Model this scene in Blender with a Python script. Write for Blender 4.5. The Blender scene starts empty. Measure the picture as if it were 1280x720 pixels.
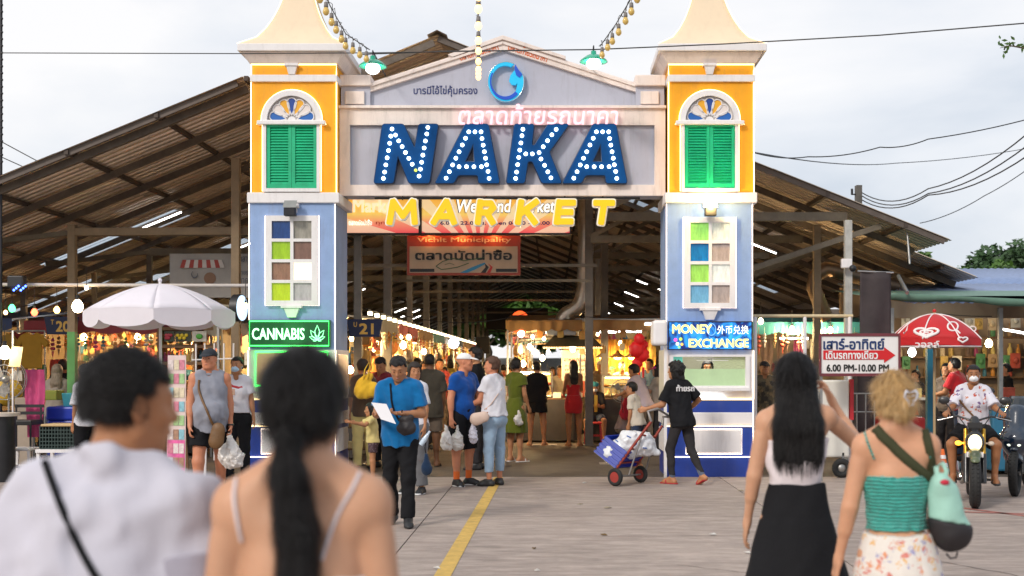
import bpy,bmesh,math,random
import numpy as np
from mathutils import Vector,Matrix,Euler
PI=math.pi
random.seed(7)
C=bpy.context
SC=C.scene
COL=SC.collection
# camera (level, eye height, shifted frame)
FPX,CX,CY,CAMH=1500.0,690.0,457.0,1.6
cam_data=bpy.data.cameras.new('camera');cam=bpy.data.objects.new('camera',cam_data)
COL.objects.link(cam);SC.camera=cam
cam.location=(0,0,CAMH);cam.rotation_euler=(PI/2,0,0)
cam_data.sensor_width=36;cam_data.lens=FPX*36/1280
cam_data.shift_x=-(CX-640)/1280;cam_data.shift_y=(CY-360)/1280
cam_data.clip_start=.05;cam_data.clip_end=3000
cam_data.dof.use_dof=True;cam_data.dof.focus_distance=16.3;cam_data.dof.aperture_fstop=2.5
# sky: pale broken cloud over an evening sky
SUN_EL,SUN_ROT=math.radians(33),math.radians(215)
W=bpy.data.worlds.new('World');SC.world=W;W.use_nodes=True
nt=W.node_tree;N=nt.nodes;L=nt.links
bg=N['Background'];out=N['World Output']
sky=N.new('ShaderNodeTexSky');sky.sky_type='NISHITA';sky.sun_disc=False
sky.sun_elevation=SUN_EL;sky.sun_rotation=SUN_ROT;sky.dust_density=2.5;sky.air_density=1.2
L.new(sky.outputs[0],bg.inputs[0]);bg.inputs[1].default_value=.1
tc=N.new('ShaderNodeTexCoord')
mp=N.new('ShaderNodeMapping');mp.inputs['Scale'].default_value=(1.6,1.6,4.2);mp.inputs['Location'].default_value=(.9,.2,.1)
L.new(tc.outputs['Generated'],mp.inputs[0])
n1=N.new('ShaderNodeTexNoise');n1 .inputs['Scale'].default_value=1.5;n1 .inputs['Detail'].default_value=7;n1 .inputs['Roughness'].default_value=.5;n1 .inputs['Distortion'].default_value=.2
L.new(mp.outputs[0],n1 .inputs['Vector'])
cr=N.new('ShaderNodeValToRGB');cr.color_ramp.elements[0].position=.36;cr.color_ramp.elements[0].color=(.60,.66,.75,1)
cr.color_ramp.elements[1].position=.62;cr.color_ramp.elements[1].color=(.95,.94,.945,1)
e=cr.color_ramp.elements.new(.49);e.color=(.80,.825,.875,1)
sx=N.new('ShaderNodeSeparateXYZ');L.new(tc.outputs['Generated'],sx.inputs[0])
mr_=N.new('ShaderNodeMapRange');mr_.inputs[1].default_value=-.1;mr_.inputs[2].default_value=.8;mr_.inputs[3].default_value=.07;mr_.inputs[4].default_value=-.24;L.new(sx.outputs[0],mr_.inputs[0])
ad_=N.new('ShaderNodeMath');L.new(n1 .outputs['Fac'],ad_.inputs[0]);L.new(mr_.outputs[0],ad_.inputs[1]);L.new(ad_.outputs[0],cr.inputs[0])
bg2=N.new('ShaderNodeBackground');L.new(cr.outputs[0],bg2 .inputs[0]);bg2 .inputs[1].default_value=.82
ms=N.new('ShaderNodeMixShader');ms.inputs[0].default_value=.93
L.new(bg.outputs[0],ms.inputs[1]);L.new(bg2 .outputs[0],ms.inputs[2]);L.new(ms.outputs[0],out.inputs[0])
sun_data=bpy.data.lights.new('sun','SUN');sun=bpy.data.objects.new('sun',sun_data);COL.objects.link(sun)
sun_data.energy=1.5;sun_data.angle=math.radians(10);sun_data.color=(1,.93,.84)
sd=Vector((math.sin(SUN_ROT)*math.cos(SUN_EL),math.cos(SUN_ROT)*math.cos(SUN_EL),math.sin(SUN_EL)))
sun.rotation_euler=sd.to_track_quat('Z','Y').to_euler()
SC.view_settings.view_transform='Standard';SC.view_settings.look='None'
SC.view_settings.exposure=.42;SC.view_settings.gamma=1.0
SC.cycles.max_bounces=6;SC.cycles.diffuse_bounces=3;SC.cycles.glossy_bounces=3;SC.cycles.transmission_bounces=4
SC.cycles.transparent_max_bounces=8;SC.cycles.sample_clamp_indirect=4;SC.cycles.use_denoising=True
SC.cycles.caustics_reflective=False;SC.cycles.caustics_refractive=False
# helpers
def PX(px,Y):return(px-CX)*Y/FPX
def PZ(py,Y):return CAMH-(py-CY)*Y/FPX
def P3(px,py,Y):return(PX(px,Y),Y,PZ(py,Y))
def link(o,parent=None):
 COL.objects.link(o)
 if parent is not None:o.parent=parent
 return o
def root_loc(o):
 v=Vector((0,0,0))
 while o is not None:
  v=v+Vector(o.location);o=o.parent
 return v
def thing(name,label,cat,loc=(0,0,0),group=None,kind=None):
 o=bpy.data.objects.new(name,None)
 o.empty_display_size=.1
 o.location=loc
 COL.objects.link(o)
 o['label']=label;o['category']=cat
 if group:o['group']=group
 if kind:o['kind']=kind
 return o
def tag(o,label,cat,group=None,kind=None):
 o['label']=label;o['category']=cat
 if group:o['group']=group
 if kind:o['kind']=kind
 return o
def dup(root,loc=None,rotz=None,label=None,group=None,scale=None):
 r=root.copy();COL.objects.link(r)
 if loc is not None:r.location=loc
 if rotz is not None:r.rotation_euler=(0,0,rotz)
 if scale is not None:r.scale=(scale,)*3
 if label:r['label']=label
 if group:r['group']=group
 for ch in list(KIDS.get(root.name,[])):
  c=ch.copy();COL.objects.link(c);c.parent=r
  KIDS.setdefault(r.name,[]).append(c)
  for g in KIDS.get(ch.name,[]):
   d=g.copy();COL.objects.link(d);d.parent=c
   KIDS.setdefault(c.name,[]).append(d)
 return r
KIDS={}
def newobj(name,me,mat=None,parent=None,world=True):
 """link one mesh; coordinates are world ones and are made local to the parent"""
 o=bpy.data.objects.new(name,me)
 if mat is not None and len(me.materials)==0:
  for m in(mat if isinstance(mat,(list,tuple))else[mat]):me.materials.append(m)
 COL.objects.link(o)
 if parent is not None:
  o.parent=parent
  KIDS.setdefault(parent.name,[]).append(o)
  if world:
   v=root_loc(parent)
   if v.length>0:me.transform(Matrix.Translation(-v))
 return o
class MB:
 """collects geometry, builds ONE mesh"""
 def __init__(s):s.v=[];s.f=[];s.sm=[];s.mi=[];s.cur=0
 def _add(s,vs,fs,smooth=False):
  n=len(s.v);s.v+=[tuple(v)for v in vs]
  s.f+=[tuple(i+n for i in f)for f in fs]
  s.sm+=[smooth]*len(fs);s.mi+=[s.cur]*len(fs)
  return s
 def box(s,x0,x1,y0,y1,z0,z1):
  vs=[(x,y,z)for z in(z0,z1)for y in(y0,y1)for x in(x0,x1)]
  return s._add(vs,[(0,2,3,1),(4,5,7,6),(0,1,5,4),(2,6,7,3),(0,4,6,2),(1,3,7,5)])
 def frustum(s,b0,b1,z0,z1):
  (ax0,ax1,ay0,ay1),(bx0,bx1,by0,by1)=b0,b1
  vs=[(ax0,ay0,z0),(ax1,ay0,z0),(ax0,ay1,z0),(ax1,ay1,z0),(bx0,by0,z1),(bx1,by0,z1),(bx0,by1,z1),(bx1,by1,z1)]
  return s._add(vs,[(0,2,3,1),(4,5,7,6),(0,1,5,4),(2,6,7,3),(0,4,6,2),(1,3,7,5)])
 def beam(s,a,b,w,h=None,up=(0,0,1)):
  h=h or w
  a=Vector(a);b=Vector(b);d=(b-a).normalized();u=Vector(up)
  if abs(d.dot(u))>.98:u=Vector((0,1,0))
  r=d.cross(u).normalized();u=r.cross(d).normalized()
  vs=[]
  for p in(a,b):
   for i,j in((-1,-1),(1,-1),(1,1),(-1,1)):vs.append(p+r*(i*w/2)+u*(j*h/2))
  return s._add(vs,[(3,2,1,0),(4,5,6,7),(0,1,5,4),(1,2,6,5),(2,3,7,6),(3,0,4,7)])
 def tube(s,pts,r,n=8,cap=True,smooth=True,closed=False):
  pts=[Vector(p)for p in pts];m=len(pts)
  rs=r if isinstance(r,(list,tuple))else[r]*m
  vs=[];fs=[];prev=None
  for i,p in enumerate(pts):
   a=pts[(i-1)%m]if(i>0 or closed)else p
   b=pts[(i+1)%m]if(i<m-1 or closed)else p
   d=(b-a)
   d=d.normalized()if d.length>1e-9 else Vector((0,0,1))
   if prev is None:
    u=Vector((0,0,1))if abs(d.z)<.9 else Vector((1,0,0))
    u=(u-d*u.dot(d)).normalized()
   else:
    u=prev-d*prev.dot(d)
    u=u.normalized()if u.length>1e-6 else Vector((1,0,0))
   prev=u;w=d.cross(u)
   for k in range(n):
    t=2*PI*k/n
    vs.append(p+(u*math.cos(t)+w*math.sin(t))*rs[i])
  for i in range(m if closed else m-1):
   for k in range(n):
    j=(i+1)%m
    fs.append((i*n+k,i*n+(k+1)%n,j*n+(k+1)%n,j*n+k))
  s._add(vs,fs,smooth)
  if cap and not closed:
   s._add([vs[k]for k in range(n)],[tuple(reversed(range(n)))])
   s._add([vs[(m-1)*n+k]for k in range(n)],[tuple(range(n))])
  return s
 def cyl(s,c,r,z0,z1,n=16,r2=None):
  return s.tube([(c[0],c[1],z0),(c[0],c[1],z1)],[r,r if r2 is None else r2],n,smooth=n>6)
 def lathe(s,prof,c=(0,0,0),n=20,a0=0,a1=2*PI,smooth=True):
  full=abs(a1-a0-2*PI)<1e-6
  vs=[];m=len(prof);cols=n if full else n+1
  for k in range(cols):
   t=a0+(a1-a0)*k/n
   for(r,z)in prof:vs.append((c[0]+r*math.cos(t),c[1]+r*math.sin(t),c[2]+z))
  fs=[]
  for k in range(n):
   k2=(k+1)%cols
   for i in range(m-1):fs.append((k*m+i,k2*m+i,k2*m+i+1,k*m+i+1))
  return s._add(vs,fs,smooth)
 def ball(s,c,r,n=10,m=6):
  r=r if isinstance(r,(list,tuple))else(r,r,r)
  vs=[(c[0],c[1],c[2]-r[2])]
  for i in range(1,m):
   a=-PI/2+PI*i/m
   for k in range(n):
    t=2*PI*k/n
    vs.append((c[0]+r[0]*math.cos(a)*math.cos(t),c[1]+r[1]*math.cos(a)*math.sin(t),c[2]+r[2]*math.sin(a)))
  vs.append((c[0],c[1],c[2]+r[2]));top=len(vs)-1
  fs=[(0,1+(k+1)%n,1+k)for k in range(n)]
  for i in range(m-2):
   for k in range(n):
    a=1+i*n+k;b=1+i*n+(k+1)%n
    fs.append((a,b,b+n,a+n))
  fs+=[(1+(m-2)*n+k,1+(m-2)*n+(k+1)%n,top)for k in range(n)]
  return s._add(vs,fs,True)
 def grid(s,fn,nu,nv,smooth=True):
  vs=[fn(i/nu,j/nv)for j in range(nv+1)for i in range(nu+1)]
  fs=[(j*(nu+1)+i,j*(nu+1)+i+1,(j+1)*(nu+1)+i+1,(j+1)*(nu+1)+i)for j in range(nv)for i in range(nu)]
  return s._add(vs,fs,smooth)
 def quad(s,a,b,c,d):return s._add([a,b,c,d],[(0,1,2,3)])
 def prism(s,poly,y0,y1):
  """polygon [(x,z)] facing -Y, from y0 (front) to y1"""
  n=len(poly)
  ar=sum(poly[i][0]*poly[(i+1)%n][1]-poly[(i+1)%n][0]*poly[i][1]for i in range(n))
  if ar<0:poly=poly[::-1]
  vs=[(x,y0,z)for x,z in poly]+[(x,y1,z)for x,z in poly]
  fs=[tuple(range(n)),tuple(reversed(range(n,2*n)))]+[((i+1)%n,i,i+n,(i+1)%n+n)for i in range(n)]
  return s._add(vs,fs)
 def xf(s,M,i0=0):
  for i in range(i0,len(s.v)):s.v[i]=tuple(M@Vector(s.v[i]))
  return s
 def build(s,name,mat=None,parent=None,bevel=0,world=True):
  me=bpy.data.meshes.new(name)
  me.from_pydata(s.v,[],s.f)
  me.polygons.foreach_set('use_smooth',s.sm)
  if isinstance(mat,(list,tuple)):
   for m in mat:me.materials.append(m)
   me.polygons.foreach_set('material_index',s.mi)
  me.validate();me.update()
  o=newobj(name,me,mat,parent,world)
  if bevel:
   b=o.modifiers.new('Bevel','BEVEL');b.width=bevel;b.segments=2;b.limit_method='ANGLE'
  return o
def mesh_from_curve(cu,M=None):
 o=bpy.data.objects.new('tmp',cu);COL.objects.link(o)
 dg=bpy.context.evaluated_depsgraph_get()
 me=bpy.data.meshes.new_from_object(o.evaluated_get(dg))
 bpy.data.objects.remove(o);bpy.data.curves.remove(cu)
 if M is not None:me.transform(M)
 return me
RXZ=Matrix.Rotation(PI/2,4,'X')
def shape2d(name,polys,y,depth,mat,parent=None,bevel=0):
 """flat filled outline(s) with holes, [(x,z)] in world, front face at y-depth"""
 cu=bpy.data.curves.new('s','CURVE');cu.dimensions='2D';cu.fill_mode='BOTH'
 cu.extrude=depth/2;cu.bevel_depth=bevel;cu.bevel_resolution=2
 if bevel:cu.extrude=max(depth/2-bevel,.0005)
 for poly in polys:
  sp=cu.splines.new('POLY');sp.points.add(len(poly)-1)
  for p,(x,z)in zip(sp.points,poly):p.co=(x,z,0,1)
  sp.use_cyclic_u=True
 me=mesh_from_curve(cu,Matrix.Translation((0,y-depth/2,0))@RXZ)
 me.name=name
 return newobj(name,me,mat,parent)
def text_mesh(body,size,extrude=.002,bold=0,shear=0,spacing=1,align='CENTER',offset=0):
 cu=bpy.data.curves.new('t','FONT')
 cu.body=body;cu.size=size;cu.extrude=extrude;cu.align_x=align;cu.align_y='CENTER'
 cu.shear=shear;cu.space_character=spacing;cu.resolution_u=3;cu.offset=offset
 me=mesh_from_curve(cu)
 if bold:
  bm=bmesh.new();bm.from_mesh(me)
  base=list(bm.verts)+list(bm.edges)+list(bm.faces)
  for k,(dx,dy)in enumerate(((bold,0),(0,bold),(bold,bold),(bold/2,bold/2))):
   g=bmesh.ops.duplicate(bm,geom=base)
   vv=[x for x in g['geom']if isinstance(x,bmesh.types.BMVert)]
   bmesh.ops.translate(bm,verts=vv,vec=(dx,dy,.0003*(k+1)))
  bm.to_mesh(me);bm.free()
 return me
def text(name,body,x0,x1,zmid,y,mat,parent=None,h=None,bold=.0,extrude=.002,shear=0,rot=0,spacing=1,stretch=None,facing=0):
 """one line of lettering fitted between x0 and x1 (world), centred at zmid, facing -Y"""
 me=text_mesh(body,1.0,0.001,0,shear,spacing)
 xs=[v.co.x for v in me.vertices];ys=[v.co.y for v in me.vertices]
 w=max(xs)-min(xs);hh=max(ys)-min(ys)
 sx=(x1-x0)/w;sy=(h/hh)if h else sx
 if bold:
  bpy.data.meshes.remove(me)
  me=text_mesh(body,1.0,0.001,bold,shear,spacing)
  xs=[v.co.x for v in me.vertices];ys=[v.co.y for v in me.vertices]
  w=max(xs)-min(xs);hh=max(ys)-min(ys);sx=(x1-x0)/w;sy=(h/hh)if h else sx
 cx=(max(xs)+min(xs))/2;cy=(max(ys)+min(ys))/2
 sz=extrude/.001
 M=Matrix.Translation(((x0+x1)/2,y,zmid))@Matrix.Rotation(facing,4,'Z')@Matrix.Rotation(-rot,4,'Y')@RXZ@Matrix.Diagonal((sx,sy,sz,1))@Matrix.Translation((-cx,-cy,0))
 me.transform(M);me.name=name
 return newobj(name,me,mat,parent)
MATS={}
def mat(name,col,rough=.7,metal=0,var=.12,vs=6,bump=0,bs=40,emit=0,ecol=None,alpha=1,trans=0,rnd=0,stretch=None,spec=.5,sss=0,coat=0,dirt=0,sheen=0):
 if name in MATS:return MATS[name]
 m=bpy.data.materials.new(name);m.use_nodes=True;MATS[name]=m
 nt=m.node_tree;N=nt.nodes;L=nt.links;b=N['Principled BSDF']
 c4=(*col,1)if len(col)==3 else col
 b.inputs['Base Color'].default_value=c4
 b.inputs['Roughness'].default_value=rough;b.inputs['Metallic'].default_value=metal
 b.inputs['Specular IOR Level'].default_value=spec
 if coat:b.inputs['Coat Weight'].default_value=coat;b.inputs['Coat Roughness'].default_value=.08
 if sheen:b.inputs['Sheen Weight'].default_value=sheen
 if sss:
  b.inputs['Subsurface Weight'].default_value=sss;b.inputs['Subsurface Scale'].default_value=.02
  b.inputs['Subsurface Radius'].default_value=(1,.35,.2)
 if trans:b.inputs['Transmission Weight'].default_value=trans
 if alpha<1:b.inputs['Alpha'].default_value=alpha
 if emit:
  b.inputs['Emission Color'].default_value=(*(ecol or col),1);b.inputs['Emission Strength'].default_value=emit
 if var or bump or rnd or dirt:
  tc=N.new('ShaderNodeTexCoord');src=tc.outputs['Object']
  if stretch:
   mp=N.new('ShaderNodeMapping');mp.inputs['Scale'].default_value=stretch
   L.new(src,mp.inputs['Vector']);src=mp.outputs['Vector']
 last=None
 if var:
  n=N.new('ShaderNodeTexNoise');n.inputs['Scale'].default_value=vs;n.inputs['Detail'].default_value=6
  n.inputs['Roughness'].default_value=.65
  L.new(src,n.inputs['Vector'])
  mr=N.new('ShaderNodeMapRange');mr.inputs[1].default_value=.3;mr.inputs[2].default_value=.7
  mr.inputs[3].default_value=1-var;mr.inputs[4].default_value=1+var*.6
  L.new(n.outputs['Fac'],mr.inputs[0]);last=mr.outputs[0]
 if rnd:
  oi=N.new('ShaderNodeObjectInfo');mr2=N.new('ShaderNodeMapRange')
  mr2 .inputs[3].default_value=1-rnd;mr2 .inputs[4].default_value=1+rnd*.7
  L.new(oi.outputs['Random'],mr2 .inputs[0])
  if last is None:last=mr2 .outputs[0]
  else:
   mu=N.new('ShaderNodeMath');mu.operation='MULTIPLY';L.new(last,mu.inputs[0]);L.new(mr2 .outputs[0],mu.inputs[1]);last=mu.outputs[0]
 csrc=None
 if last is not None:
  vm=N.new('ShaderNodeVectorMath');vm.operation='SCALE';vm.inputs[0].default_value=c4[:3]
  L.new(last,vm.inputs['Scale']);L.new(vm.outputs[0],b.inputs['Base Color']);csrc=vm.outputs[0]
 if dirt:
  n=N.new('ShaderNodeTexNoise');n.inputs['Scale'].default_value=1.7;n.inputs['Detail'].default_value=10;n.inputs['Roughness'].default_value=.75
  mp=N.new('ShaderNodeMapping');mp.inputs['Scale'].default_value=(6,6,.8)
  L.new(tc.outputs['Object'],mp.inputs['Vector']);L.new(mp.outputs['Vector'],n.inputs['Vector'])
  mr=N.new('ShaderNodeMapRange');mr.inputs[1].default_value=.5;mr.inputs[2].default_value=.78;mr.inputs[4].default_value=dirt
  L.new(n.outputs['Fac'],mr.inputs[0])
  mx=N.new('ShaderNodeMix');mx.data_type='RGBA'
  mx.inputs[6].default_value=c4;mx.inputs[7].default_value=(.16,.13,.11,1)
  if csrc:L.new(csrc,mx.inputs[6])
  L.new(mr.outputs[0],mx.inputs[0]);L.new(mx.outputs[2],b.inputs['Base Color'])
 if bump:
  n=N.new('ShaderNodeTexNoise');n.inputs['Scale'].default_value=bs;n.inputs['Detail'].default_value=4
  L.new(src,n.inputs['Vector'])
  bp=N.new('ShaderNodeBump');bp.inputs['Strength'].default_value=min(1,bump);bp.inputs['Distance'].default_value=.01*max(1,bump)
  L.new(n.outputs['Fac'],bp.inputs['Height']);L.new(bp.outputs[0],b.inputs['Normal'])
 return m
def emis(name,col,strength):
 if name in MATS:return MATS[name]
 m=bpy.data.materials.new(name);m.use_nodes=True;MATS[name]=m
 b=m.node_tree.nodes['Principled BSDF']
 b.inputs['Base Color'].default_value=(*[min(1,c*.8)for c in col],1)
 b.inputs['Emission Color'].default_value=(*col,1);b.inputs['Emission Strength'].default_value=strength
 return m
def point_light(name,loc,watts,col=(1,.62,.3),r=.05,parent=None):
 l=bpy.data.lights.new(name,'POINT');l.energy=watts;l.color=col;l.shadow_soft_size=r
 o=bpy.data.objects.new(name,l);o.location=loc;COL.objects.link(o)
 if parent is not None:
  o.parent=parent;o.location=Vector(loc)-root_loc(parent)
 return o
class Field:
 def __init__(s,h):s.h=h;s.p=[];s.post=[]
 def cone(s,a,b,ra,rb,k=.02,fl=None,cap=0,op=1):
  """tapered capsule; fl=(axis, factor<1) squashes it along an axis; cap 1/2/3 flat at b / a / both"""
  a=np.array(a,float);b=np.array(b,float)
  m=max(ra,rb)+k+2*s.h
  lo=np.minimum(a,b)-m;hi=np.maximum(a,b)+m
  def ev(X,Y,Z,a=a,b=b):
   ab=b-a;L2=float(ab@ab)+1e-9
   px=X-a[0];py=Y-a[1];pz=Z-a[2]
   t=(px*ab[0]+py*ab[1]+pz*ab[2])/L2
   tc=np.clip(t,0,1)
   qx=px-tc*ab[0];qy=py-tc*ab[1];qz=pz-tc*ab[2]
   if fl is not None:
    ax,f=fl;g=(1/f-1)
    w=(qx*ax[0]+qy*ax[1]+qz*ax[2])*g
    qx=qx+w*ax[0];qy=qy+w*ax[1];qz=qz+w*ax[2]
   d=np.sqrt(qx*qx+qy*qy+qz*qz)-(ra+(rb-ra)*tc)
   L=math.sqrt(L2)
   if cap&1:d=np.maximum(d,(t-1)*L)
   if cap&2:d=np.maximum(d,-t*L)
   return d
  s.p.append((lo,hi,ev,k,op));return s
 def ell(s,c,r,k=.02,R=None,op=1):
  c=np.array(c,float);r=np.array(r,float)*np.ones(3)
  m=max(r)+k+2*s.h
  Rm=None if R is None else np.array(R,float)
  def ev(X,Y,Z):
   x=X-c[0];y=Y-c[1];z=Z-c[2]
   if Rm is not None:
    x,y,z=(Rm[0,0]*x+Rm[1,0]*y+Rm[2,0]*z,Rm[0,1]*x+Rm[1,1]*y+Rm[2,1]*z,Rm[0,2]*x+Rm[1,2]*y+Rm[2,2]*z)
   k0=np.sqrt((x/r[0])**2+(y/r[1])**2+(z/r[2])**2)
   k1=np.sqrt((x/r[0]**2)**2+(y/r[1]**2)**2+(z/r[2]**2)**2)+1e-6
   return k0*(k0-1)/k1
  s.p.append((c-m,c+m,ev,k,op));return s
 def loft(s,rings,k=.02,pleat=0,npl=9,ph=0,op=1):
  """rings [(x,y,z,rx,ry)] ascending in z: elliptical column, flat ends"""
  zs=np.array([q[2]for q in rings]);A=np.array(rings,float)
  rm=max(A[:,3].max(),A[:,4].max())*(1+pleat)
  lo=np.array([A[:,0].min()-rm-.03,A[:,1].min()-rm-.03,zs[0]-.03]);hi=np.array([A[:,0].max()+rm+.03,A[:,1].max()+rm+.03,zs[-1]+.03])
  def ev(X,Y,Z):
   zz=Z.ravel();f=lambda i:np.interp(zz,zs,A[:,i]).reshape(Z.shape)
   x=X-f(0);y=Y-f(1);rx=f(3);ry=f(4)
   q=np.sqrt((x/rx)**2+(y/ry)**2)
   if pleat:
    th=np.arctan2(y/ry,x/rx)
    w=np.clip((zs[-1]-Z)/(zs[-1]-zs[0]),0,1)**.7
    q=q/(1+pleat*w*(np.sin(npl*th+ph)*.6+.4*np.sin((npl*2-3)*th+2*ph+3*Z)))
   d=(q-1)*np.minimum(rx,ry)
   return np.maximum(d,np.maximum(zs[0]-Z,Z-zs[-1]))
  s.p.append((lo,hi,ev,k,op));return s
 def cut(s,pt,n):
  """remove everything on the side the normal points to"""
  pt=np.array(pt,float);n=np.array(n,float);n=n/np.linalg.norm(n)
  s.post.append(lambda F,X,Y,Z:np.maximum(F,(X-pt[0])*n[0]+(Y-pt[1])*n[1]+(Z-pt[2])*n[2]));return s
 def cutz(s,z):return s.cut((0,0,z),(0,0,-1))
 def noise(s,amp,fr,seed=0,st=(1,1,1)):
  rs=np.random.RandomState(seed)
  W=[(rs.normal(size=3)*fr*np.array(st),rs.uniform(0,6.28))for _ in range(6)]
  def fn(F,X,Y,Z):
   o=0
   for w,ph in W:o=o+np.sin(X*w[0]+Y*w[1]+Z*w[2]+ph+1.3*np.sin((X*w[1]+Z*w[0]-Y*w[2])*.6))
   return F+amp*o/2.4
  s.post.append(fn);return s
 def mesh(s,name,scale=1.0):
  pos=[q for q in s.p if q[4]==1]
  lo=np.min([q[0]for q in pos],0);hi=np.max([q[1]for q in pos],0);h=s.h
  n=np.ceil((hi-lo)/h).astype(int)+3
  ax=[(lo[i]+h*(np.arange(n[i])-1)).astype(np.float32)for i in range(3)]
  F=np.full(tuple(n),.15,np.float32)
  for(l,u,ev,k,op)in s.p:
   sl=[]
   for i in range(3):
    a=int(np.searchsorted(ax[i],l[i]));b=int(np.searchsorted(ax[i],u[i]))
    sl.append(slice(max(a-1,0),min(b+1,n[i])))
   if any(q.stop<=q.start for q in sl):continue
   X=ax[0][sl[0]][:,None,None];Y=ax[1][sl[1]][None,:,None];Z=ax[2][sl[2]][None,None,:]
   d=ev(X,Y,Z).astype(np.float32);g=F[tuple(sl)]
   d=np.broadcast_to(d,g.shape)
   if op==1:
    q=np.maximum(k-np.abs(g-d),0)/k if k>0 else 0
    F[tuple(sl)]=np.minimum(g,d)-q*q*k*.25
   elif op==-1:
    d=-d;q=np.maximum(k-np.abs(g-d),0)/k if k>0 else 0
    F[tuple(sl)]=np.maximum(g,d)+q*q*k*.25
   else:F[tuple(sl)]=np.maximum(g,d)
  if s.post:
   X=ax[0][:,None,None];Y=ax[1][None,:,None];Z=ax[2][None,None,:]
   for fn in s.post:F=fn(F,X,Y,Z).astype(np.float32)
  F[0]=F[-1]=.1;F[:,0]=F[:,-1]=.1;F[:,:,0]=F[:,:,-1]=.1
  V,Q=surface_nets(F)
  V=(V-1)*h+lo
  V*=scale
  me=bpy.data.meshes.new(name)
  me.vertices.add(len(V));me.vertices.foreach_set('co',V.astype(np.float32).ravel())
  me.loops.add(len(Q)*4);me.loops.foreach_set('vertex_index',Q.astype(np.int32).ravel())
  me.polygons.add(len(Q));me.polygons.foreach_set('loop_start',np.arange(0,len(Q)*4,4,dtype=np.int32))
  me.polygons.foreach_set('use_smooth',np.ones(len(Q),bool))
  me.update(calc_edges=True)
  return me
def surface_nets(F):
 S=F<0
 c=np.zeros(tuple(np.array(F.shape)-1),np.int8)
 sh=F.shape
 for i in(0,1):
  for j in(0,1):
   for k in(0,1):c+=S[i:sh[0]-1+i,j:sh[1]-1+j,k:sh[2]-1+k]
 act=(c>0)&(c<8)
 I,J,K=np.nonzero(act)
 idx=np.full(act.shape,-1,np.int64);idx[I,J,K]=np.arange(len(I))
 pos=np.zeros((len(I),3));cnt=np.zeros(len(I))
 cor=[(i,j,k)for i in(0,1)for j in(0,1)for k in(0,1)]
 val={q:F[I+q[0],J+q[1],K+q[2]]for q in cor}
 for a in cor:
  for d in range(3):
   if a[d]:continue
   b=list(a);b[d]=1;b=tuple(b)
   fa,fb=val[a],val[b];m=(fa<0)!=(fb<0)
   t=fa[m]/(fa[m]-fb[m])
   p=np.tile(np.array(a,float),(m.sum(),1));p[:,d]=t
   pos[m]+=p;cnt[m]+=1
 V=pos/cnt[:,None]+np.stack([I,J,K],1)
 Q=[]
 for d in range(3):
  e,f=(d+1)%3,(d+2)%3
  s0=[slice(1,None)]*3;s1=[slice(1,None)]*3
  s0[d]=slice(0,-1);s1[d]=slice(1,None)
  A=S[tuple(s0)];B=S[tuple(s1)]
  for flip,M in((False,A&~B),(True,~A&B)):
   ii=np.stack(np.nonzero(M),1)
   o=np.ones(3,int);o[d]=0
   ii=ii+o
   de=np.zeros(3,int);de[e]=1;df=np.zeros(3,int);df[f]=1
   def g(q):
    q=np.minimum(q,np.array(idx.shape)-1);return idx[q[:,0],q[:,1],q[:,2]]
   q4=[g(ii-de-df),g(ii-df),g(ii),g(ii-de)]
   q4=np.stack(q4 if not flip else q4[::-1],1)
   Q.append(q4[(q4>=0).all(1)])
 return V,np.concatenate(Q)
def nrm(v):
 v=np.array(v,float);return v/(np.linalg.norm(v)+1e-9)
def rotm(ax,deg):
 return np.array(Matrix.Rotation(math.radians(deg),3,ax))
SKIN=dict(thai=(.45,.205,.10),fair=(.62,.32,.19),pale=(.62,.36,.24),tan=(.34,.145,.065),red=(.58,.235,.13),dark=(.24,.11,.055),light=(.60,.325,.20))
def skin_mat(k):return mat('skin_'+k,SKIN[k],.5,var=.13,vs=7,bump=.12,bs=300,sss=.12,spec=.35)
def hair_mat(name,col):
 return mat('hair_'+name,col,.42,var=.45,vs=9,bump=.7,bs=55,stretch=(6,6,.5),spec=.32)
HAIRC=dict(black=(.012,.010,.010),dark=(.022,.014,.010),brown=(.075,.032,.016),blonde=(.62,.38,.15))
def cloth(name,col,**k):
 k.setdefault('rough',.88);k.setdefault('var',.10);k.setdefault('vs',5);k.setdefault('bump',.35);k.setdefault('bs',26);k.setdefault('spec',.15);k.setdefault('sheen',.25 if max(col)>.06 else 0)
 return mat('cloth_'+name,col,**k)
class Skel:pass
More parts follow.
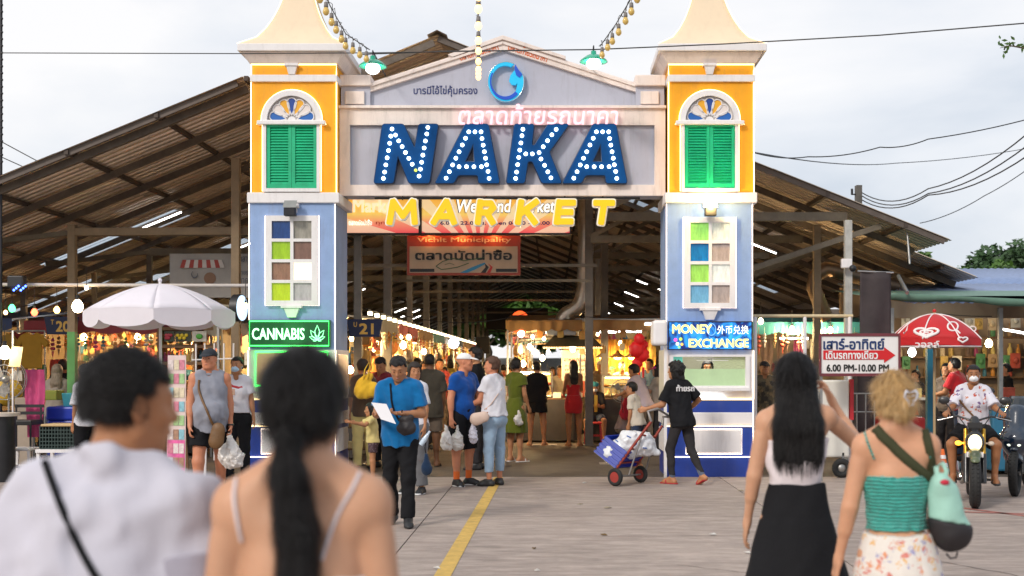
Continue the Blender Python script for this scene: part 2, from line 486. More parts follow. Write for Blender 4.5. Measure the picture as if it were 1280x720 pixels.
def solve(sp):
 """joint positions in a 1.70 m body frame: +Y forward, +X right hand"""
 k=Skel();sex=sp.get('sex','m');k.sex=sex
 lean=math.radians(sp.get('lean',2));side=math.radians(sp.get('side',0));tw=math.radians(sp.get('twist',0))
 U=nrm((math.sin(side),math.sin(lean),math.cos(lean)));R=nrm(np.cross((0,1,0),U))if False else nrm(np.cross(np.array([0,math.cos(lean),-math.sin(lean)]),U))
 Fw=nrm(np.cross(U,R));R=nrm(np.cross(Fw,U))
 c,s_=math.cos(tw),math.sin(tw)
 R2=nrm(R*c+Fw*s_);F2=nrm(Fw*c-R*s_)
 k.U,k.R,k.F,k.R2,k.F2=U,R,Fw,R2,F2
 hw=.086 if sex!='c' else .075
 sw=sp.get('sw',(.158 if sex=='m' else(.138 if sex=='f' else .135))*(.5+.5*sp.get('w',1.0)))
 legs=sp.get('legs',[{},{}])
 k.leg=[]
 for i,sd_ in enumerate((-1,1)):
  l=legs[i]
  hip=R*sd_*hw
  th=nrm(l.get('th',(sd_*.03,.02,-1)));shn=nrm(l.get('sh',(sd_*.02,-.03,-1)))
  kn=hip+th*.43;an=kn+shn*.40
  ft=nrm(l.get('ft',(sd_*.25,1,0)))
  k.leg.append([hip,kn,an,ft])
 low=min(min(q[2][2]-.075,(q[2]+q[3]*.16)[2]-.025 if q[3][2]<-.05 else 9)for q in k.leg)
 pz=sp['seat']if 'seat' in sp else-low
 k.P=np.array((0,0,pz))
 k.leg=[[q[0]+k.P,q[1]+k.P,q[2]+k.P,q[3]]for q in k.leg]
 arms=sp.get('arms',[{},{}])
 k.arm=[]
 for i,sd_ in enumerate((-1,1)):
  a=arms[i]
  sh=k.P+U*(.495+a.get('lift',0))+R2*sd_*sw
  ua=nrm(a.get('up',(sd_*.14,-.04,-1)));fa=nrm(a.get('fo',(sd_*.03,.16,-1)))
  el=sh+ua*.285;wr=el+fa*.245
  hd=nrm(a.get('hd',fa));pn=np.array(a.get('pn',(-sd_,0,0)),float)
  pn=nrm(pn-hd*(pn@hd))
  k.arm.append([sh,el,wr,hd,pn,a.get('curl',28),a.get('spread',1)])
 k.neck=k.P+U*.545
 hy,hp,hr=sp.get('head',(0,0,0))
 k.Rh=rotm('Z',hy)@rotm('X',hp)@rotm('Y',hr)
 hf=sp.get('hfwd',.02)
 k.hc=k.neck+U*.075+np.array(k.Rh@np.array([0,hf,.075]))
 k.hs=sp.get('hs',1.0 if sex=='m' else(.97 if sex=='f' else 1.3))
 k.w=sp.get('w',1.0);k.belly=sp.get('belly',0)
 return k
def T(k,x,y,u):return k.P+k.R*x+k.F*y+k.U*u
def T2(k,x,y,u):return k.P+k.R2*x+k.F2*y+k.U*u
def torso_prims(f,k,e=0,low=True,high=True,kk=.035,le=None):
 hi_e=e;e=e if le is None else le
 w=k.w;Rm=np.stack([k.R,k.F,k.U],1);Rm2=np.stack([k.R2,k.F2,k.U],1)
 fl=(k.F,.72)
 if k.sex=='m':
  if low:
   f.ell(T(k,0,0,.03),(.155*w+e,.112*w+e,.13+e),kk,Rm)
   for s in(-1,1):f.ell(T(k,s*.06,-.05,-.03),(.075+e,.07+e,.085+e),kk,Rm)
   f.ell(T(k,0,.012+.05*k.belly,.13),(.142*w+.02*k.belly+e,.10*w+.06*k.belly+e,.15+e),kk,Rm)
  e=hi_e
  f.ell(T2(k,0,.0,.33),(.160*w+e,.112*w+e,.19+e),kk,Rm2)
  for s in(-1,1):f.ell(T2(k,s*.07,.05,.39),(.075*w+e,.05*w+e,.065+e),kk,Rm2)
  f.cone(T2(k,-.115,-.005,.45),T2(k,.115,-.005,.45),.072*w+e,.072*w+e,kk)
 else:
  if low:
   f.ell(T(k,0,0,.02),(.155*w+e,.112*w+e,.12+e),kk,Rm)
   for s in(-1,1):f.ell(T(k,s*.066,-.055,-.03),(.082*w+e,.078*w+e,.09+e),kk,Rm)
   f.ell(T(k,0,.01+.04*k.belly,.15),(.118*w+e,.088*w+.04*k.belly+e,.14+e),kk,Rm)
  e=hi_e
  f.ell(T2(k,0,.0,.33),(.135*w+e,.098*w+e,.17+e),kk,Rm2)
  for s in(-1,1):f.ell(T2(k,s*.062,.075,.345),(.055*w+e,.052*w+e,.055+e),kk,Rm2)
  f.cone(T2(k,-.105,-.005,.455),T2(k,.105,-.005,.455),.058*w+e,.058*w+e,kk)
 if high:
  for i,s in((0,-1),(1,1)):
   f.cone(k.neck+k.U*.03,k.arm[i][0]-k.R2*s*.015+k.U*.005,.05+e*.6,.048+e*.6,.04)
def arm_prims(f,k,i,e=0,frac=1.0,e2=None,fore=True,kk=.02):
 sh,el,wr=k.arm[i][:3];w=k.w**.7;m=1.0 if k.sex=='m' else(.84 if k.sex=='f' else .95)
 e2=e if e2 is None else e2
 f.ell(sh+(el-sh)*.06,.053*w*m+e,.03)
 f.cone(sh,sh+(el-sh)*frac,.049*w*m+e,(.049-.010*frac)*w*m+e2,kk,cap=0 if fore else 1)
 if fore:
  f.cone(sh+(el-sh)*.3,el,.044*w*m+e,.036*w*m+e,kk)
  f.cone(el,wr,.037*w*m+e,.024*w*m+e,kk)
  f.cone(el+(wr-el)*.15,el+(wr-el)*.45,.039*w*m+e,.035*w*m+e,kk)
def hand_prims(f,k,i,fine=1.0):
 sh,el,wr,hd,pn,curl,spread=k.arm[i];s=(-1,1)[i];g=1.0 if k.sex=='m' else .92
 ac=nrm(np.cross(hd,pn));th_side=ac if(ac@np.cross(hd,pn))>0 else-ac
 tside=np.cross(hd,pn)*(1 if s>0 else-1);tside=nrm(tside)
 a2=-tside
 f.cone(wr,wr+hd*.02,.027*g,.03*g,.02,fl=(pn,.72))
 f.cone(wr+hd*.025+tside*.012,wr+hd*.078+tside*.018,.026*g,.022*g,.014,fl=(pn,.52))
 f.cone(wr+hd*.025-tside*.012,wr+hd*.074-tside*.022,.026*g,.020*g,.014,fl=(pn,.52))
 base=[(-.030,.082,.066),(-.010,.088,.076),(.011,.085,.070),(.030,.076,.054)]
 for j,(o,d0,ln)in enumerate(base):
  b=wr+hd*d0*g-tside*o*g*-1*-1
  b=wr+hd*d0*g+a2*o*g
  dirn=nrm(hd+a2*o*2.2*spread);c=math.radians(curl*(1+.13*j));p=b
  r=(.0085,.009,.0085,.0075)[j]*g
  for q,fr in enumerate((.45,.32,.23)):
   a=c*(q*.9+.35)
   dd=nrm(dirn*math.cos(a)+pn*math.sin(a));p2=p+dd*ln*fr*g
   f.cone(p,p2,r,r*.93,.005);p=p2;r*=.93
 b=wr+hd*.028+tside*.026
 d1=nrm(hd*.75+tside*.62+pn*.30);m=b+d1*.036*g
 d2=nrm(hd*.93+tside*.25+pn*(.25+curl/90));
 f.cone(b,m,.013*g,.0105*g,.012);f.cone(m,m+d2*.03*g,.0105*g,.0085*g,.005)
def leg_prims(f,k,i,e=0,upto=2.0,e2=None,kk=.03):
 hip,kn,an,ft=k.leg[i];w=k.w**.8;fem=k.sex=='f';s=(-1,1)[i]
 e2=e if e2 is None else e2
 r0,r1=((.092,.054)if fem else(.086,.056))
 t=min(upto,1.0)
 f.cone(hip+(kn-hip)*.04,hip+(kn-hip)*t,r0*w+e,(r0+(r1-r0)*t)*w+(e if upto>1 else e2),kk,cap=0 if upto>1 else 1)
 if upto>1:
  t=upto-1;bk=nrm(np.cross(k.R,an-kn));bk=bk if bk[1]<0 else-bk
  f.ell(kn,.054*w+e,kk)
  re=.034+(0 if e else 0)
  f.cone(kn,kn+(an-kn)*t,.052*w+e,(.052-(.052-re)*t)*w+e2,kk,cap=1 if e else 0)
  if t>.4 and e2<=e+.012:f.cone(kn+(an-kn)*.15+bk*.012,kn+(an-kn)*.5+bk*.008,.048*w+e,.040*w+e,kk)
def foot_prims(f,k,i,e=0,sole=0):
 hip,kn,an,ft=k.leg[i];g=1.0 if k.sex=='m' else .9
 dn=np.array((0,0,-1.))if abs(ft[2])<.05 else nrm(np.array((0,0,-1))-ft*(-ft[2]))
 h=an+dn*.042-ft*.035;b=an+dn*.050+ft*.115*g
 f.cone(an,h,.036+e,.032+e,.02)
 f.cone(h,b,.031+e,.034+e,.02,fl=(nrm(np.cross(ft,dn)),1.12))
 f.cone(an+ft*.02,b+ft*.01-dn*.005,.036+e,.026+e,.02)
 f.cone(b,b+ft*.045*g-dn*-.008,.036+e,.022+e,.02,fl=(dn,.75))
 return an+dn*.075,dn
def head_prims(f,k,detail=True):
 s=k.hs;Rh=k.Rh;hc=k.hc;H=lambda x,y,z:hc+Rh@(np.array((x,y,z))*s)
 f.cone(k.neck-k.U*.02,hc+Rh@np.array((0,-.018,-.05))*s,.056 if k.sex=='m' else .047,.050 if k.sex=='m' else .044,.03)
 f.ell(H(0,-.012,.028),np.array((.073,.092,.086))*s,.02,Rh)
 f.ell(H(0,.018,-.028),np.array((.060,.072,.072))*s,.03,Rh)
 f.ell(H(0,.034,-.068),np.array((.044,.046,.040))*s,.03,Rh)
 f.ell(H(0,.068,-.090),np.array((.018,.016,.015))*s,.02,Rh)
 for q in(-1,1):
  f.cone(H(q*.052,.005,-.055),H(q*.02,.055,-.085),.022*s,.020*s,.03)
  f.ell(H(q*.042,.055,-.02),np.array((.022,.022,.020))*s,.02,Rh)
  f.ell(H(q*.030,.090,.012),np.array((.015,.012,.010))*s,.012,Rh,op=-1)
  f.ell(H(q*.031,.074,.010),np.array((.0125,)*3)*s,.004,Rh)
  E_=Rh@rotm('Z',q*20)
  f.ell(H(q*.076,-.008,-.002),np.array((.009,.019,.031))*s,.006,E_)
  f.ell(H(q*.083,-.002,.000),np.array((.006,.010,.017))*s,.004,E_,op=-1)
 f.ell(H(0,.072,.030),np.array((.045,.014,.010))*s,.018,Rh)
 f.cone(H(0,.082,.018),H(0,.103,-.022),.007*s,.0115*s,.012)
 for q in(-1,1):f.ell(H(q*.011,.093,-.025),.0085*s,.006)
 f.ell(H(0,.085,-.050),np.array((.024,.012,.0065))*s,.008,Rh)
 f.ell(H(0,.083,-.060),np.array((.020,.012,.0070))*s,.008,Rh)
def face_parts(k,root,sc,brow='dark',lips=(.42,.16,.13),asleep=False):
 H=lambda x,y,z:(k.hc+k.Rh@(np.array((x,y,z))*k.hs))*sc
 s=k.hs*sc
 for q in(-1,1):
  m=MB();m.ball(H(q*.031,.0795,.010),.0082*s,8,5);m.build('eye',mat('eye_dark',(.02,.014,.012),.15,var=0),root,world=False)
  m=MB();pts=[H(q*(.015+.033*t),.0895-.012*t*t,.033+.006*math.sin(PI*(t*.8+.1))-.002*t)for t in(0,.25,.5,.75,1)]
  m.tube(pts,[.0022*s,.0032*s,.003*s,.0025*s,.0012*s],5);m.build('eyebrow',mat('hair_'+brow,HAIRC[brow]),root,world=False)
 m=MB();pts=[H(.023*t,.0965-.014*t*t,-.0545+.002*abs(t))for t in(-1,-.5,0,.5,1)]
 m.tube(pts,[.001*s,.0042*s,.0048*s,.0042*s,.001*s],6);m.build('mouth',mat('lips',lips,.45,var=0),root,world=False)
def hair_field(k,st,h):
 f=Field(h);s=k.hs;Rh=k.Rh;hc=k.hc;H=lambda x,y,z:hc+Rh@(np.array((x,y,z))*s)
 e=st.get('e',.012)
 f.ell(H(0,-.016,.032),np.array((.075+e,.092+e,.086+e))*s,.01,Rh)
 f.ell(H(0,-.045,-.015),np.array((.066+e*.7,.055+e*.6,.06))*s,.02,Rh)
 kind=st['kind']
 fz=st.get('line',.066)
 def cutface(F,X,Y,Z):
  x=X-hc[0];y=Y-hc[1];z=Z-hc[2]
  lx=(Rh[0,0]*x+Rh[1,0]*y+Rh[2,0]*z)/s;ly=(Rh[0,1]*x+Rh[1,1]*y+Rh[2,1]*z)/s;lz=(Rh[0,2]*x+Rh[1,2]*y+Rh[2,2]*z)/s
  a=np.minimum(ly-.012-.25*np.maximum(lz,0)-(.02 if kind in('long','bob')else 0)*(np.abs(lx)>.055),fz-lz+.10*np.abs(lx))
  F=np.maximum(F,a*s)
  if kind in('short','crop','pony','bun'):
   nz=-.052 if kind!='crop' else-.035
   F=np.maximum(F,np.minimum(nz-lz,1)*s)
   F=np.maximum(F,np.minimum(np.minimum(ly+.012,.03-np.abs(lz)),np.abs(lx)-.068)*s)
  return F
 f.post.append(cutface)
 if st.get('rough',0):f.noise(st['rough'],st.get('fr',60),st.get('seed',3))
 return f,H
def do_hair(k,st,root,sc,h):
 kind=st['kind'];col=st.get('col','black');m=hair_mat(col,HAIRC[col])if col in HAIRC else hair_mat('h%d'%int(st['rgb'][0]*999),st['rgb'])
 f,H=hair_field(k,st,h)
 Rh=k.Rh;s=k.hs
 hair=newobj('hair',f.mesh('hair',sc),m,root,world=False)
 g=None
 if kind in('long','bob'):
  g=Field(h);L_=st.get('len',.35);wd=st.get('wd',.085)
  b0=H(0,-.045,.01);down=nrm(-k.U*.9+np.array((0,0,-.5)))
  bk=k.neck-k.F2*.085-k.U*.06 if L_>.2 else H(0,-.055,-.09)
  g.cone(b0,bk,.075*s,.07,.03,fl=(Rh[:,1],.75))
  for q in(-1,1):
   g.cone(H(q*.05,-.03,.0),bk+k.R2*q*wd*.55,.045*s,.045,.03)
   if kind=='bob' or st.get('front'):g.cone(H(q*.068,.0,.02),H(q*.066,.005,-.10),.026,.022,.02)
  if L_>.2:
   en=bk-k.U*(L_-.15)-k.F2*.01
   for q in(-1,-.45,.1,.6,1):
    g.cone(bk+k.R2*q*wd*.6,en+k.R2*q*wd*.75-k.U*.03*(1-abs(q)),.048,.03,.02,fl=(k.F2,.7))
  g.noise(st.get('rough',.004),50,5,(1,1,.18))
 if kind=='pony':
  g=Field(h);L_=st.get('len',.4);hz=st.get('hz',-.02)
  p=[H(0,-.085,hz),H(0,-.125,hz-.02),H(0,-.135,hz-.09)]
  p+=[k.neck-k.F2*.10-k.U*q*L_ for q in(.25,.55,.85,1)]
  rr=[.028,.024,.030,.040,.045,.036,.014]
  for a in range(len(p)-1):g.cone(p[a],p[a+1],rr[a],rr[a+1],.015)
  g.noise(.004,60,5,(1,1,.15))
 if kind=='bun':
  g=Field(h);g.ell(H(0,-.115,st.get('hz',.0)),np.array((.042,.036,.045))*st.get('bs',1),.01,Rh);g.noise(.004,80,4)
 if g is not None:newobj({'pony':'ponytail','bun':'hair_bun'}.get(kind,'long_hair'),g.mesh('hair',sc),m,root,world=False)
 return m
def person(label,Y,px,sp,group=None,dz=0):
 """px = picture column of the pelvis, Y = distance; builds the body and the clothes in the pose"""
 H_=sp.get('H',1.68);sc=H_/1.70;h=sp.get('vox',.011)
 root=thing('person',label,sp.get('cat','person'),(PX(px,Y),Y,dz),group)
 root.rotation_euler=(0,0,math.radians(sp.get('yaw',0)))
 k=solve(sp)
 sk=skin_mat(sp.get('skin','thai'))
 f=Field(h)
 bt=sp.get('bottom')or{};tp=sp.get('top')or{}
 covered=bt.get('kind')in('trousers','jeans')
 open_top=tp.get('strap')or tp.get('tank')or not tp
 torso_prims(f,k,0 if open_top else-.015,le=(-.016 if bt else 0)if not(open_top and tp.get('hem',0)>.1)else-.002)
 for i in(0,1):
  arm_prims(f,k,i);hand_prims(f,k,i);leg_prims(f,k,i,-.013 if covered and bt.get('len',2)>1.85 else(-.006 if covered else 0))
  if covered and bt.get('len',2)>1.85:
   an=k.leg[i][2];kn=k.leg[i][1];f.cone(kn+(an-kn)*.8,an,.030,.036,.02)
  if sp.get('shoes',{}).get('kind','shoe')!='shoe':foot_prims(f,k,i)
 head_prims(f,k)
 newobj('body',f.mesh('body',sc),sk,root,world=False)
 if sp.get('face',True):face_parts(k,root,sc,sp.get('brow','dark'))
 if sp.get('hair'):do_hair(k,sp['hair'],root,sc,sp.get('hvox',h*.9))
 t=sp.get('top')
 if t:
  g=Field(h);e=t.get('e',.014);hem=t.get('hem',-.06);sl=0 if(t.get('strap')or t.get('tank'))else t.get('sleeve',.55)
  torso_prims(g,k,e,kk=.05)
  if t.get('loose',0):
   l=t['loose'];c1=T(k,0,.012*k.belly,hem-.05);c2=T(k,0,.0,.3)
   g.cone(c2,c1,.135*k.w+l*.6,.150*k.w+l,.06,fl=(k.F,.78+.1*k.belly))
  for i in(0,1):
   if sl>0:
    sh,el,wr=k.arm[i][:3]
    if sl<=1:
     arm_prims(g,k,i,e,sl,e+t.get('flare',.014),fore=False,kk=.03)
    else:
     arm_prims(g,k,i,e,1,e,fore=False,kk=.03);q=sl-1
     g.cone(el,el+(wr-el)*q,.041+e,.034+e+t.get('flare',.004),.02,cap=1)
  nk=t.get('neck',.050)
  if t.get('strap'):
   g.cut(T2(k,0,0,t['strap']),k.U)
  else:
   g.cone(k.neck-k.U*.07-k.F2*.012,k.neck+k.U*.012-k.F2*.008,.074,.064,.03)
   g.cone(k.neck-k.U*.01+k.F2*t.get('vneck',.026),k.hc,nk,nk+.02,0.012,op=-1)
   g.cut(k.neck+k.U*t.get('collar',.035),k.U+k.F2*.15)
  if t.get('tank'):
   for i in(0,1):
    sh=k.arm[i][0];s=(-1,1)[i]
    g.ell(sh+k.R2*s*.035-k.U*.02,(.062,.12,.11),.01,np.stack([k.R2,k.F2,k.U],1),op=-1)
  g.cut(T(k,0,0,hem),-k.U)
  g.noise(t.get('wr',.004),t.get('wf',22),sp.get('seed',1),(1,1,.8));g.noise(t.get('wr',.004)*.55,52,sp.get('seed',1)+9,(1,1,.5))
  o=newobj(t.get('name','shirt'),g.mesh('shirt',sc),t['mat'],root,world=False)
  if t.get('polo'):
   m=MB();c=(k.neck+k.U*.012);pts=[(c+k.R2*.062*math.cos(a)+k.F2*(.058*math.sin(a)+.008)+k.U*(.018-.022*max(0,math.sin(a))))*sc for a in np.linspace(-PI*1.46,PI*.46,14)]
   m.tube(pts,.012*sc,6);m.build('collar',t['mat'],root,world=False)
 b=sp.get('bottom')
 if b:
  g=Field(h);e=b.get('e',.012)
  if b['kind']=='skirt':
   ln=b['len'];r=b.get('rings')
   rings=[]
   for q,(rx,ry)in zip(np.linspace(ln,b.get('top',.14),len(r)),r):c=T(k,0,0,q);rings.append((c[0],c[1]+b.get('dy',-.01)*(1-q),c[2],rx,ry))
   g.loft(rings,.03,b.get('pleat',.03),b.get('npl',9),b.get('ph',0))
   g.noise(.004,16,2,(1,1,.4))
  else:
   Rm=np.stack([k.R,k.F,k.U],1);w=k.w
   he=b.get('he',.006)
   g.ell(T(k,0,0,.02),(.150*w+he,.110*w+he,.13+he),.03,Rm)
   g.ell(T(k,0,.01+.05*k.belly,.10),(.128*w+he,.094*w+.05*k.belly+he,.11),.03,Rm)
   for s in(-1,1):g.ell(T(k,s*.063,-.052,-.03),(.078*w+he,.075*w+he,.088+he),.03,Rm)
   for i in(0,1):
    up=b['len'];leg_prims(g,k,i,e,up,b.get('e2',e),kk=.025)
   g.cut(T(k,0,0,b.get('top',.13)),k.U)
   g.noise(b.get('wr',.003),24,sp.get('seed',1)+5,(1,1,.6));g.noise(.0022,34,sp.get('seed',1)+8,(1,1,.7))
  newobj(b.get('name','skirt' if b['kind']=='skirt' else b['kind']),g.mesh('bottom',sc),b['mat'],root,world=False)
 sh=sp.get('shoes',dict(kind='shoe',mat=mat('shoe_black',(.02,.02,.022),.5)))
 for i in(0,1):
  hip,kn,an,ft=k.leg[i]
  if sh['kind']=='shoe':
   g=Field(min(h,.01));p,dn=foot_prims(g,k,i,.007)
   g.cone(an+dn*.0,an-dn*.03,.043,.041,.01)
   g.cut(an-dn*.02,-dn)
   g.cut(p,dn)
   o=newobj('shoe',g.mesh('shoe',sc),sh['mat'],root,world=False)
   if sh.get('sole'):
    g=Field(.009);h0=an+dn*.066-ft*.03;g.cone(h0,h0+ft*.17,.041,.043,.01,fl=(dn,.9));g.cut(p-dn*.022,-dn);g.cut(p,dn)
    newobj('sole',g.mesh('sole',sc),sh['sole'],o,world=False)
  elif sh['kind']=='sandal':
   g=Field(.008);p=an+np.array((0,0,-.070));g.cone(p-ft*.05,p+ft*.15,.040,.046,.01,fl=((0,0,1),.32))
   o=newobj('sandal',g.mesh('sandal',sc),sh['mat'],root,world=False)
   m=MB();q=p+ft*.085;sd_=nrm(np.cross(ft,(0,0,1)))
   m.tube([(q+sd_*.045*math.cos(a)+np.array((0,0,.055*math.sin(a))))*sc for a in np.linspace(0,PI,8)],.011*sc,6);m.build('strap',sh['mat'],o,world=False)
  if sp.get('socks'):
   g=Field(.01);g.cone(an-(an-kn)*0,kn+(an-kn)*sp.get('sockh',.72),.040,.046,.01);newobj('sock',g.mesh('sock',sc),sp['socks'],root,world=False)
 Hh=lambda x,y,z:k.hc+k.Rh@(np.array((x,y,z))*k.hs)
 c=sp.get('cap')
 if c:
  g=Field(.008);g.ell(Hh(0,-.012,.040),np.array((.086,.105,.082))*k.hs,.01,k.Rh);g.cut(Hh(0,0,.038),Hh(0,0,0)-Hh(0,0.02,1))
  o=newobj('cap',g.mesh('cap',sc),c,root,world=False)
  if sp.get('brim',True):
   g=Field(.006);q0=Hh(0,.07,.045);g.ell(Hh(0,.105,.040),np.array((.066,.075,.020))*k.hs,.01,k.Rh@rotm('X',-12));g.ell(Hh(0,.105,.030),np.array((.070,.078,.016))*k.hs,.005,k.Rh@rotm('X',-12),op=-1);g.cut(Hh(0,.06,0),Hh(0,0,0)-Hh(0,1,0))
   newobj('brim',g.mesh('brim',sc),sp.get('brimmat',c),o,world=False)
 if sp.get('mask'):
  g=Field(.006);g.ell(Hh(0,.050,-.048),np.array((.058,.062,.050))*k.hs,.01,k.Rh);g.cone(Hh(0,.09,-.02),Hh(0,.105,-.045),.014,.016,.02)
  g.cut(Hh(0,.045,0),Hh(0,0,0)-Hh(0,1,0));newobj('face_mask',g.mesh('mask',sc),sp['mask'],root,world=False)
  m=MB()
  for q in(-1,1):
   for zz in(-.022,-.07):m.tube([Hh(q*.054,.055,zz)*sc,Hh(q*.074,.015,zz*.5-.01)*sc,Hh(q*.082,-.008,-.006)*sc],.0018,4)
  m.build('mask_loop',sp['mask'],root,world=False)
 root['_H']=H_
 return root,k,sc
def wpt(root,sc,p):
 """body-frame point to world"""
 a=root.rotation_euler[2];p=np.array(p)*sc
 return Vector((root.location.x+p[0]*math.cos(a)-p[1]*math.sin(a),root.location.y+p[0]*math.sin(a)+p[1]*math.cos(a),root.location.z+p[2]))
def wdir(root,d):
 a=root.rotation_euler[2];return Vector((d[0]*math.cos(a)-d[1]*math.sin(a),d[0]*math.sin(a)+d[1]*math.cos(a),d[2]))
G=17.27
M_cream=mat('painted_render_cream',(.84,.74,.69),.75,var=.09,vs=3,bump=.15,bs=90,dirt=.36)
M_white=mat('painted_white',(.82,.79,.79),.6,var=.05,vs=4,bump=.1,bs=80,dirt=.24)
M_yellow=mat('painted_yellow',(.88,.385,.004),.65,var=.10,vs=3,bump=.15,bs=120,dirt=.26)
M_blue=mat('painted_sky_blue',(.26,.38,.63),.7,var=.12,vs=3,bump=.2,bs=90,dirt=.30)
M_lav=mat('painted_lavender_grey',(.47,.48,.57),.78,var=.08,vs=2.2,bump=.2,bs=90,dirt=.28)
M_navy=mat('painted_royal_blue',(.012,.045,.30),.4,var=.15,vs=5,bump=.1,dirt=.15)
M_green=mat('shutter_green',(.0,.44,.20),.5,var=.2,vs=6,bump=.15,bs=60)
M_strip=emis('warm_light_strip',(1,.70,.32),3.4)
M_stripw=emis('white_light_strip',(1,.82,.62),3.2)
M_roofc=mat('roof_shell_cream',(.82,.66,.47),.7,var=.05,vs=2,bump=.1,bs=60,dirt=.1)
M_dark=mat('dark_metal',(.03,.03,.035),.5,.6,var=.2)
M_black=mat('black_plastic',(.015,.015,.017),.45,var=0)
M_steel=mat('galvanised_steel',(.38,.38,.37),.42,.8,var=.2,vs=8)
def rect(x0,x1,z0,z1):return[(x0,z0),(x1,z0),(x1,z1),(x0,z1)]
def strip(name,pts,r,m,parent,closed=False):
 b=MB();b.tube(pts,r,6,closed=closed);return b.build(name,m,parent)
def gate_tower(label,xL,xR,side):
 """xL, xR: pixel columns of the front face at ledge level; side=+1 the inner face is on the right"""
 gx=lambda px:PX(px,G);gz=lambda py:PZ(py,G)
 D0,D1=G,G+1.08
 t=thing('gate_tower',label,'tower',((gx(xL)+gx(xR))/2,G+.54,0),'yellow and blue gate towers')
 x0,x1=gx(xL),gx(xR);xm=(x0+x1)/2;W_=x1-x0
 if side>0:
  m=MB();m.box(x0-.012,x1+.012,D0-.012,D1+.01,0,gz(500));m.build('base',M_navy,t,bevel=.008)
 else:
  for q_,(xa_,xb_,ya_,yb_)in enumerate(((x0-.012,x1+.012,D0-.012,D0+.04),(x0-.012,x0+.04,D0+.04,D1+.01),(x1-.04,x1+.012,D0+.04,D1+.01),(x0+.04,x1-.04,D1-.04,D1+.01))):
   m=MB();m.box(xa_,xb_,ya_,yb_,0,gz(500));m.build('base',M_navy,t)
 if side>0:
  m=MB();m.box(x0-.02,x1+.02,D0-.02,D1+.02,gz(500),gz(437));m.build('booth',M_white,t,bevel=.006)
 else:
  shape2d('booth_front',[rect(x0-.02,x1+.02,gz(499.8),gz(437)),rect(gx(841),gx(931),gz(482),gz(446))],D0+.03,.05,M_white,t)
  for xa_,xb_,ya_,yb_ in((x0-.02,x0+.02,D0+.03,D1+.02),(x1-.02,x1+.02,D0+.03,D1+.02),(x0+.02,x1-.02,D1-.02,D1+.02)):
   m=MB();m.box(xa_,xb_,ya_,yb_,gz(499.8),gz(437));m.build('booth_wall',mat('booth_inner',(.62,.60,.50),.7,var=.08),t)
 m=MB();m.box(x0,x1,D0,D1,gz(437),gz(254));m.build('lower_wall',M_blue,t)
 m=MB();m.box(x0-.035,x1+.075,D0-.045,D1+.04,gz(254),gz(241));m.build('ledge',M_white,t,bevel=.012)
 y0,y1=x0+.03,x1+.02
 m=MB();m.box(y0,y1,D0+.005,D1-.01,gz(241),gz(80));m.build('upper_wall',M_yellow,t)
 m=MB();m.box(y0-.022,y1+.022,D0-.035,D1+.02,gz(102.5),gz(94));m.build('band',M_white,t,bevel=.006)
 c=((y0+y1)/2,(D0+D1)/2)
 hw=(y1-y0)/2
 m=MB();m.frustum((y0-.03,y1+.03,D0-.03,D1+.03),(y0-.13,y1+.13,D0-.13,D1+.13),gz(80),gz(67.5))
 m.build('cornice',M_cream,t,bevel=.008)
 m=MB();m.box(y0-.17,y1+.17,D0-.17,D1+.17,gz(67.2),gz(58));m.build('eave',M_white,t,bevel=.01)
 prof=[]
 for q in np.linspace(0,1,15):
  px_half=np.interp(q,[0,.14,.27,.45,.62,.8,1],[66,47,38.5,30,24,19,14])
  prof.append((px_half/86.9,gz(58)+q*(62+26)/86.9))
 def rp(u,v):
  i=v*(len(prof)-1);a=int(min(i,len(prof)-2));f=i-a
  r=prof[a][0]*(1-f)+prof[a+1][0]*f;z=prof[a][1]*(1-f)+prof[a+1][1]*f
  k=u*4;s=int(k)%4;f=k-int(k)
  cs=[(-1,-1),(1,-1),(1,1),(-1,1)];p,q=cs[s],cs[(s+1)%4]
  ry=r*(.62+.04)/.66*((D1-D0+.34)/(y1-y0+.34))
  return(c[0]+r*(p[0]*(1-f)+q[0]*f),c[1]+ry*(p[1]*(1-f)+q[1]*f),z)
 m=MB();m.grid(rp,32,14,smooth=True);m._add([rp(i/4,1)for i in range(4)],[(0,1,2,3)])
 o=m.build('bell_roof',M_roofc,t)
 me=o.data
 m=MB();zt=prof[-1][1];m.lathe([(.13,0),(.15,.04),(.06,.09),(.035,.16),(.07,.22),(.05,.30),(0,.36)],(c[0],c[1],zt),12);m.build('finial',M_white,t)
 zz=[prof[i]for i in range(0,15)]
 for sx in(-1,1):
  strip('light_strip',[(c[0]+sx*(r+.012),c[1]-r*((D1-D0+.34)/(y1-y0+.34))-.012,z)for r,z in zz],.007,emis('dim_warm_strip',(1,.74,.42),1.6),t)
 for(pa,pb,pc,pd,w0)in((80.5,84,93.5,0,.10),):
  m=MB();m.box(xm-.10,xm+.10,D0-.075,D0+.01,gz(83.5),gz(80.3));m.frustum((xm-.045,xm+.045,D0-.045,D0+.01),(xm-.075,xm+.075,D0-.06,D0+.01),gz(93.8),gz(83.7));m.build('bracket',M_white,t,bevel=.004)
 bz=gz(151);R_=33/86.9
 arc=lambda r,a0=0,a1=PI,n=20,cz=bz:[(xm+r*math.cos(a0+(a1-a0)*i/n),cz+r*math.sin(a0+(a1-a0)*i/n))for i in range(n+1)]
 ro=R_*1.13
 fr=shape2d('fanlight_frame',[[(xm-ro-.0,bz-.01)]+list(reversed(arc(ro)))+[(xm+ro,bz-.01)][::1],arc(R_*.92)],D0-.0,.07,M_white,t)
 m=MB();m.box(xm-R_*.95,xm+R_*.95,D0-.004,D0+.004,bz,bz+.02);
 b2=MB();b2 .prism(arc(R_*.93),D0-.012,D0+.0);b2 .build('fanlight_back',mat('fanlight_white',(.62,.58,.55),.6,var=.1),t)
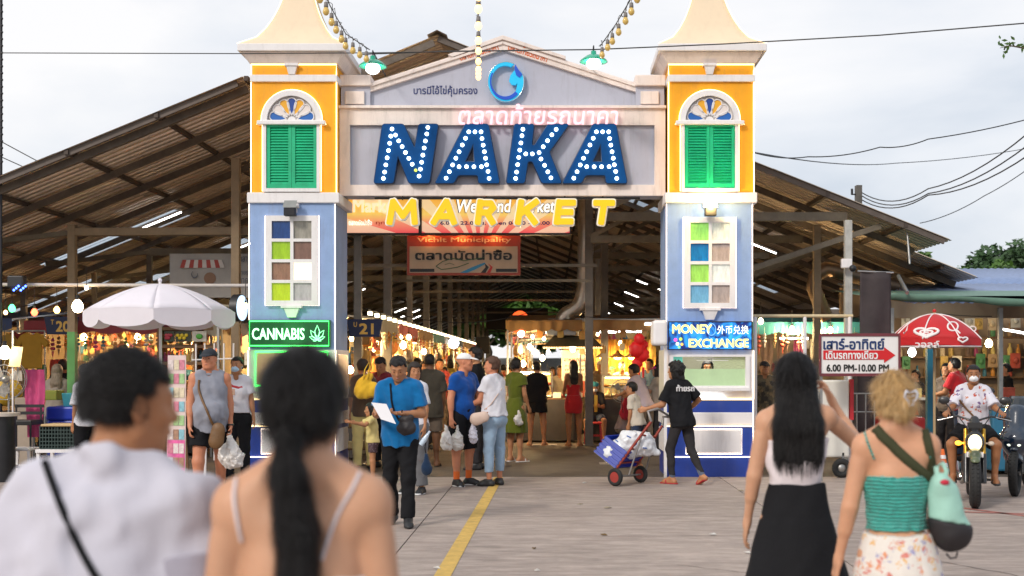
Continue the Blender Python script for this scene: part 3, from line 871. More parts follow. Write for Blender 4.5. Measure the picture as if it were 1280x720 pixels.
 b2=MB();b2 .box(xm-ro-.06,xm+ro+.06,D0-.10,D0+.005,bz-.07,bz-.012);b2 .build('fanlight_sill',M_white,t,bevel=.01)
 cols=[(.015,.13,.46),(.80,.72,.68),(.85,.42,.02),(.01,.06,.32),(.85,.42,.02),(.80,.72,.68),(.015,.13,.46)]
 for i in range(7):
  a=PI*(i+.5)/7;r0,r1=R_*.20,R_*.86
  pts=[]
  for q in range(16):
   u=2*PI*q/16;rr=(r0+r1)/2+(r1-r0)/2*math.cos(u);wd=.055*math.sin(u)*(1.0+.75*math.cos(u))
   pts.append((xm+rr*math.cos(a)-wd*math.sin(a),bz+rr*math.sin(a)+wd*math.cos(a)))
  big=[(xm+(p[0]-xm-rr_*0),p[1])for p in pts for rr_ in(0,)]
  cxm,czm=sum(p[0]for p in pts)/16,sum(p[1]for p in pts)/16
  big=[(cxm+(p[0]-cxm)*1.0+.0,czm+(p[1]-czm))for p in pts]
  b2=MB();b2 .tube([(p[0],D0-.026,p[1])for p in pts],.010,6,closed=True);pf=b2 .build('petal_rim',M_white,t)
  b2=MB();b2 .prism(pts,D0-.022,D0-.005);b2 .build('petal',mat('petal_%d'%(i if i<4 else 6-i),cols[i],.4,var=.05),t)
 b2=MB();b2 .prism(arc(R_*.15),D0-.03,D0);b2 .build('fanlight_hub',M_white,t)
 sx0,sx1,sz0,sz1=xm-31.5/86.9,xm+31.5/86.9,gz(236),gz(154.5)
 fr=shape2d('shutter_frame',[rect(sx0-.045,sx1+.045,sz0-.05,sz1+.01),rect(sx0,sx1,sz0,sz1)],D0+.0,.06,M_white,t)
 for s in(0,1):
  a,b_=(sx0+.004,(sx0+sx1)/2-.002)if s==0 else((sx0+sx1)/2+.002,sx1-.004)
  leaf=shape2d('shutter',[rect(a,b_,sz0+.004,sz1-.004),rect(a+.05,b_-.045,sz0+.07,sz1-.06)],D0-.012,.030,M_green,t)
  m=MB();n=20;h_=(sz1-sz0-.13)/n
  for q in range(n):
   z=sz0+.07+q*h_
   m._add([(a+.05,D0-.036,z),(b_-.045,D0-.036,z),(b_-.045,D0-.012,z+h_*1.02),(a+.05,D0-.012,z+h_*1.02),(a+.05,D0-.004,z),(b_-.045,D0-.004,z)],[(0,1,2,3),(4,5,1,0)])
  o=m.build('louvre',M_green,leaf);o['kind']='stuff'
 e=.012
 for(pa,nm)in(([(y0-e,D0-e,gz(241)),(y0-e,D0-e,gz(103))],0),([(y1+e,D0-e,gz(241)),(y1+e,D0-e,gz(103))],0),([(y0-e,D0-e,gz(94)),(y0-e,D0-e,gz(81)),(y1+e,D0-e,gz(81)),(y1+e,D0-e,gz(94))],0)):
  strip('light_strip',pa,.008,M_strip,t)
 pts=[(sx0-.06,D0-.03,sz0-.04),(sx0-.06,D0-.03,bz-.07),(xm-ro-.07,D0-.05,bz-.06),(xm-ro-.01,D0-.05,bz)]+[(p[0],D0-.035,p[1])for p in reversed(arc(ro+.012))]+[(xm+ro+.07,D0-.05,bz-.06),(sx1+.06,D0-.03,bz-.07),(sx1+.06,D0-.03,sz0-.04)]
 strip('light_strip',pts,.006,M_strip,t)
 return t,x0,x1,xm,gx,gz,D0,D1
def stained_window(t,cx0,cx1,pz0,pz1,cols,gx,gz,D0):
 x0,x1,z1,z0=gx(cx0),gx(cx1),gz(pz0),gz(pz1)
 panes=[]
 w=x1-x0;h_=z1-z0
 pc=[(x0+w*.118,x0+w*.475),(x0+w*.535,x0+w*.882)]
 pr=[(z1-h_*(.06+.230*i+.196),z1-h_*(.06+.230*i))for i in range(4)]
 win=shape2d('window',[rect(x0,x1,z0,z1)]+[rect(a,b,c,d)for a,b in pc for c,d in pr],D0,.06,M_white,t)
 strip('light_strip',[(x0-.012,D0-.02,z0),(x1+.012,D0-.02,z0),(x1+.012,D0-.02,z1),(x0-.012,D0-.02,z1)],.006,emis('pink_white_strip',(1,.80,.70),2.2),t,closed=True)
 for r in range(4):
  for c in range(2):
   a,b=pc[c];z_,z2=pr[r]
   col,em=cols[r][c]
   m=MB();m.box(a-.005,b+.005,D0-.03,D0-.012,z_-.005,z2+.005)
   nm='pane_%.2f_%.2f_%.2f'%tuple(col)
   o=m.build('pane',mat(nm,col,.10,var=.28,vs=22,bump=.5,bs=40,emit=em,stretch=(1,1,.3)),win)
 m=MB();xm=(x0+x1)/2
 m.box(xm-.15,xm+.15,D0-.09,D0+.01,gz(pz1+3.5),gz(pz1));m.frustum((xm-.06,xm+.06,D0-.05,D0+.01),(xm-.11,xm+.11,D0-.075,D0+.01),gz(pz1+15),gz(pz1+3.7));m.build('bracket',M_white,t,bevel=.004)
 m=MB();m.box(xm-.10,xm+.10,D0-.055,D0+.01,gz(260),gz(255));m.box(xm-.07,xm+.07,D0-.04,D0+.01,gz(266),gz(260.2));m.build('bracket',M_white,t,bevel=.004)
 return win
wall_l=gate_tower('yellow and blue gate tower on the left, with the green cannabis sign',312.5,418,1)
wall_r=gate_tower('yellow and blue gate tower on the right, with the money exchange booth',834,939.5,-1)
t,x0,x1,xm,gx,gz,D0,D1=wall_l
K=1
stained_window(t,333,398,270,382,[[((.01,.055,.22),0),((.33,.31,.26),0)],[((.30,.50,.01),.15),((.22,.12,.09),0)],[((.30,.16,.10),.0),((.9,.78,.60),.9)],[((.42,.55,.01),.2),((.42,.40,.40),.1)]],gx,gz,D0)
TL=t
m=MB();m.box(gx(322),gx(408),D0-.03,D0+.02,gz(480),gz(441));m.build('booth_window',mat('booth_glass_warm',(.25,.17,.10),.12,var=.5,vs=3,emit=.25,ecol=(1,.6,.3)),t)
strip('light_strip',[(gx(320),D0-.045,gz(482)),(gx(410),D0-.045,gz(482)),(gx(410),D0-.045,gz(440)),(gx(320),D0-.045,gz(440))],.012,emis('green_neon',(.05,1,.12),4),t,closed=True)
m=MB();m.box(x1-.01,x1+.035,D0+.15,D1-.15,gz(487),gz(443));m.build('booth_window',mat('booth_side_warm',(.5,.32,.22),.2,var=.4,vs=5,emit=.35,ecol=(1,.6,.3)),t)
def base_panels(t,x0,x1,gx,gz,D0,D1,plx0,plx1,side):
 m=MB();m.box(x0-.03,x1+.03,D0-.032,D1+.02,gz(531),gz(515.5));m.build('white_band',M_white,t,bevel=.004)
 m=MB();m.box(plx0,plx1,D0-.032,D0+.0,gz(566),gz(537));m.build('white_panel',M_white,t,bevel=.01)
 strip('light_strip',[(plx0-.01,D0-.03,gz(567)),(plx1+.01,D0-.03,gz(567)),(plx1+.01,D0-.03,gz(536)),(plx0-.01,D0-.03,gz(536))],.007,M_stripw,t,closed=True)
 for a in(571,):strip('light_strip',[(x0-.02,D0-.028,gz(a)),(x1+.02,D0-.028,gz(a))],.008,M_stripw,t)
 strip('light_strip',[(x0-.02,D0-.028,gz(571)),(x0-.02,D0-.028,gz(500))],.007,M_stripw,t)
 strip('light_strip',[(x1+.02,D0-.028,gz(571)),(x1+.02,D0-.028,gz(500))],.007,M_stripw,t)
 strip('light_strip',[(x0-.025,D0-.035,gz(499)),(x1+.025,D0-.035,gz(499))],.010,M_strip,t)
 strip('light_strip',[(x0-.025,D0-.04,gz(532.5)),(x1+.025,D0-.04,gz(532.5))],.008,M_strip,t)
 strip('light_strip',[(x0-.025,D0-.028,gz(499)),(x0-.025,D0-.028,gz(438))],.006,M_stripw,t)
 strip('light_strip',[(x1+.025,D0-.028,gz(499)),(x1+.025,D0-.028,gz(438))],.006,M_stripw,t)
 ex=(x1+.014)if side>0 else(x0-.014)
 m=MB()
 xa,xb=(x1-.01,x1+.035)if side>0 else(x0-.035,x0+.01)
 m.box(xa,xb,D0+.12,D1-.12,gz(566),gz(537));m.build('white_panel',M_white,t,bevel=.008)
base_panels(t,x0,x1,gx,gz,D0,D1,gx(328),gx(402),1)
for xx in(x0-.01,x1+.012):strip('light_strip',[(xx,D0-.012,gz(437)),(xx,D0-.012,gz(255))],.006,emis('pink_white_strip',(1,.80,.70),2.2),t)
t,x0,x1,xm,gx,gz,D0,D1=wall_r
TR=t
stained_window(t,855,919,272,385,[[((.30,.70,.13),.12),((.75,.78,.68),.1)],[((.0,.19,.50),0),((.46,.37,.33),0)],[((.33,.68,.10),.12),((.80,.82,.74),.15)],[((.17,.44,.66),.05),((.46,.37,.33),0)]],gx,gz,D0)
for xx in(x0-.012,x1+.01):strip('light_strip',[(xx,D0-.012,gz(402)),(xx,D0-.012,gz(255))],.006,emis('pink_white_strip',(1,.80,.70),2.2),t)
wx0,wx1,wz1,wz0=gx(841),gx(931),gz(446),gz(482)
bw=shape2d('booth_window',[rect(wx0-.06,wx1+.06,wz0-.05,wz1+.03),rect(wx0,wx1,wz0,wz1)],D0-.02,.05,M_white,t)
M_fr=mat('frosted_green',(.42,.58,.34),.45,var=.12,vs=4,emit=.10,ecol=(.65,.8,.4))
for(pa,pb,qa,qb,mm_)in((843,931,461,482,M_fr),(892,931,446,460.8,mat('frosted_lines',(.40,.46,.28),.4,var=.3,vs=18,stretch=(1,1,6),emit=.12,ecol=(.7,.7,.35))),(841,853,446,482,mat('booth_teal',(.12,.55,.45),.3,var=.1,emit=.2,ecol=(.2,.8,.6)))):
 off=.008 if mm_.name=='booth_teal' else .0
 m=MB();m.box(gx(pa),gx(pb),D0-.012-off,D0-.006-off,gz(qb),gz(qa));m.build('pane',mm_,bw)
for(a,b,c_)in((.30,.85,447.5),(.34,.80,450)):
 m=MB();m.box(wx0+a,wx0+b,D0-.018,D0-.0135,gz(c_+1),gz(c_));m.build('notice_line',mat('notice_white',(.8,.8,.75),.6,var=0),bw)
point_light('booth_lamp',(gx(886),D0+.35,gz(441)),9,(1,.92,.70),.08,t)
m=MB();m.box(wx0-.03,wx1+.05,D0-.17,D0-.02,gz(488.5),gz(484));m.build('counter_sill',M_white,t,bevel=.006)
strip('light_strip',[(gx(848),D0-.05,gz(497)),(gx(905),D0-.05,gz(497))],.014,emis('cool_tube',(.85,.95,1),6),t)
base_panels(t,x0,x1,gx,gz,D0,D1,gx(858),gx(926),-1)
m=MB();m.box(gx(829),gx(832.5),D0-.14,D0-.08,0,gz(432));m.build('frame_post',M_white,t)
m=MB();m.box(gx(814),gx(832),D0-.28,D0+.12,gz(432),gz(401));m.build('meter_box',M_white,t,bevel=.04)
for(T_,px_,on)in((TL,366,False),(TR,886,True)):
 fl=thing('floodlight',('lit' if on else 'unlit')+' floodlight above the stained window of the '+('right' if on else 'left')+' tower','floodlight',(PX(px_,G),G-.1,PZ(266,G)))
 m=MB();m.box(PX(px_-7,G),PX(px_+7,G),G-.24,G-.12,PZ(272,G),PZ(262,G));m.beam((PX(px_,G),G-.14,PZ(266,G)),(PX(px_,G),G-.02,PZ(263,G)),.03)
 m.build('housing',M_dark,fl,bevel=.008)
 m=MB();m._add([(PX(px_-8,G),G-.25,PZ(262,G)),(PX(px_+8,G),G-.25,PZ(262,G)),(PX(px_+8,G),G-.13,PZ(252,G)),(PX(px_-8,G),G-.13,PZ(252,G))],[(0,1,2,3)])
 m.build('lens',emis('flood_on',(1,.80,.42),22)if on else mat('flood_off',(.3,.3,.3),.2),fl)
 if on:point_light('flood_glow',(PX(px_,G),G-.30,PZ(260,G)),30,(1,.66,.22),.06,fl)
LY=G+.34
lx=lambda px:PX(px,LY);lz=lambda py:PZ(py,LY)
lt=thing('entrance_lintel','pale gabled sign wall spanning between the two gate towers','sign wall',(lx(628),LY+.2,lz(245)))
LD=LY+.42
shape2d('sign_frame',[rect(lx(425.5),lx(831),lz(245),lz(137)),rect(lx(438),lx(818),lz(232),lz(157))],LY,.06,M_cream,lt,bevel=.004)
m=MB();m.box(lx(426),lx(830.5),LY,LD,lz(244.5),lz(137.3));m.build('sign_back',M_lav,lt)
m=MB();m.box(lx(424),lx(832),LY-.11,LD,lz(137),lz(133.5));m.build('moulding',M_cream,lt,bevel=.005)
for(a,b)in((426.5,463),(794.5,830)):
 m=MB();m.box(lx(a),lx(b),LY-.02,LD,lz(137),lz(106));m.build('end_block',M_lav,lt)
 m=MB();m.box(lx(a-1),lx(b+1.5),LY-.08,LD,lz(108.5),lz(95));m.build('end_cap',M_cream,lt,bevel=.012)
 m=MB();m.box(lx(a+6),lx(b-7),LY-.06,LY,lz(131),lz(115));m.build('square_boss',M_cream,lt,bevel=.006)
m=MB();m.prism([(lx(462),lz(137)),(lx(795),lz(137)),(lx(795),lz(110)),(lx(628.5),lz(60)),(lx(462),lz(110))],LY+.05,LD-.02);m.build('gable',M_lav,lt)
m=MB()
m.prism([(lx(462),lz(115)),(lx(462),lz(103.5)),(lx(628.5),lz(50)),(lx(628.5),lz(62.5))],LY-.01,LD);m.build('gable_border',M_cream,lt,bevel=.004)
m=MB();m.prism([(lx(795),lz(115)),(lx(795),lz(103.5)),(lx(628.5),lz(50)),(lx(628.5),lz(62.5))],LY-.01,LD);m.build('gable_border',M_cream,lt,bevel=.004)
m=MB();m.prism([(lx(566),lz(72)),(lx(628.5),lz(50.2)),(lx(707),lz(75)),(lx(707),lz(71)),(lx(628.5),lz(45)),(lx(560),lz(69))],LY-.05,LD+.02);m.build('gable_coping',M_cream,lt,bevel=.004)
for s in(-1,1):
 a=(lx(628.5+s*166),lz(107.5));b=(lx(628.5),lz(53.8))
 m=MB();m.beam((a[0],LY-.022,a[1]+.0),(b[0],LY-.022,b[1]),.03,.035,up=(0,0,1));m.build('border_moulding',M_cream,lt)
M_or=mat('orange_lettering',(.80,.17,.04),.6,var=0)
for(a,b,za,zb)in((573,623,71,56.5),(635,686,56.5,73)):
 xa,xb,z0_,z1_=lx(a),lx(b),lz(za),lz(zb)
 rot=math.atan2(z1_-z0_,xb-xa)
 text('lettering','ตลาดท้ายรถนาคา',xa,xb,(z0_+z1_)/2,LY-.013,M_or,lt,h=.135,bold=.03,rot=rot)
text('lettering','บารมีไอ้ไข่คุ้มครอง',lx(516.5),lx(596.5),lz(113),LY+.046,mat('navy_lettering',(.02,.035,.16),.6,var=0),lt,h=.165,bold=.02)
M_cy=mat('emblem_cyan',(.01,.50,.85),.35,var=.05,emit=.15);M_bl=mat('emblem_blue',(.01,.08,.55),.35,var=.05,emit=.1)
em=thing('emblem','round blue and cyan wave emblem on the gable','emblem',(lx(632),LY,lz(103)))
EX=lambda u,v:(lx(632.5+u),lz(103-v))
outer=[EX(22.5*math.cos(a),25*math.sin(a))for a in np.linspace(math.radians(62),math.radians(395),44)]
inner=[EX(-1.0+17.2*math.cos(a)*1.0,.8+19.3*math.sin(a))for a in np.linspace(math.radians(322),math.radians(66),36)]
drop=[EX(21.5,9),EX(16,14.5),EX(11.5,22),EX(10.5,14),EX(5.5,8),EX(4,1),EX(7,-3.5),EX(12,-4),EX(14.5,-1.5)]
shape2d('wave',[outer+drop[0:1]+drop[1:]+inner],LY+.01,.05,M_cy,em)
b1=[EX(20*math.cos(a),22.5*math.sin(a))for a in np.linspace(math.radians(150),math.radians(318),26)]
b2_=[EX(-1.0+17.2*math.cos(a),.8+19.3*math.sin(a))for a in np.linspace(math.radians(318),math.radians(150),26)]
shape2d('dark_wave',[b1+b2_],LY-.041,.012,M_bl,em)
shape2d('flame_tip',[[EX(11.5,22),EX(10.8,15),EX(13,8),EX(17,5),EX(20.5,9),EX(16,14.5)]],LY-.041,.012,M_bl,em)
m=MB();m.tube([(p[0],LY-.038,p[1])for p in outer],.006,5);m.build('rim',mat('chrome_rim',(.6,.7,.7),.2,.9,var=0),em)
M_let=mat('letter_blue',(.001,.062,.23),.6,var=.15,vs=3,spec=.15);M_letside=mat('letter_side',(.004,.03,.10),.4,var=.1)
M_bulb=emis('letter_bulb',(.80,1,.96),4)
NP=[(480,158),(506,158),(520,188),(525,158),(549,158),(538,231),(513,231),(499,196),(493.5,231),(469.5,231)]
AP=[(582.5,158),(611,158),(625,231),(599,231),(598.5,221),(573.5,221),(568.5,231),(545,231)];AH=[(592.5,182),(594,204.5),(582,204.5)]
KP=[(643.5,158),(667.5,158),(665,184),(668,184.5),(685,158),(711,158),(686.5,192.5),(702,231),(677.5,231),(666,204),(660,204),(656,231),(633.5,231)]
NB=[(222,265),(213,318),(205,371),(196,425),(186,479),(176,532),(167,585),(158,632),(248,310),(272,353),(297,396),(322,440),(347,483),(372,527),(488,254),(480,302),(470,354),(461,406),(451,459),(442,512),(433,563),(423,615)]
AB=[(792,286),(838,286),(883,286),(768,334),(744,384),(720,434),(696,482),(672,532),(648,582),(624,630),(890,336),(899,385),(908,434),(917,482),(925,531),(935,580),(943,632),(720,545),(775,545),(830,545),(886,545)]
KB=[(204,267),(197,315),(189,369),(181,422),(173,476),(165,530),(157,585),(150,632),(225,450),(274,450),(324,440),(355,397),(387,352),(419,308),(451,268),(338,488),(365,535),(389,583),(412,628)]
def rnd_poly(P,r,n=4):
 out_=[];L_=len(P)
 for i in range(L_):
  p=Vector(P[i]);a=(Vector(P[i-1])-p);b=(Vector(P[(i+1)%L_])-p)
  ra=min(r,a.length*.4);rb=min(r,b.length*.4)
  A_=p+a.normalized()*ra;B_=p+b.normalized()*rb
  for q in range(n+1):
   t_=q/n;c=A_*(1-t_)**2+p*2*t_*(1-t_)+B_*t_*t_
   out_.append((c.x,c.y))
 return out_
BLB=None
for ch,lb,P_,H_,B_,off,org in(('N','first big blue bulb letter, the N at the left',NP,None,NB,0,455),('A','second big blue bulb letter, the A between N and K',AP,AH,AB,0,455),('K','third big blue bulb letter, the K',KP,None,KB,0,620),('A','last big blue bulb letter, the A beside the right tower',AP,AH,AB,158,455)):
 le=thing('bulb_letter',lb,'letter',(lx(sum(p[0]for p in P_)/len(P_)+off),LY-.06,lz(231)),'big blue letters with bulbs')
 o1=rnd_poly([(p[0]+off,p[1])for p in P_],3.5);W2=lambda L_:[(lx(x),lz(y))for x,y in L_]
 hs=[W2([(p[0]+off,p[1])for p in H_])]if H_ else[]
 shape2d('letter_box',[W2(o1)]+hs,LY-.06,.10,M_letside,le,bevel=.012)
 o2=rnd_poly([(p[0]+off,p[1])for p in P_],3)
 cx_=sum(p[0]for p in o2)/len(o2);cy_=sum(p[1]for p in o2)/len(o2)
 bm=W2(o2)
 shape2d('letter_face',[bm]+hs,LY-.162,.004,M_let,le)
 for(u,v)in B_:
  px_,py_=org+u/6+off,120+v/6
  if BLB is None:
   m=MB();m.ball((0,0,0),(.028,.022,.028),10,6);BLB=m.build('bulb',M_bulb,le,world=False)
   BLB.location=Vector((lx(px_),LY-.175,lz(py_)))-Vector(le.location)
  else:
   o=bpy.data.objects.new('bulb',BLB.data);COL.objects.link(o);o.parent=le
   o.location=Vector((lx(px_),LY-.175,lz(py_)))-Vector(le.location)
_d=MB();_d.ball((lx(521.3),LY-.175,lz(215.3)),.024,10,6);_d.build('bulb',emis('dim_bulb',(.7,.8,.1),.8),[o for o in COL.objects if o.name=='bulb_letter'][0])
nl=thing('neon_script','pale pink glowing Thai script above the big blue letters','neon sign',(lx(672),LY-.12,lz(150)))
text('glowing_script','ตลาดท้ายรถนาคา',lx(574),lx(772),lz(145.5),LY-.14,emis('pink_neon',(1,.56,.66),.72),nl,h=.30,bold=.012,extrude=.012,shear=.12)
M_yl=mat('letter_yellow',(.92,.56,.0),.4,var=.04,emit=.14,ecol=(1,.62,.0));M_lw=mat('letter_white_edge',(.80,.78,.72),.4,var=0,emit=.12)
ST=dict(M=[((-.42,-.5),(-.30,.5)),((-.30,.5),(.02,-.18)),((.02,-.18),(.36,.5)),((.36,.5),(.42,-.5))],A=[((-.45,-.5),(.08,.5)),((.08,.5),(.38,-.5)),((-.2,-.2),(.26,-.2))],R=[((-.33,-.5),(-.22,.5)),((-.22,.42),(.20,.42)),((.20,.42),(.30,.2)),((.30,.2),(.12,-.02)),((.12,-.02),(-.2,-.02)),((.05,-.05),(.28,-.5))],K=[((-.38,-.5),(-.24,.5)),((-.25,-.05),(.38,.5)),((-.05,.08),(.32,-.5))],E=[((-.33,-.5),(-.22,.5)),((-.22,.45),(.36,.45)),((-.27,.0),(.26,.0)),((-.33,-.45),(.26,-.45))],T=[((-.30,.44),(.40,.44)),((.05,.44),(-.07,-.5))])
NTH=dict(M='first',A='second',R='third',K='fourth',E='fifth',T='last')
for ch,px_ in zip('MARKET',(503,556,607.5,659,706,753.5)):
 YL=LY-.02;c=(PX(px_,YL),PZ(265.5,YL))
 le=thing('hanging_letter','%s yellow letter hanging under the sign wall, a white-edged %s'%(NTH[ch],ch),'letter',(c[0],YL,c[1]),'yellow letters hanging under the sign')
 wf=.36 if ch!='M' else .44;hh=.305
 segs=[((c[0]+a[0]*wf,c[1]+a[1]*hh),(c[0]+b[0]*wf,c[1]+b[1]*hh))for a,b in ST[ch]]
 for(nm,th,ya,yb,mm)in(('white_edge',.134,YL-.02,YL+.05,M_lw),('yellow_face',.092,YL-.045,YL-.021,M_yl)):
  m=MB()
  for q,(a,b)in enumerate(segs):
   d=Vector((b[0]-a[0],b[1]-a[1]));L_=d.length;d.normalize();n=Vector((-d.y,d.x));ex_=th*.38
   p0=Vector(a)-d*ex_;p1=Vector(b)+d*ex_;e_=.0008*q
   m.prism(rnd_poly([tuple(p0+n*th/2),tuple(p0-n*th/2),tuple(p1-n*th/2),tuple(p1+n*th/2)],th*.3,3),ya-e_,yb+e_)
  o=m.build(nm,mm,le);o['kind']='stuff' if False else 'thing'
  del o['kind']
 m=MB();m.beam((c[0],YL+.02,PZ(250,YL)),(c[0],YL+.02,PZ(245,YL)),.02);m.build('hanger',M_black,le)
m=MB();m.beam((PX(468,LY),LY+.03,PZ(247.5,LY)),(PX(800,LY),LY+.03,PZ(247.5,LY)),.03);tag(m.build('hanging_rail',M_black),'black rail under the sign wall carrying the yellow letters','rail')
cs=thing('neon_sign','green neon CANNABIS sign with a leaf on the left tower','neon sign',(PX(363,G),G-.08,PZ(417,G)))
a,b,c,d=PX(312,G),PX(414,G),PZ(434,G),PZ(400,G)
m=MB();m.box(a,b,G-.075,G-.003,c,d);m.build('sign_box',mat('sign_dark_green',(.004,.035,.012),.3,var=.2,vs=4,emit=.10,ecol=(0,.5,.1)),cs,bevel=.01)
strip('neon_border',[(a+.02,G-.085,c+.02),(b-.02,G-.085,c+.02),(b-.02,G-.085,d-.02),(a+.02,G-.085,d-.02)],.008,emis('green_neon',(.05,1,.12),4),cs,closed=True)
text('neon_lettering','CANNABIS',PX(317,G),PX(382,G),PZ(417.5,G),G-.085,emis('pale_green_neon',(.45,1,.55),2.2),cs,h=.165,bold=.015,extrude=.006)
m=MB();lc=(PX(398,G),PZ(425,G))
for i,(an,ln)in enumerate(((90,.21),(125,.17),(55,.17),(158,.12),(22,.12),(195,.06),(-15,.06))):
 an=math.radians(an);dx,dz=math.cos(an),math.sin(an);w=ln*.16
 pts=[(lc[0]+dx*ln*t_-dz*w*s_,G-.088-i*.0005,lc[1]+dz*ln*t_+dx*w*s_)for t_,s_ in((0.05,0),(.3,.8),(.6,1),(1,0),(.6,-1),(.3,-.8))]
 m.tube(pts,.0055,5,closed=True)
m.build('neon_leaf',emis('leaf_green_neon',(.25,1,.4),2.2),cs)
point_light('neon_glow',(PX(363,G),G-.35,PZ(417,G)),3,(.1,1,.2),.2,cs)
es=thing('lit_sign','blue illuminated MONEY EXCHANGE sign on the right tower','sign',(PX(887,G),G-.08,PZ(420,G)))
a,b,c,d=PX(835,G),PX(938.5,G),PZ(437,G),PZ(402.5,G)
mm=mat('exchange_blue',(.01,.05,.35),.3,var=0)
nt_=mm.node_tree;bs_=nt_.nodes['Principled BSDF'];tcx=nt_.nodes.new('ShaderNodeTexCoord');wv=nt_.nodes.new('ShaderNodeTexNoise');wv.inputs['Scale'].default_value=5;wv.inputs['Distortion'].default_value=1.5
rp_=nt_.nodes.new('ShaderNodeValToRGB');rp_.color_ramp.elements[0].position=.40;rp_.color_ramp.elements[0].color=(.003,.012,.11,1);rp_.color_ramp.elements[1].position=.68;rp_.color_ramp.elements[1].color=(.02,.30,.85,1)
nt_.links.new(tcx.outputs['Object'],wv.inputs['Vector']);nt_.links.new(wv.outputs['Fac'],rp_.inputs[0]);nt_.links.new(rp_.outputs[0],bs_.inputs['Base Color']);nt_.links.new(rp_.outputs[0],bs_.inputs['Emission Color']);bs_.inputs['Emission Strength'].default_value=.9
m=MB();m.box(a,b,G-.09,G-.003,c,d);m.build('sign_box',mm,es,bevel=.008)
m=MB()
for z in(c,d):m.beam((a-.01,G-.095,z),(b+.01,G-.095,z),.014)
for x in(a,b):m.beam((x,G-.096,c),(x,G-.096,d),.014)
m.build('sign_border',M_black,es)
ML=emis('lit_yellow_print',(1,.90,.25),.95)
text('lettering','MONEY',PX(839.5,G),PX(889,G),PZ(411.5,G),G-.093,ML,es,h=.13,bold=.05)
text('lettering','EXCHANGE',PX(860,G),PX(934.5,G),PZ(429,G),G-.093,ML,es,h=.125,bold=.05)
text('lettering','外币兑换',PX(895.5,G),PX(934.5,G),PZ(412.5,G),G-.093,emis('lit_white_print',(.85,.9,.8),.9),es,h=.125,bold=.012)
for(u,v,r,cc)in((843.5,425,.026,(.9,.1,.5)),(850,424,.024,(.5,.8,.1)),(846,430,.026,(.8,.9,.6)),(851.5,430.5,.022,(.9,.5,.1)),(848,434,.02,(.3,.9,.3))):
 m=MB();m.prism([(PX(u,G)+r*math.cos(q*PI/6),PZ(v,G)+r*math.sin(q*PI/6))for q in range(12)],G-.0945,G-.0905);m.build('petal_mark',emis('dot_%.1f%.1f'%(cc[0],cc[1]),cc,.8),es)
m=MB();m.tube([(PX(888,G)+.065*math.cos(q),G-.0945,PZ(412,G)+.085*math.sin(q))for q in np.linspace(0,2*PI,20)[:-1]],.005,4,closed=True);m.build('ring_mark',emis('ring_blue',(.2,.5,1),.8),es)
# ground
def concrete(name,base,streak=.18):
 m=mat(name,base,.85,var=0)
 nt=m.node_tree;N=nt.nodes;L=nt.links;b=N['Principled BSDF']
 tc=N.new('ShaderNodeNewGeometry');pos=tc.outputs['Position']
 def noise(scale,detail,st=None,rough=.6):
  n=N.new('ShaderNodeTexNoise');n.inputs['Scale'].default_value=scale;n.inputs['Detail'].default_value=detail;n.inputs['Roughness'].default_value=rough
  s=pos
  if st:
   mp=N.new('ShaderNodeMapping');mp.inputs['Scale'].default_value=st;L.new(pos,mp.inputs[0]);s=mp.outputs[0]
  L.new(s,n.inputs['Vector']);return n.outputs['Fac']
 def mix(fac,a,c,typ='MIX'):
  x=N.new('ShaderNodeMix');x.data_type='RGBA';x.blend_type=typ
  if isinstance(fac,float):x.inputs[0].default_value=fac
  else:L.new(fac,x.inputs[0])
  for i,v in((6,a),(7,c)):
   if isinstance(v,tuple):x.inputs[i].default_value=(*v,1)
   else:L.new(v,x.inputs[i])
  return x.outputs[2]
 def ramp(f,a,c):
  r=N.new('ShaderNodeMapRange');r.inputs[1].default_value=a;r.inputs[2].default_value=c;L.new(f,r.inputs[0]);return r.outputs[0]
 dark=tuple(c*.60 for c in base);lite=tuple(min(1,c*1.28)for c in base)
 c1=mix(ramp(noise(.55,8,None,.7),.35,.68),dark,base)
 c2=mix(ramp(noise(2.2,8,(1,3.2,1),.7),.42,.72),c1,lite)
 c3=mix(ramp(noise(5,6,(.9,2.6,1),.75),.50,.70),c2,tuple(c*.78 for c in base))
 c4=mix(ramp(noise(1.1,12,(1,1.6,1),.85),.60,.72),c3,(base[0]*.45,base[1]*.36,base[2]*.32))
 v=N.new('ShaderNodeTexVoronoi');v.inputs['Scale'].default_value=7;L.new(pos,v.inputs['Vector'])
 spots=ramp(v.outputs['Distance'],.035,.02)
 nn=ramp(noise(1.3,3),.55,.6);mu=N.new('ShaderNodeMath');mu.operation='MULTIPLY';L.new(spots,mu.inputs[0]);L.new(nn,mu.inputs[1])
 c5=mix(mu.outputs[0],c4,(.09,.08,.075))
 oi=N.new('ShaderNodeObjectInfo');mr=N.new('ShaderNodeMapRange');mr.inputs[3].default_value=.90;mr.inputs[4].default_value=1.07;L.new(oi.outputs['Random'],mr.inputs[0])
 vm=N.new('ShaderNodeVectorMath');vm.operation='SCALE';L.new(c5,vm.inputs[0]);L.new(mr.outputs[0],vm.inputs['Scale'])
 L.new(vm.outputs[0],b.inputs['Base Color'])
 bp=N.new('ShaderNodeBump');bp.inputs['Strength'].default_value=.7;bp.inputs['Distance'].default_value=.006
 ad=N.new('ShaderNodeMath');L.new(noise(14,5,(.8,2.2,1),.7),ad.inputs[0]);L.new(noise(90,4),ad.inputs[1])
 L.new(ad.outputs[0],bp.inputs['Height']);L.new(bp.outputs[0],b.inputs['Normal'])
 rr=N.new('ShaderNodeMapRange');rr.inputs[3].default_value=.62;rr.inputs[4].default_value=.95;L.new(noise(3,6),rr.inputs[0]);L.new(rr.outputs[0],b.inputs['Roughness'])
 return m
M_conc=concrete('forecourt_concrete',(.40,.325,.285))
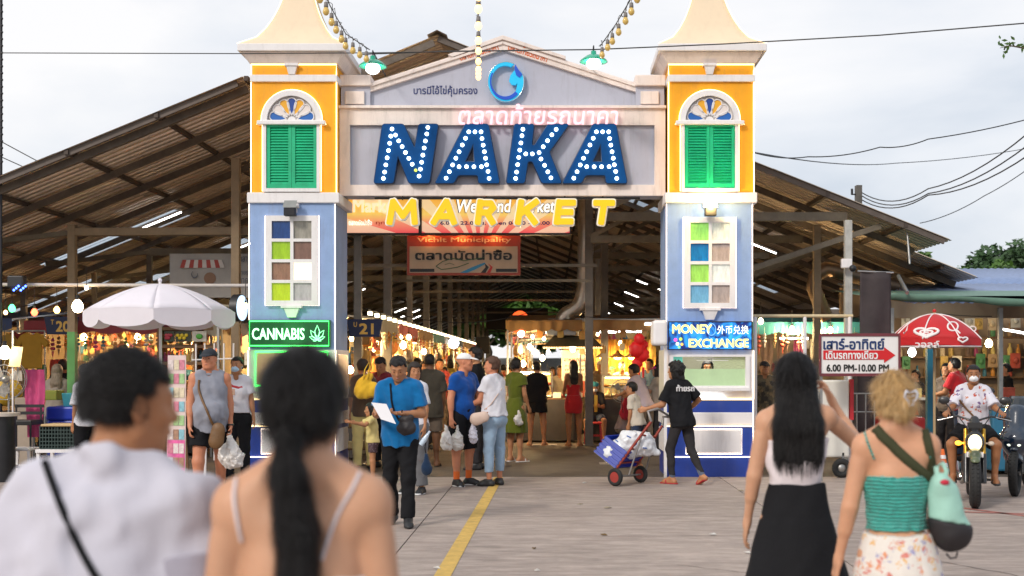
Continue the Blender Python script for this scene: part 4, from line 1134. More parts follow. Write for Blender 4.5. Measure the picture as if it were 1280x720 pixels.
M_floor=concrete('market_floor_concrete',(.11,.085,.065))
def struct(o):o['kind']='structure';return o
m=MB();m.box(-900,900,-300,1800,-.4,-.03);struct(m.build('ground',mat('far_ground',(.12,.12,.08),.95,var=.3,vs=.05)))
fc=bpy.data.objects.new('forecourt',None);COL.objects.link(fc);fc['kind']='structure'
m=MB();m.box(-15.9,17.6,-6,17.30,-.03,-.012);m.build('joint_bed',mat('joint_dark',(.06,.05,.045),.95),fc)
xs=[-15.9,-12.1,-8.5,-4.92,-1.33,2.4,6.2,9.9,13.7,17.6];ys=[-6,-1.2,3.4,8.0,12.72,17.28]
for i in range(len(xs)-1):
 for j in range(len(ys)-1):
  g=.006 if i!=3 else .008
  m=MB();dz=.0015*((i*7+j*3)%3)
  m.box(xs[i]+g,xs[i+1]-g,ys[j]+.006,ys[j+1]-.006,-.06,dz-.003);m.build('concrete_slab',M_conc,fc)
M_cr=mat('crack',(.05,.04,.035),1,var=0)
def crack(pts,w=.006,seed=0):
 rs=random.Random(seed);m=MB();P=[]
 for(a,b)in zip(pts[:-1],pts[1:]):
  for q in range(8):
   f=q/8;P.append((a[0]+(b[0]-a[0])*f+rs.uniform(-.015,.015),a[1]+(b[1]-a[1])*f+rs.uniform(-.02,.02)))
 P.append(pts[-1])
 for(a,b)in zip(P[:-1],P[1:]):
  d=Vector((b[0]-a[0],b[1]-a[1])).normalized()*w*rs.uniform(.4,1);n=(-d.y,d.x)
  m.quad((a[0]-n[0],a[1]-n[1],.0035),(b[0]-n[0],b[1]-n[1],.0035),(b[0]+n[0],b[1]+n[1],.0035),(a[0]+n[0],a[1]+n[1],.0035))
 m.build('crack',M_cr,fc)
crack([(2.1,13.8),(2.9,13.2),(3.9,12.9)],seed=1);crack([(3.1,9.9),(3.5,9.2),(3.85,8.4)],seed=2);crack([(-1.2,14.6),(.5,14.3),(1.9,14.5)],.004,seed=3)
crack([(-.4,11.4),(.9,11.2),(2.2,11.35)],.004,seed=4);crack([(1,9.6),(1.6,9.2),(2.3,9.25)],.005,seed=5)
m=MB();m.quad((-.925,6,.0028),(-.795,6,.0028),(-.70,17.2,.0028),(-.83,17.2,.0028))
yl=mat('worn_yellow_paint',(.62,.40,.10),.8,var=.25,vs=9,dirt=.35)
m.build('yellow_line',yl,fc)
M_red=mat('worn_red_paint',(.42,.16,.13),.85,var=.3,vs=7,dirt=.5)
for pts in(((4.55,13.55),(5.3,12.3),(5.9,11.5),(6.5,11.3)),((4.5,13.1),(5.2,12.9),(6.2,13.5))):
 m=MB()
 for a,b in zip(pts[:-1],pts[1:]):
  d=Vector((b[0]-a[0],b[1]-a[1])).normalized()*.045
  m.quad((a[0]+d.y,a[1]-d.x,.004),(b[0]+d.y,b[1]-d.x,.004),(b[0]-d.y,b[1]+d.x,.004),(a[0]-d.y,a[1]+d.x,.004))
 m.build('red_line',M_red,fc)
rs=random.Random(31)
for i in range(16):
 x,y=rs.uniform(-1,6.5),rs.uniform(8.5,17);a=rs.uniform(0,6.28);l_=rs.uniform(.02,.05);d=Vector((math.cos(a),math.sin(a),0));n_=Vector((-d.y,d.x,0));p=Vector((x,y,.005));k_=rs.uniform(.3,.8)
 m=MB();v=[p-d*l_,p-n_*l_*k_,p+d*l_,p+n_*l_*k_];m._add(v+[q+Vector((0,0,.004+.01*(j%2)))for j,q in enumerate(v)],[(4,5,6,7),(0,4,7,3),(0,1,5,4),(1,2,6,5),(2,3,7,6)])
 tag(m.build('litter_scrap',mat('scrap_%d'%(i%3),[(.6,.58,.55),(.16,.10,.04),(.35,.30,.22)][i%3],.8)),'tiny %s scrap lying on the forecourt concrete'%['white paper','dry leaf','cardboard'][i%3],'litter','scraps on the forecourt')
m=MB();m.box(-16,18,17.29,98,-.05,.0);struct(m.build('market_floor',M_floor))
for(x,y,w,d)in((-.9,20.4,.5,.4),(1.0,19.6,.45,.4),(-.2,24.2,.6,.35)):
 m=MB();m.box(x-w/2,x+w/2,y-d/2,y+d/2,.0,.006);m.build('manhole_cover',mat('steel_cover',(.30,.27,.25),.5,.5,var=.3),None);o=COL.objects[-1]
for i,o in enumerate([o for o in COL.objects if o.name.startswith('manhole_cover')]):tag(o,'steel floor cover in the market floor, %s'%['on the left near the gate','on the right near the gate','farther in before the food stall'][i],'manhole cover','steel covers in the market floor')
# market roof
RX,RZ=-1.86,6.98;SL,SR=.41,.40
M_sheet=mat('zinc_sheet',(.74,.60,.47),.36,.35,var=.35,vs=3,rnd=.22,stretch=(.3,3,1),dirt=.5)
M_raft=mat('rusty_rafter',(.15,.12,.095),.6,.3,var=.35,vs=6)
M_purl=mat('dark_purlin',(.08,.06,.05),.6,.3,var=.3)
M_trans=mat('clear_sheet',(.62,.68,.74),.4,var=.25,vs=5,dirt=.3,trans=0)
M_post=mat('post_grey_paint',(.21,.19,.17),.6,.2,var=.2,vs=5,dirt=.3,rnd=.15)
nt_=M_trans.node_tree;tr=nt_.nodes.new('ShaderNodeBsdfTranslucent');tr.inputs[0].default_value=(.7,.8,.9,1);mxs=nt_.nodes.new('ShaderNodeMixShader');mxs.inputs[0].default_value=.6
nt_.links.new(nt_.nodes['Principled BSDF'].outputs[0],mxs.inputs[1]);nt_.links.new(tr.outputs[0],mxs.inputs[2]);nt_.links.new(mxs.outputs[0],nt_.nodes['Material Output'].inputs[0])
roof=thing('market_roof','huge open gabled market roof of brown corrugated metal sheets','roof',(RX,19.5,RZ))
SDX=2.77
def sheet_mesh(dx,slope,side,depth=1.0):
 m=MB();P=[];nr=max(1,int(round(depth/.2)))
 for i in range(nr):
  y=i*depth/nr;w=depth/nr
  P+=[(y,0),(y+w*.55,0),(y+w*.65,.040),(y+w*.9,.040)]
 P.append((depth,0));x0=-.06
 for(y,z)in P:m.v+=[(side*x0,y,z-(-x0)*0+slope*.06),(side*dx,y,z-slope*dx)]
 n=len(P)
 for i in range(n-1):m.f.append((2*i,2*i+1,2*i+3,2*i+2));m.sm.append(False);m.mi.append(0)
 me=bpy.data.meshes.new('roof_sheet');me.from_pydata(m.v,[],m.f);me.update();return me
me_L=sheet_mesh(SDX+.05,SL,-1);me_R=sheet_mesh(SDX+.05,SR,1);me_R4=sheet_mesh(1.2,SR,1)
me_Lt=me_L.copy();me_Rt=me_R.copy()
for me in(me_L,me_R,me_R4):me.materials.append(M_sheet)
me_Lt.materials.append(M_trans);me_Rt.materials.append(M_trans)
def add_sheet(me,x,y,z):
 o=bpy.data.objects.new('roof_sheet',me);COL.objects.link(o);o.parent=roof;o.location=Vector((x,y,z))-Vector(roof.location)
clearL={(2,23),(2,28),(3,26)};clearR={(1,27),(2,33)}
YF=38
for i in range(4):
 y0=19.5 if i==0 else 17.7
 x=RX-i*SDX;z=RZ-SL*i*SDX+.0
 yy=y0
 while yy<YF:
  q=int(yy)
  add_sheet(me_Lt if(i,q)in clearL else me_L,x,yy,z-.004*(i%2));yy+=1.0
for i in range(4):
 x=RX+i*SDX;z=RZ-SR*i*SDX
 yy=19.5 if i<3 else 21.5
 while yy<YF:
  add_sheet((me_Rt if(i,int(yy))in clearR else me_R)if i<3 else me_R4,x,yy,z-.004*(i%2));yy+=1.0
for sd_,ln,sl in((-1,11.1,SL),(1,9.4,SR)):
 m=MB();yy=YF
 base=sheet_mesh(ln,sl,sd_)
 V=[v.co.copy()for v in base.vertices];Fq=[tuple(p.vertices)for p in base.polygons]
 while yy<92:m._add([(RX+v.x,yy+v.y,RZ+v.z)for v in V],Fq);yy+=1.0
 o=m.build('roof_sheets_far',M_sheet,roof);o['kind']='stuff'
m=MB();m._add([(RX-.16,19.4,RZ-.03),(RX,19.4,RZ+.05),(RX+.16,19.4,RZ-.03),(RX-.16,92,RZ-.03),(RX,92,RZ+.05),(RX+.16,92,RZ-.03)],[(0,1,4,3),(1,2,5,4)]);m.build('ridge_cap',M_sheet,roof)
def zl(x):return RZ-SL*(RX-x)
def zr(x):return RZ-SR*(x-RX)
yy=18.0;k=0
while yy<92:
 step=1.45 if yy<32 else 2.9
 for side in(-1,1):
  if side==-1:a=(RX-(.05 if yy>19.4 else 2.7),yy);b=(-12.95,yy);zf=zl
  else:
   if yy<19.5:continue
   a=(RX+.05,yy);b=(6.3 if yy<21.5 else 7.5,yy);zf=zr
  m=MB();th=.05 if k%3 else .08
  m.beam((a[0],yy,zf(a[0])-.13),(b[0],yy,zf(b[0])-.13),th,.11);m.build('rafter',M_raft,roof)
 yy+=step;k+=1
m=MB();m.beam((RX-2.8,17.78,zl(RX-2.8)-.05),(-12.95,17.78,zl(-12.95)-.05),.05,.10);m.build('verge_rafter',mat('verge_grey',(.13,.105,.09),.6,.3,var=.2),roof)
m=MB();m.beam((RX,19.56,RZ-.05),(6.4,19.56,zr(6.4)-.05),.05,.10);m.build('verge_rafter',mat('verge_grey',(.13,.105,.09)),roof)
for i in range(1,9):
 x=RX-i*1.33;m=MB();m.beam((x,19.5 if x>-4.4 else 17.72,zl(x)-.045),(x,92,zl(x)-.045),.06,.07);m.build('purlin',M_purl,roof)
for i in range(1,8):
 x=RX+i*1.27;m=MB();m.beam((x,19.52 if x<6.4 else 21.6,zr(x)-.045),(x,92,zr(x)-.045),.06,.07);m.build('purlin',M_purl,roof)
M_tie=mat('tie_beam_paint',(.17,.14,.10),.6,.2,var=.25,dirt=.4)
kk=0;yy=19.75
while yy<62:
 for(xa,xb,z)in((-7.8,-3.1,3.80),(.75,4.85,4.05)):
  m=MB();m.beam((xa,yy,z),(xb,yy,z),.09,.14);m.build('tie_beam',M_tie,roof)
 m=MB();m.beam((-3.1,yy+.02,3.25),(.75,yy+.02,3.25),.04,.05);m.build('tie_rod',M_tie,roof)
 m=MB();m.beam((-3.1,yy,4.3),(-4.9,yy,zl(-4.9)-.2),.08,.08);m.beam((-7.8,yy,3.8),(-9.8,yy,zl(-9.8)-.16),.08,.08);m.beam((.75,yy,4.1),(2.6,yy,zr(2.6)-.16),.08,.08);m.beam((3.3,yy,3.2),(5.4,yy,zr(5.4)-.18),.09,.09)
 o=m.build('truss_braces',M_tie,roof);o['kind']='stuff'
 yy+=3.5 if yy<30 else 7;kk+=1
def column(x,y,z1,w,lb,mt,z0=0):
 m=MB();m.box(x-w/2,x+w/2,y-w/2,y+w/2,z0,z1);m.box(x-w/2-.05,x+w/2+.05,y-w/2-.05,y+w/2+.05,0,.02)
 o=m.build('roof_column',mt,bevel=.006);tag(o,lb,'column','steel columns carrying the market roof');return o
for i in range(12):
 y=19.3+3.5*i
 column(-3.12,y,zl(-3.12)-.1,.15 if i%2 else .12,'grey square column in the row along the left stalls, number of its distance %s'%('near' if i<3 else 'far')if False else('square grey column beside the left stalls, %s one back from the sign'%['first','second','third','fourth','fifth','sixth','seventh','eighth','ninth','tenth','eleventh','twelfth'][i]),M_post)
 if 0<i<5:column(.74 if i==1 else 1.15,y+1.2 if i==1 else y,zr(1.2)-.1,.16,'square grey column of the right row, %s from the front'%['','nearest','second','third','fourth','fifth','sixth','seventh','eighth','ninth','tenth','eleventh'][i],M_post)
M_gpost=mat('green_post',(.10,.30,.08),.55,var=.15);M_bpost=mat('brown_post',(.24,.17,.10),.7,var=.2,dirt=.3)
t=thing('roof_column','left front post, brown above and green below, under the roof edge','column',(PX(90.5,19.6),19.6,0));x=PX(90.5,19.6)
m=MB();m.box(x-.06,x+.06,19.54,19.66,2.15,3.9);m.build('upper_post',M_bpost,t);m=MB();m.box(x-.062,x+.062,19.538,19.662,0,2.15);m.build('lower_post',M_gpost,t)
m=MB();m.beam((PX(90,19.6),19.6,3.78),(PX(312,19.6),19.6,3.80),.10,.12);tag(m.build('crossbeam',M_bpost),'brown crossbeam between the green post and the left tower','beam')
column(PX(295,19.4),19.4,4.95,.13,'tall wooden-brown post just left of the left tower',M_bpost)
column(PX(1060,18.6),18.6,3.85,.11,'pale post right of the right tower with a camera on it',mat('post_pale',(.46,.46,.43),.6,var=.2,dirt=.5))
column(PX(1021,20.5),20.5,4.0,.12,'brown rusty post behind the pale post on the right',M_bpost)
for px_,y,z in((187,24,3.9),(118,26,3.6),(30,22,3.2)):column(PX(px_,y),y,z,.10,'dark slim post standing among the stalls at column %s'%{555:'the aisle edge',187:'the white umbrella',118:'the green sign',30:'the far left bulbs'}[px_],M_raft)
t=thing('security_camera','white security camera on the pale right-hand post','camera',(PX(1060,18.4),18.4,PZ(330,18.4)))
m=MB();q=Vector(t.location);m.box(q.x-.10,q.x+.06,q.y-.02,q.y+.06,q.z-.06,q.z+.08);m.build('mount',M_white,t,bevel=.01);m=MB();m.ball((q.x+.06,q.y-.05,q.z-.07),.055);m.build('dome',M_black,t)
t=thing('pipe_frame','pale pipe frame between the right tower and the arrow sign','frame',(PX(1000,18.0),18.0,0));Yq=18.0
M_pipe=mat('pipe_cream',(.62,.50,.30),.5,var=.15,dirt=.2)
m=MB();m.tube([(PX(941,Yq),Yq,PZ(395,Yq)),(PX(1066,Yq),Yq,PZ(395,Yq))],.026);m.build('top_rail',M_pipe,t)
for px_ in(944,1006,1062):
 m=MB();m.tube([(PX(px_,Yq),Yq,0),(PX(px_,Yq),Yq,PZ(396,Yq))],.028);m.build('post',M_white,t)
m=MB();m.tube([(PX(-60,18.2),18.2,PZ(355.5,18.2)),(PX(160,18.2),18.22,PZ(356.5,18.2)),(PX(313,18.2),18.2,PZ(357,18.2))],.028);tag(m.build('banner_pipe',mat('pipe_white',(.55,.50,.46),.5,var=.15)),'long pale horizontal pipe left of the gate above the umbrella','pipe')
M_tube=emis('tube_white',(1,.95,.88),9);M_tubeb=emis('tube_far',(1,.93,.80),8)
def tube_lamp(x,y,side,lb,ln=1.2,lit=True,w=.035):
 zf=zl if side<0 else zr;s=side
 a=Vector((x-.5*ln,y,zf(x-.5*ln)-.26));b=Vector((x+.5*ln,y,zf(x+.5*ln)-.26))
 t=thing('tube_lamp',lb,'lamp',tuple((a+b)/2),'fluorescent tubes under the market roof')
 m=MB();m.beam(a+Vector((0,0,.03)),b+Vector((0,0,.03)),.06,.04);m.build('lamp_body',M_white,t)
 m=MB();m.tube([a,b],w*.5);m.build('tube',M_tube,t)
WRD=['nearest','second','third','fourth','fifth','sixth','seventh','eighth','ninth','tenth','eleventh','twelfth']
for i,(px_,Y_)in enumerate(((194,23.1),(300,28.7),(440,46),(503,60),(513,64),(524,68))):tube_lamp(PX(px_,Y_),Y_,-1,'lit tube lamp under the left roof slope, %s from the left edge'%WRD[i],1.0)
for i,(px_,Y_)in enumerate(((943,26),(812,44),(795,51),(780,60),(757,70))):tube_lamp(PX(px_,Y_),Y_,1,'lit tube lamp under the right roof slope, %s of the row'%WRD[i],.95)
# boards hanging in the opening
YB=19.15;bx=lambda p:PX(p,YB);bz=lambda p:PZ(p,YB)
def banner_mat(name):
 m=mat(name,(.9,.5,.1),.4,var=0,emit=.55)
 nt=m.node_tree;N=nt.nodes;L=nt.links;b=N['Principled BSDF']
 tc=N.new('ShaderNodeNewGeometry');sp=N.new('ShaderNodeSeparateXYZ');L.new(tc.outputs['Position'],sp.inputs[0])
 def math_(op,a,b_=None):
  x=N.new('ShaderNodeMath');x.operation=op
  for i,v in enumerate((a,b_)):
   if v is None:continue
   if isinstance(v,(int,float)):x.inputs[i].default_value=v
   else:L.new(v,x.inputs[i])
  return x.outputs[0]
 dx=math_('SUBTRACT',sp.outputs[0],bx(600));dz=math_('SUBTRACT',sp.outputs[2],bz(322))
 ang=math_('ARCTAN2',dz,dx);ray=math_('GREATER_THAN',math_('SINE',math_('MULTIPLY',ang,22)),0)
 hz=math_('DIVIDE',math_('SUBTRACT',sp.outputs[2],bz(292)),bz(248)-bz(292))
 r=N.new('ShaderNodeValToRGB');els=r.color_ramp.elements;els[0].color=(.85,.10,.10,1);els[0].position=.05;els[1].color=(.92,.42,.05,1);els[1].position=1
 e=els.new(.3);e.color=(.90,.28,.16,1);e=els.new(.55);e.color=(.95,.62,.14,1)
 L.new(hz,r.inputs[0])
 mx=N.new('ShaderNodeMix');mx.data_type='RGBA';L.new(math_('MULTIPLY',ray,.6),mx.inputs[0]);L.new(r.outputs[0],mx.inputs[6]);mx.inputs[7].default_value=(.95,.80,.52,1)
 L.new(mx.outputs[2],b.inputs['Base Color']);L.new(mx.outputs[2],b.inputs['Emission Color'])
 return m
M_ban=banner_mat('banner_rays')
t=thing('lit_banner','orange and red illuminated Weekend Market banner hanging behind the yellow letters','banner',(bx(573),YB,bz(292)))
for(a,b)in((433,523),(527.5,712)):
 m=MB();m.box(bx(a),bx(b),YB,YB+.12,bz(291),bz(249));m.build('banner_panel',M_ban,t)
m=MB();m.beam((bx(430),YB+.05,bz(292.5)),(bx(714),YB+.05,bz(292.5)),.15,.03);m.beam((bx(525),YB+.04,bz(292)),(bx(525),YB+.04,bz(248)),.04,.16);m.beam((bx(713),YB+.04,bz(292)),(bx(713),YB+.04,bz(248)),.02,.16);m.build('banner_frame',M_black,t)
M_bw=emis('banner_white',(1,.95,.85),.8);M_bn=mat('banner_navy',(.01,.02,.25),.5,var=0);M_bo=mat('banner_outline',(.10,.12,.20),.5,var=0)
text('lettering','Market',bx(441),bx(499),bz(257),YB-.008,emis('banner_peach',(1,.70,.45),.8),t,h=.22,bold=.05)
text('lettering','Weekend Market',bx(570),bx(695),bz(257.5),YB-.004,M_bo,t,h=.235,bold=.075,shear=.15)
text('lettering','Weekend Market',bx(571),bx(694),bz(257.5),YB-.008,M_bw,t,h=.21,bold=.03,shear=.15)
text('lettering','16.00 - 22.00 น. Open 04.00 - 10.00 pm',bx(547),bx(702),bz(279.5),YB-.006,M_bn,t,h=.075,bold=.04)
text('lettering','ตลาดนัดน่าซื้อ',bx(436),bx(465),bz(278),YB-.006,M_bw,t,h=.09,bold=.02)
text('lettering','ทุกวัน',bx(470),bx(492),bz(279),YB-.006,mat('banner_red',(.7,.08,.02),.5,var=0),t,h=.08,bold=.02)
t=thing('notice_board','red framed cream board reading Vichit Municipality under the lit banner','sign',(bx(579),YB+.3,bz(343)));YV=YB+.25
vx=lambda p:PX(p,YV);vz=lambda p:PZ(p,YV)
m=MB();m.box(vx(509),vx(650.5),YV,YV+.05,vz(344),vz(292.5));m.build('board',mat('board_red',(.40,.05,.02),.5,var=.12),t)
m=MB();m.box(vx(512),vx(647),YV-.006,YV-.001,vz(341),vz(308));m.build('board_face',mat('board_cream',(.52,.37,.24),.5,var=.1),t)
text('lettering','Vichit Municipality',vx(521),vx(639),vz(300.5),YV-.004,mat('board_tan',(.75,.45,.25),.5,var=0),t,h=.10,bold=.03)
text('lettering','ตลาดนัดน่าซื้อ',vx(519),vx(640),vz(318.5),YV-.010,mat('print_black',(.015,.015,.015),.5,var=0),t,h=.17,bold=.05)
for(a,b)in((512.5,543),(620,646)):
 m=MB();m.box(vx(a),vx(b),YV-.0095,YV-.0065,vz(340),vz(336));m.build('black_bar',mat('print_black',(.015,.015,.015)),t)
for(pts,r)in(([(545,333),(553,327),(566,323),(580,326),(592,324),(606,322)],.006),([(545,333),(552,337),(560,336),(572,334),(586,329)],.006),([(556,331),(562,329),(568,331)],.004)):
 m=MB();m.tube([(vx(a),YV-.012,vz(b))for a,b in pts],r,4)
 m.build('drawn_outline',mat('print_green',(.03,.12,.04),.5,var=0),t)
for(pts,nm,c_)in(([(575,341),(590,334),(606,328),(607,330),(594,337),(584,341)],'print_blue',(.03,.25,.45)),([(601,341),(607,334),(606,329),(611,334),(607,341)],'print_black',(.015,)*3),([(608.5,341),(613,334),(610,329),(616,334),(613,341)],'print_redswoosh',(.55,.03,.02))):
 m=MB();m.prism([(vx(a),vz(b))for a,b in pts],YV-.010,YV-.0065);m.build('swoosh',mat(nm,c_,.5,var=0),t)
for px_ in(537,578,618):point_light('board_lamp',(vx(px_),YV-.10,vz(294)),1.6,(1,.45,.12),.03,t)
for(px0,px1,py0,py1,Y_,lb)in((608,685,412,385,42,'long black board hanging far back over the aisle'),(595,612,442,421,38,'small dark green board far back in the aisle')):
 m=MB();m.box(PX(px0,Y_),PX(px1,Y_),Y_,Y_+.1,PZ(py0,Y_),PZ(py1,Y_));tag(m.build('hanging_board',mat('board_black',(.012,.012,.015),.7,var=.1)),lb,'board')
def row_sign(tx,sup,px0,px1,py0,py1,Y_,lb):
 t=thing('row_sign',lb,'sign',(PX((px0+px1)/2,Y_),Y_,PZ(py1,Y_)),'navy row number signs')
 k_=(px1-px0)*.09
 m=MB();m.prism([(PX(px0,Y_),PZ(py0,Y_)),(PX(px1,Y_),PZ(py0,Y_)),(PX(px1-k_,Y_),PZ(py1,Y_)),(PX(px0+k_,Y_),PZ(py1,Y_))],Y_,Y_+.04);m.build('sign_panel',mat('sign_navy',(.01,.018,.07),.5,var=.1),t)
 c_=(px0+px1)/2;w_=px1-px0
 text('lettering',tx,PX(c_-w_*.15,Y_),PX(c_+w_*.25,Y_),PZ((py0+py1)/2+1,Y_),Y_-.004,mat('gold_print',(.55,.32,.06),.4,var=0,emit=.12),t,h=(py1-py0)*.62*Y_/FPX,bold=.05)
 text('lettering',sup,PX(c_-w_*.30,Y_),PX(c_-w_*.21,Y_),PZ(py0+(py1-py0)*.3,Y_),Y_-.004,mat('gold_print',(.55,.32,.06)),t,h=(py1-py0)*.28*Y_/FPX,bold=.03)
row_sign('21','U',433,478.5,399,421,18.9,'navy row sign 21 beside the left tower')
row_sign('20','T',55,98,396,418,20.5,'navy row sign 20 above the left stall')
# greenery and trees
M_leaf=mat('leaf_green',(.07,.16,.02),.6,var=.45,vs=1.2,rnd=.2);M_leafd=mat('leaf_dark',(.045,.10,.035),.65,var=.4,vs=.8);M_bark=mat('bark',(.10,.075,.05),.9,var=.3)
def tree(lb,x,y,h,r,n,mt,ls,seed,z0=0,grp='trees beyond the market'):
 rs=random.Random(seed);t=thing('tree',lb,'tree',(x,y,z0),grp)
 m=MB();tops=[]
 m.tube([(x,y,z0),(x+.1*r,y,z0+h*.3),(x-.05*r,y,z0+h*.55),(x,y,z0+h*.8)],[h*.03,h*.024,h*.018,h*.006],8)
 for q in range(9):
  a=q*2.4+rs.random();zz=z0+h*rs.uniform(.3,.75);e=(x+math.cos(a)*r*rs.uniform(.4,.8),y+math.sin(a)*r*rs.uniform(.4,.8),zz+h*rs.uniform(.08,.25))
  m.tube([(x,y,zz),((x+e[0])/2,(y+e[1])/2,(zz+e[2])/2+.03*h),e],[h*.012,h*.008,h*.003],5);tops.append(e)
 m.build('trunk',M_bark,t)
 tops+=[(x+rs.gauss(0,.35)*r,y+rs.gauss(0,.35)*r,z0+h*rs.uniform(.55,.95))for _ in range(14)]
 m=MB()
 for q in range(n):
  c=tops[rs.randrange(len(tops))];s=r*.30
  d=Vector((rs.gauss(0,1),rs.gauss(0,1),rs.gauss(0,.8))).normalized()*s*rs.random()**.35
  p=Vector(c)+d;u=Vector((rs.gauss(0,1),rs.gauss(0,1),rs.gauss(0,.6))).normalized();v=u.cross(Vector((rs.gauss(0,1),rs.gauss(0,1),rs.gauss(0,1)))).normalized()
  l_=ls*rs.uniform(.6,1.3);m._add([p-u*l_,p+v*l_*.45,p+u*l_,p-v*l_*.45],[(0,1,2,3)])
 o=m.build('crown',mt,t);return t
tree('broad bright green tree top at the right behind the blue roofs',PX(1228,55),55,6.3,1.9,4200,M_leaf,.17,1)
tree('tall dark green tree at the right edge behind the roofs',PX(1274,75),75,9.0,3.4,7000,M_leafd,.25,2)
tree('dark green tree rising beyond the bright one',PX(1256,85),85,9.2,2.8,5200,M_leafd,.25,3)
tree('small treetop peeking over the right roof edge',PX(1152,48),48,6.2,1.1,1500,M_leaf,.16,4)
tree('low bush-like treetop beside the red roof',PX(1192,60),60,6.6,1.3,1800,M_leaf,.2,9)
for i,(px_,Y_,h_,r_)in enumerate(((605,98,9,5),(640,104,10,5),(672,97,8.5,4.5),(705,102,9,5),(560,100,9,5))):
 tree('green tree closing the far end of the aisle, %s from the left'%['second','third','fourth','fifth','first'][i],PX(px_,Y_),Y_,h_,r_,4200,M_leaf,.5,20+i,grp='trees at the far end of the aisle')
m=MB();m.box(-14,10,95.5,95.8,0,2.2);tag(m.build('end_wall',mat('end_wall_pale',(.5,.5,.48),.8)),'pale low wall at the far end of the market aisle','wall')
t=thing('tree_branch','thin leafy twig reaching in at the upper right corner','branch',(PX(1300,14),14,PZ(60,14)))
m=MB();m.tube([P3(1330,66,14),P3(1290,62,14),P3(1262,57,14),P3(1250,60,14)],[.02,.012,.007,.003],5);m.build('twig',M_bark,t)
m=MB();rs=random.Random(5)
for q in range(46):
 p=Vector(P3(rs.uniform(1248,1300),rs.gauss(58,6),14));u=Vector((rs.gauss(0,1),rs.gauss(0,.5),rs.gauss(0,.6))).normalized()*.04;v=u.cross(Vector((0,1,.2))).normalized()*.016
 m._add([p-u,p+v,p+u,p-v],[(0,1,2,3)])
m.build('leaves',M_leaf,t)
# poles, wires, festoons
t=thing('utility_pole','weathered concrete utility pole top rising behind the right roof','pole',(PX(1073,30),30,0))
m=MB();x=PX(1073,30);m.box(x-.07,x+.07,29.9,30.1,0,PZ(232,30));m.build('shaft',mat('pole_concrete',(.12,.11,.10),.8,var=.2),t)
m=MB();m.cyl((x-.16,30),.03,PZ(243,30),PZ(236,30),8);m.beam((x-.18,30,PZ(243,30)),(x,30,PZ(243,30)),.03);m.build('insulator',M_dark,t)
M_wire=mat('wire_black',(.02,.02,.022),.5,var=0)
def wire(lb,pts,r=.010,sag=0):
 P=[Vector(P3(*p))for p in pts];Q=[]
 for a,b in zip(P[:-1],P[1:]):
  for q in range(10):f=q/10;v=a.lerp(b,f);v.z-=sag*4*f*(1-f);Q.append(v)
 Q.append(P[-1]);m=MB();m.tube(Q,r,5);o=m.build('overhead_wire',M_wire);return tag(o,lb,'wire','overhead wires')
wire('wire crossing the sky left of the gate and over the gable',[(-40,66,16.6),(300,67,16.6),(465,66,16.6),(742,62,16.6)],.007)
wire('dark cable from the gable over the right tower to the upper right',[(450,68,16.9),(560,64,16.8),(742,62,16.6),(905,55,16.9),(1100,44,16),(1330,25,15)],.009)
for a,b,r_ in((192,148,'uppermost'),(248,155,'upper'),(252,173,'middle'),(254,190,'lower')):
 if a==192:wire('uppermost thin cable leaving the right tower',[(940,190,18),(1010,196,20),(1100,184,20),(1160,174,20),(1330,136,20)],.010,.05)
 else:wire('%s cable from the utility pole to the right'%r_,[(1076,a-8 if r_!='lower' else a-5,30),(1160,a-12 if r_=='upper' else a-10,26),(1330,b-30,20)],.014,.25)
wire('thin slack cable low in the right-hand sky',[(940,190,18),(1120,204,30),(1330,176,34)],.010,.1)
wire('lowest slack cable in the right-hand sky',[(1150,279,36),(1230,245,34),(1330,175,30)],.013,.1)
wire('upper of two short cables at the left edge',[(-30,160,22),(48,202,24)],.010);wire('lower of two short cables at the left edge',[(-30,182,22),(28,208,24)],.010)
m=MB();m.tube([(PX(1,18),18,0),(PX(1.5,18),18,PZ(-30,18))],.022,6)
for q in range(26):m.ball((PX(3.5,18),17.97,PZ(-10+q*8.5,18)),.022,6,4)
tag(m.build('light_mast',M_dark),'thin dark mast at the far left edge of the view','mast')
M_bg=mat('bulb_amber_glass',(.62,.42,.12),.15,var=0,emit=.12);M_sock=mat('bulb_socket',(.20,.18,.17),.5,var=0);M_litb=emis('festoon_lit',(1,.58,.20),2.6)
def festoon_bulb_proto(lit):
 e=thing('festoon_bulb','x','bulb',(0,0,0))
 m=MB();m.lathe([(0,-.055),(.022,-.055),(.026,-.11),(.020,-.115),(0,-.115)],(0,0,0),8);m.tube([(0,0,0),(0,0,-.055)],.004,4);m.build('socket',M_sock,e)
 m=MB();m.lathe([(0,-.205),(.020,-.198),(.036,-.175),(.038,-.155),(.028,-.125),(.018,-.112)],(0,0,0),10);m.build('glass',M_litb if lit else M_bg,e)
 return e
def festoon(pts,n,lit,lb,clabel,s0=.0,hang=.0):
 P=[Vector(p)for p in pts];m=MB();Q=[]
 for a,b in zip(P[:-1],P[1:]):
  for q in range(14):Q.append(a.lerp(b,q/14))
 Q.append(P[-1]);rs=random.Random(3)
 m.tube(Q,.007,5);m.tube([q+Vector((rs.uniform(-.03,.03),0,rs.uniform(-.03,.03)))for q in Q],.004,4)
 tag(m.build('festoon_cable',M_wire),clabel,'cable')
 proto=festoon_bulb_proto(lit);L_=len(Q)-1
 for i in range(n):
  f=(i+.5)/n;q=Q[int(f*L_)]
  o=proto if i==0 else dup(proto)
  o.location=q;o['label']=lb%WRD2[i];o['group']='hanging festoon bulbs'
WRD2=['first','second','third','fourth','fifth','sixth','seventh','eighth','ninth','tenth','eleventh','twelfth','thirteenth','fourteenth','fifteenth']
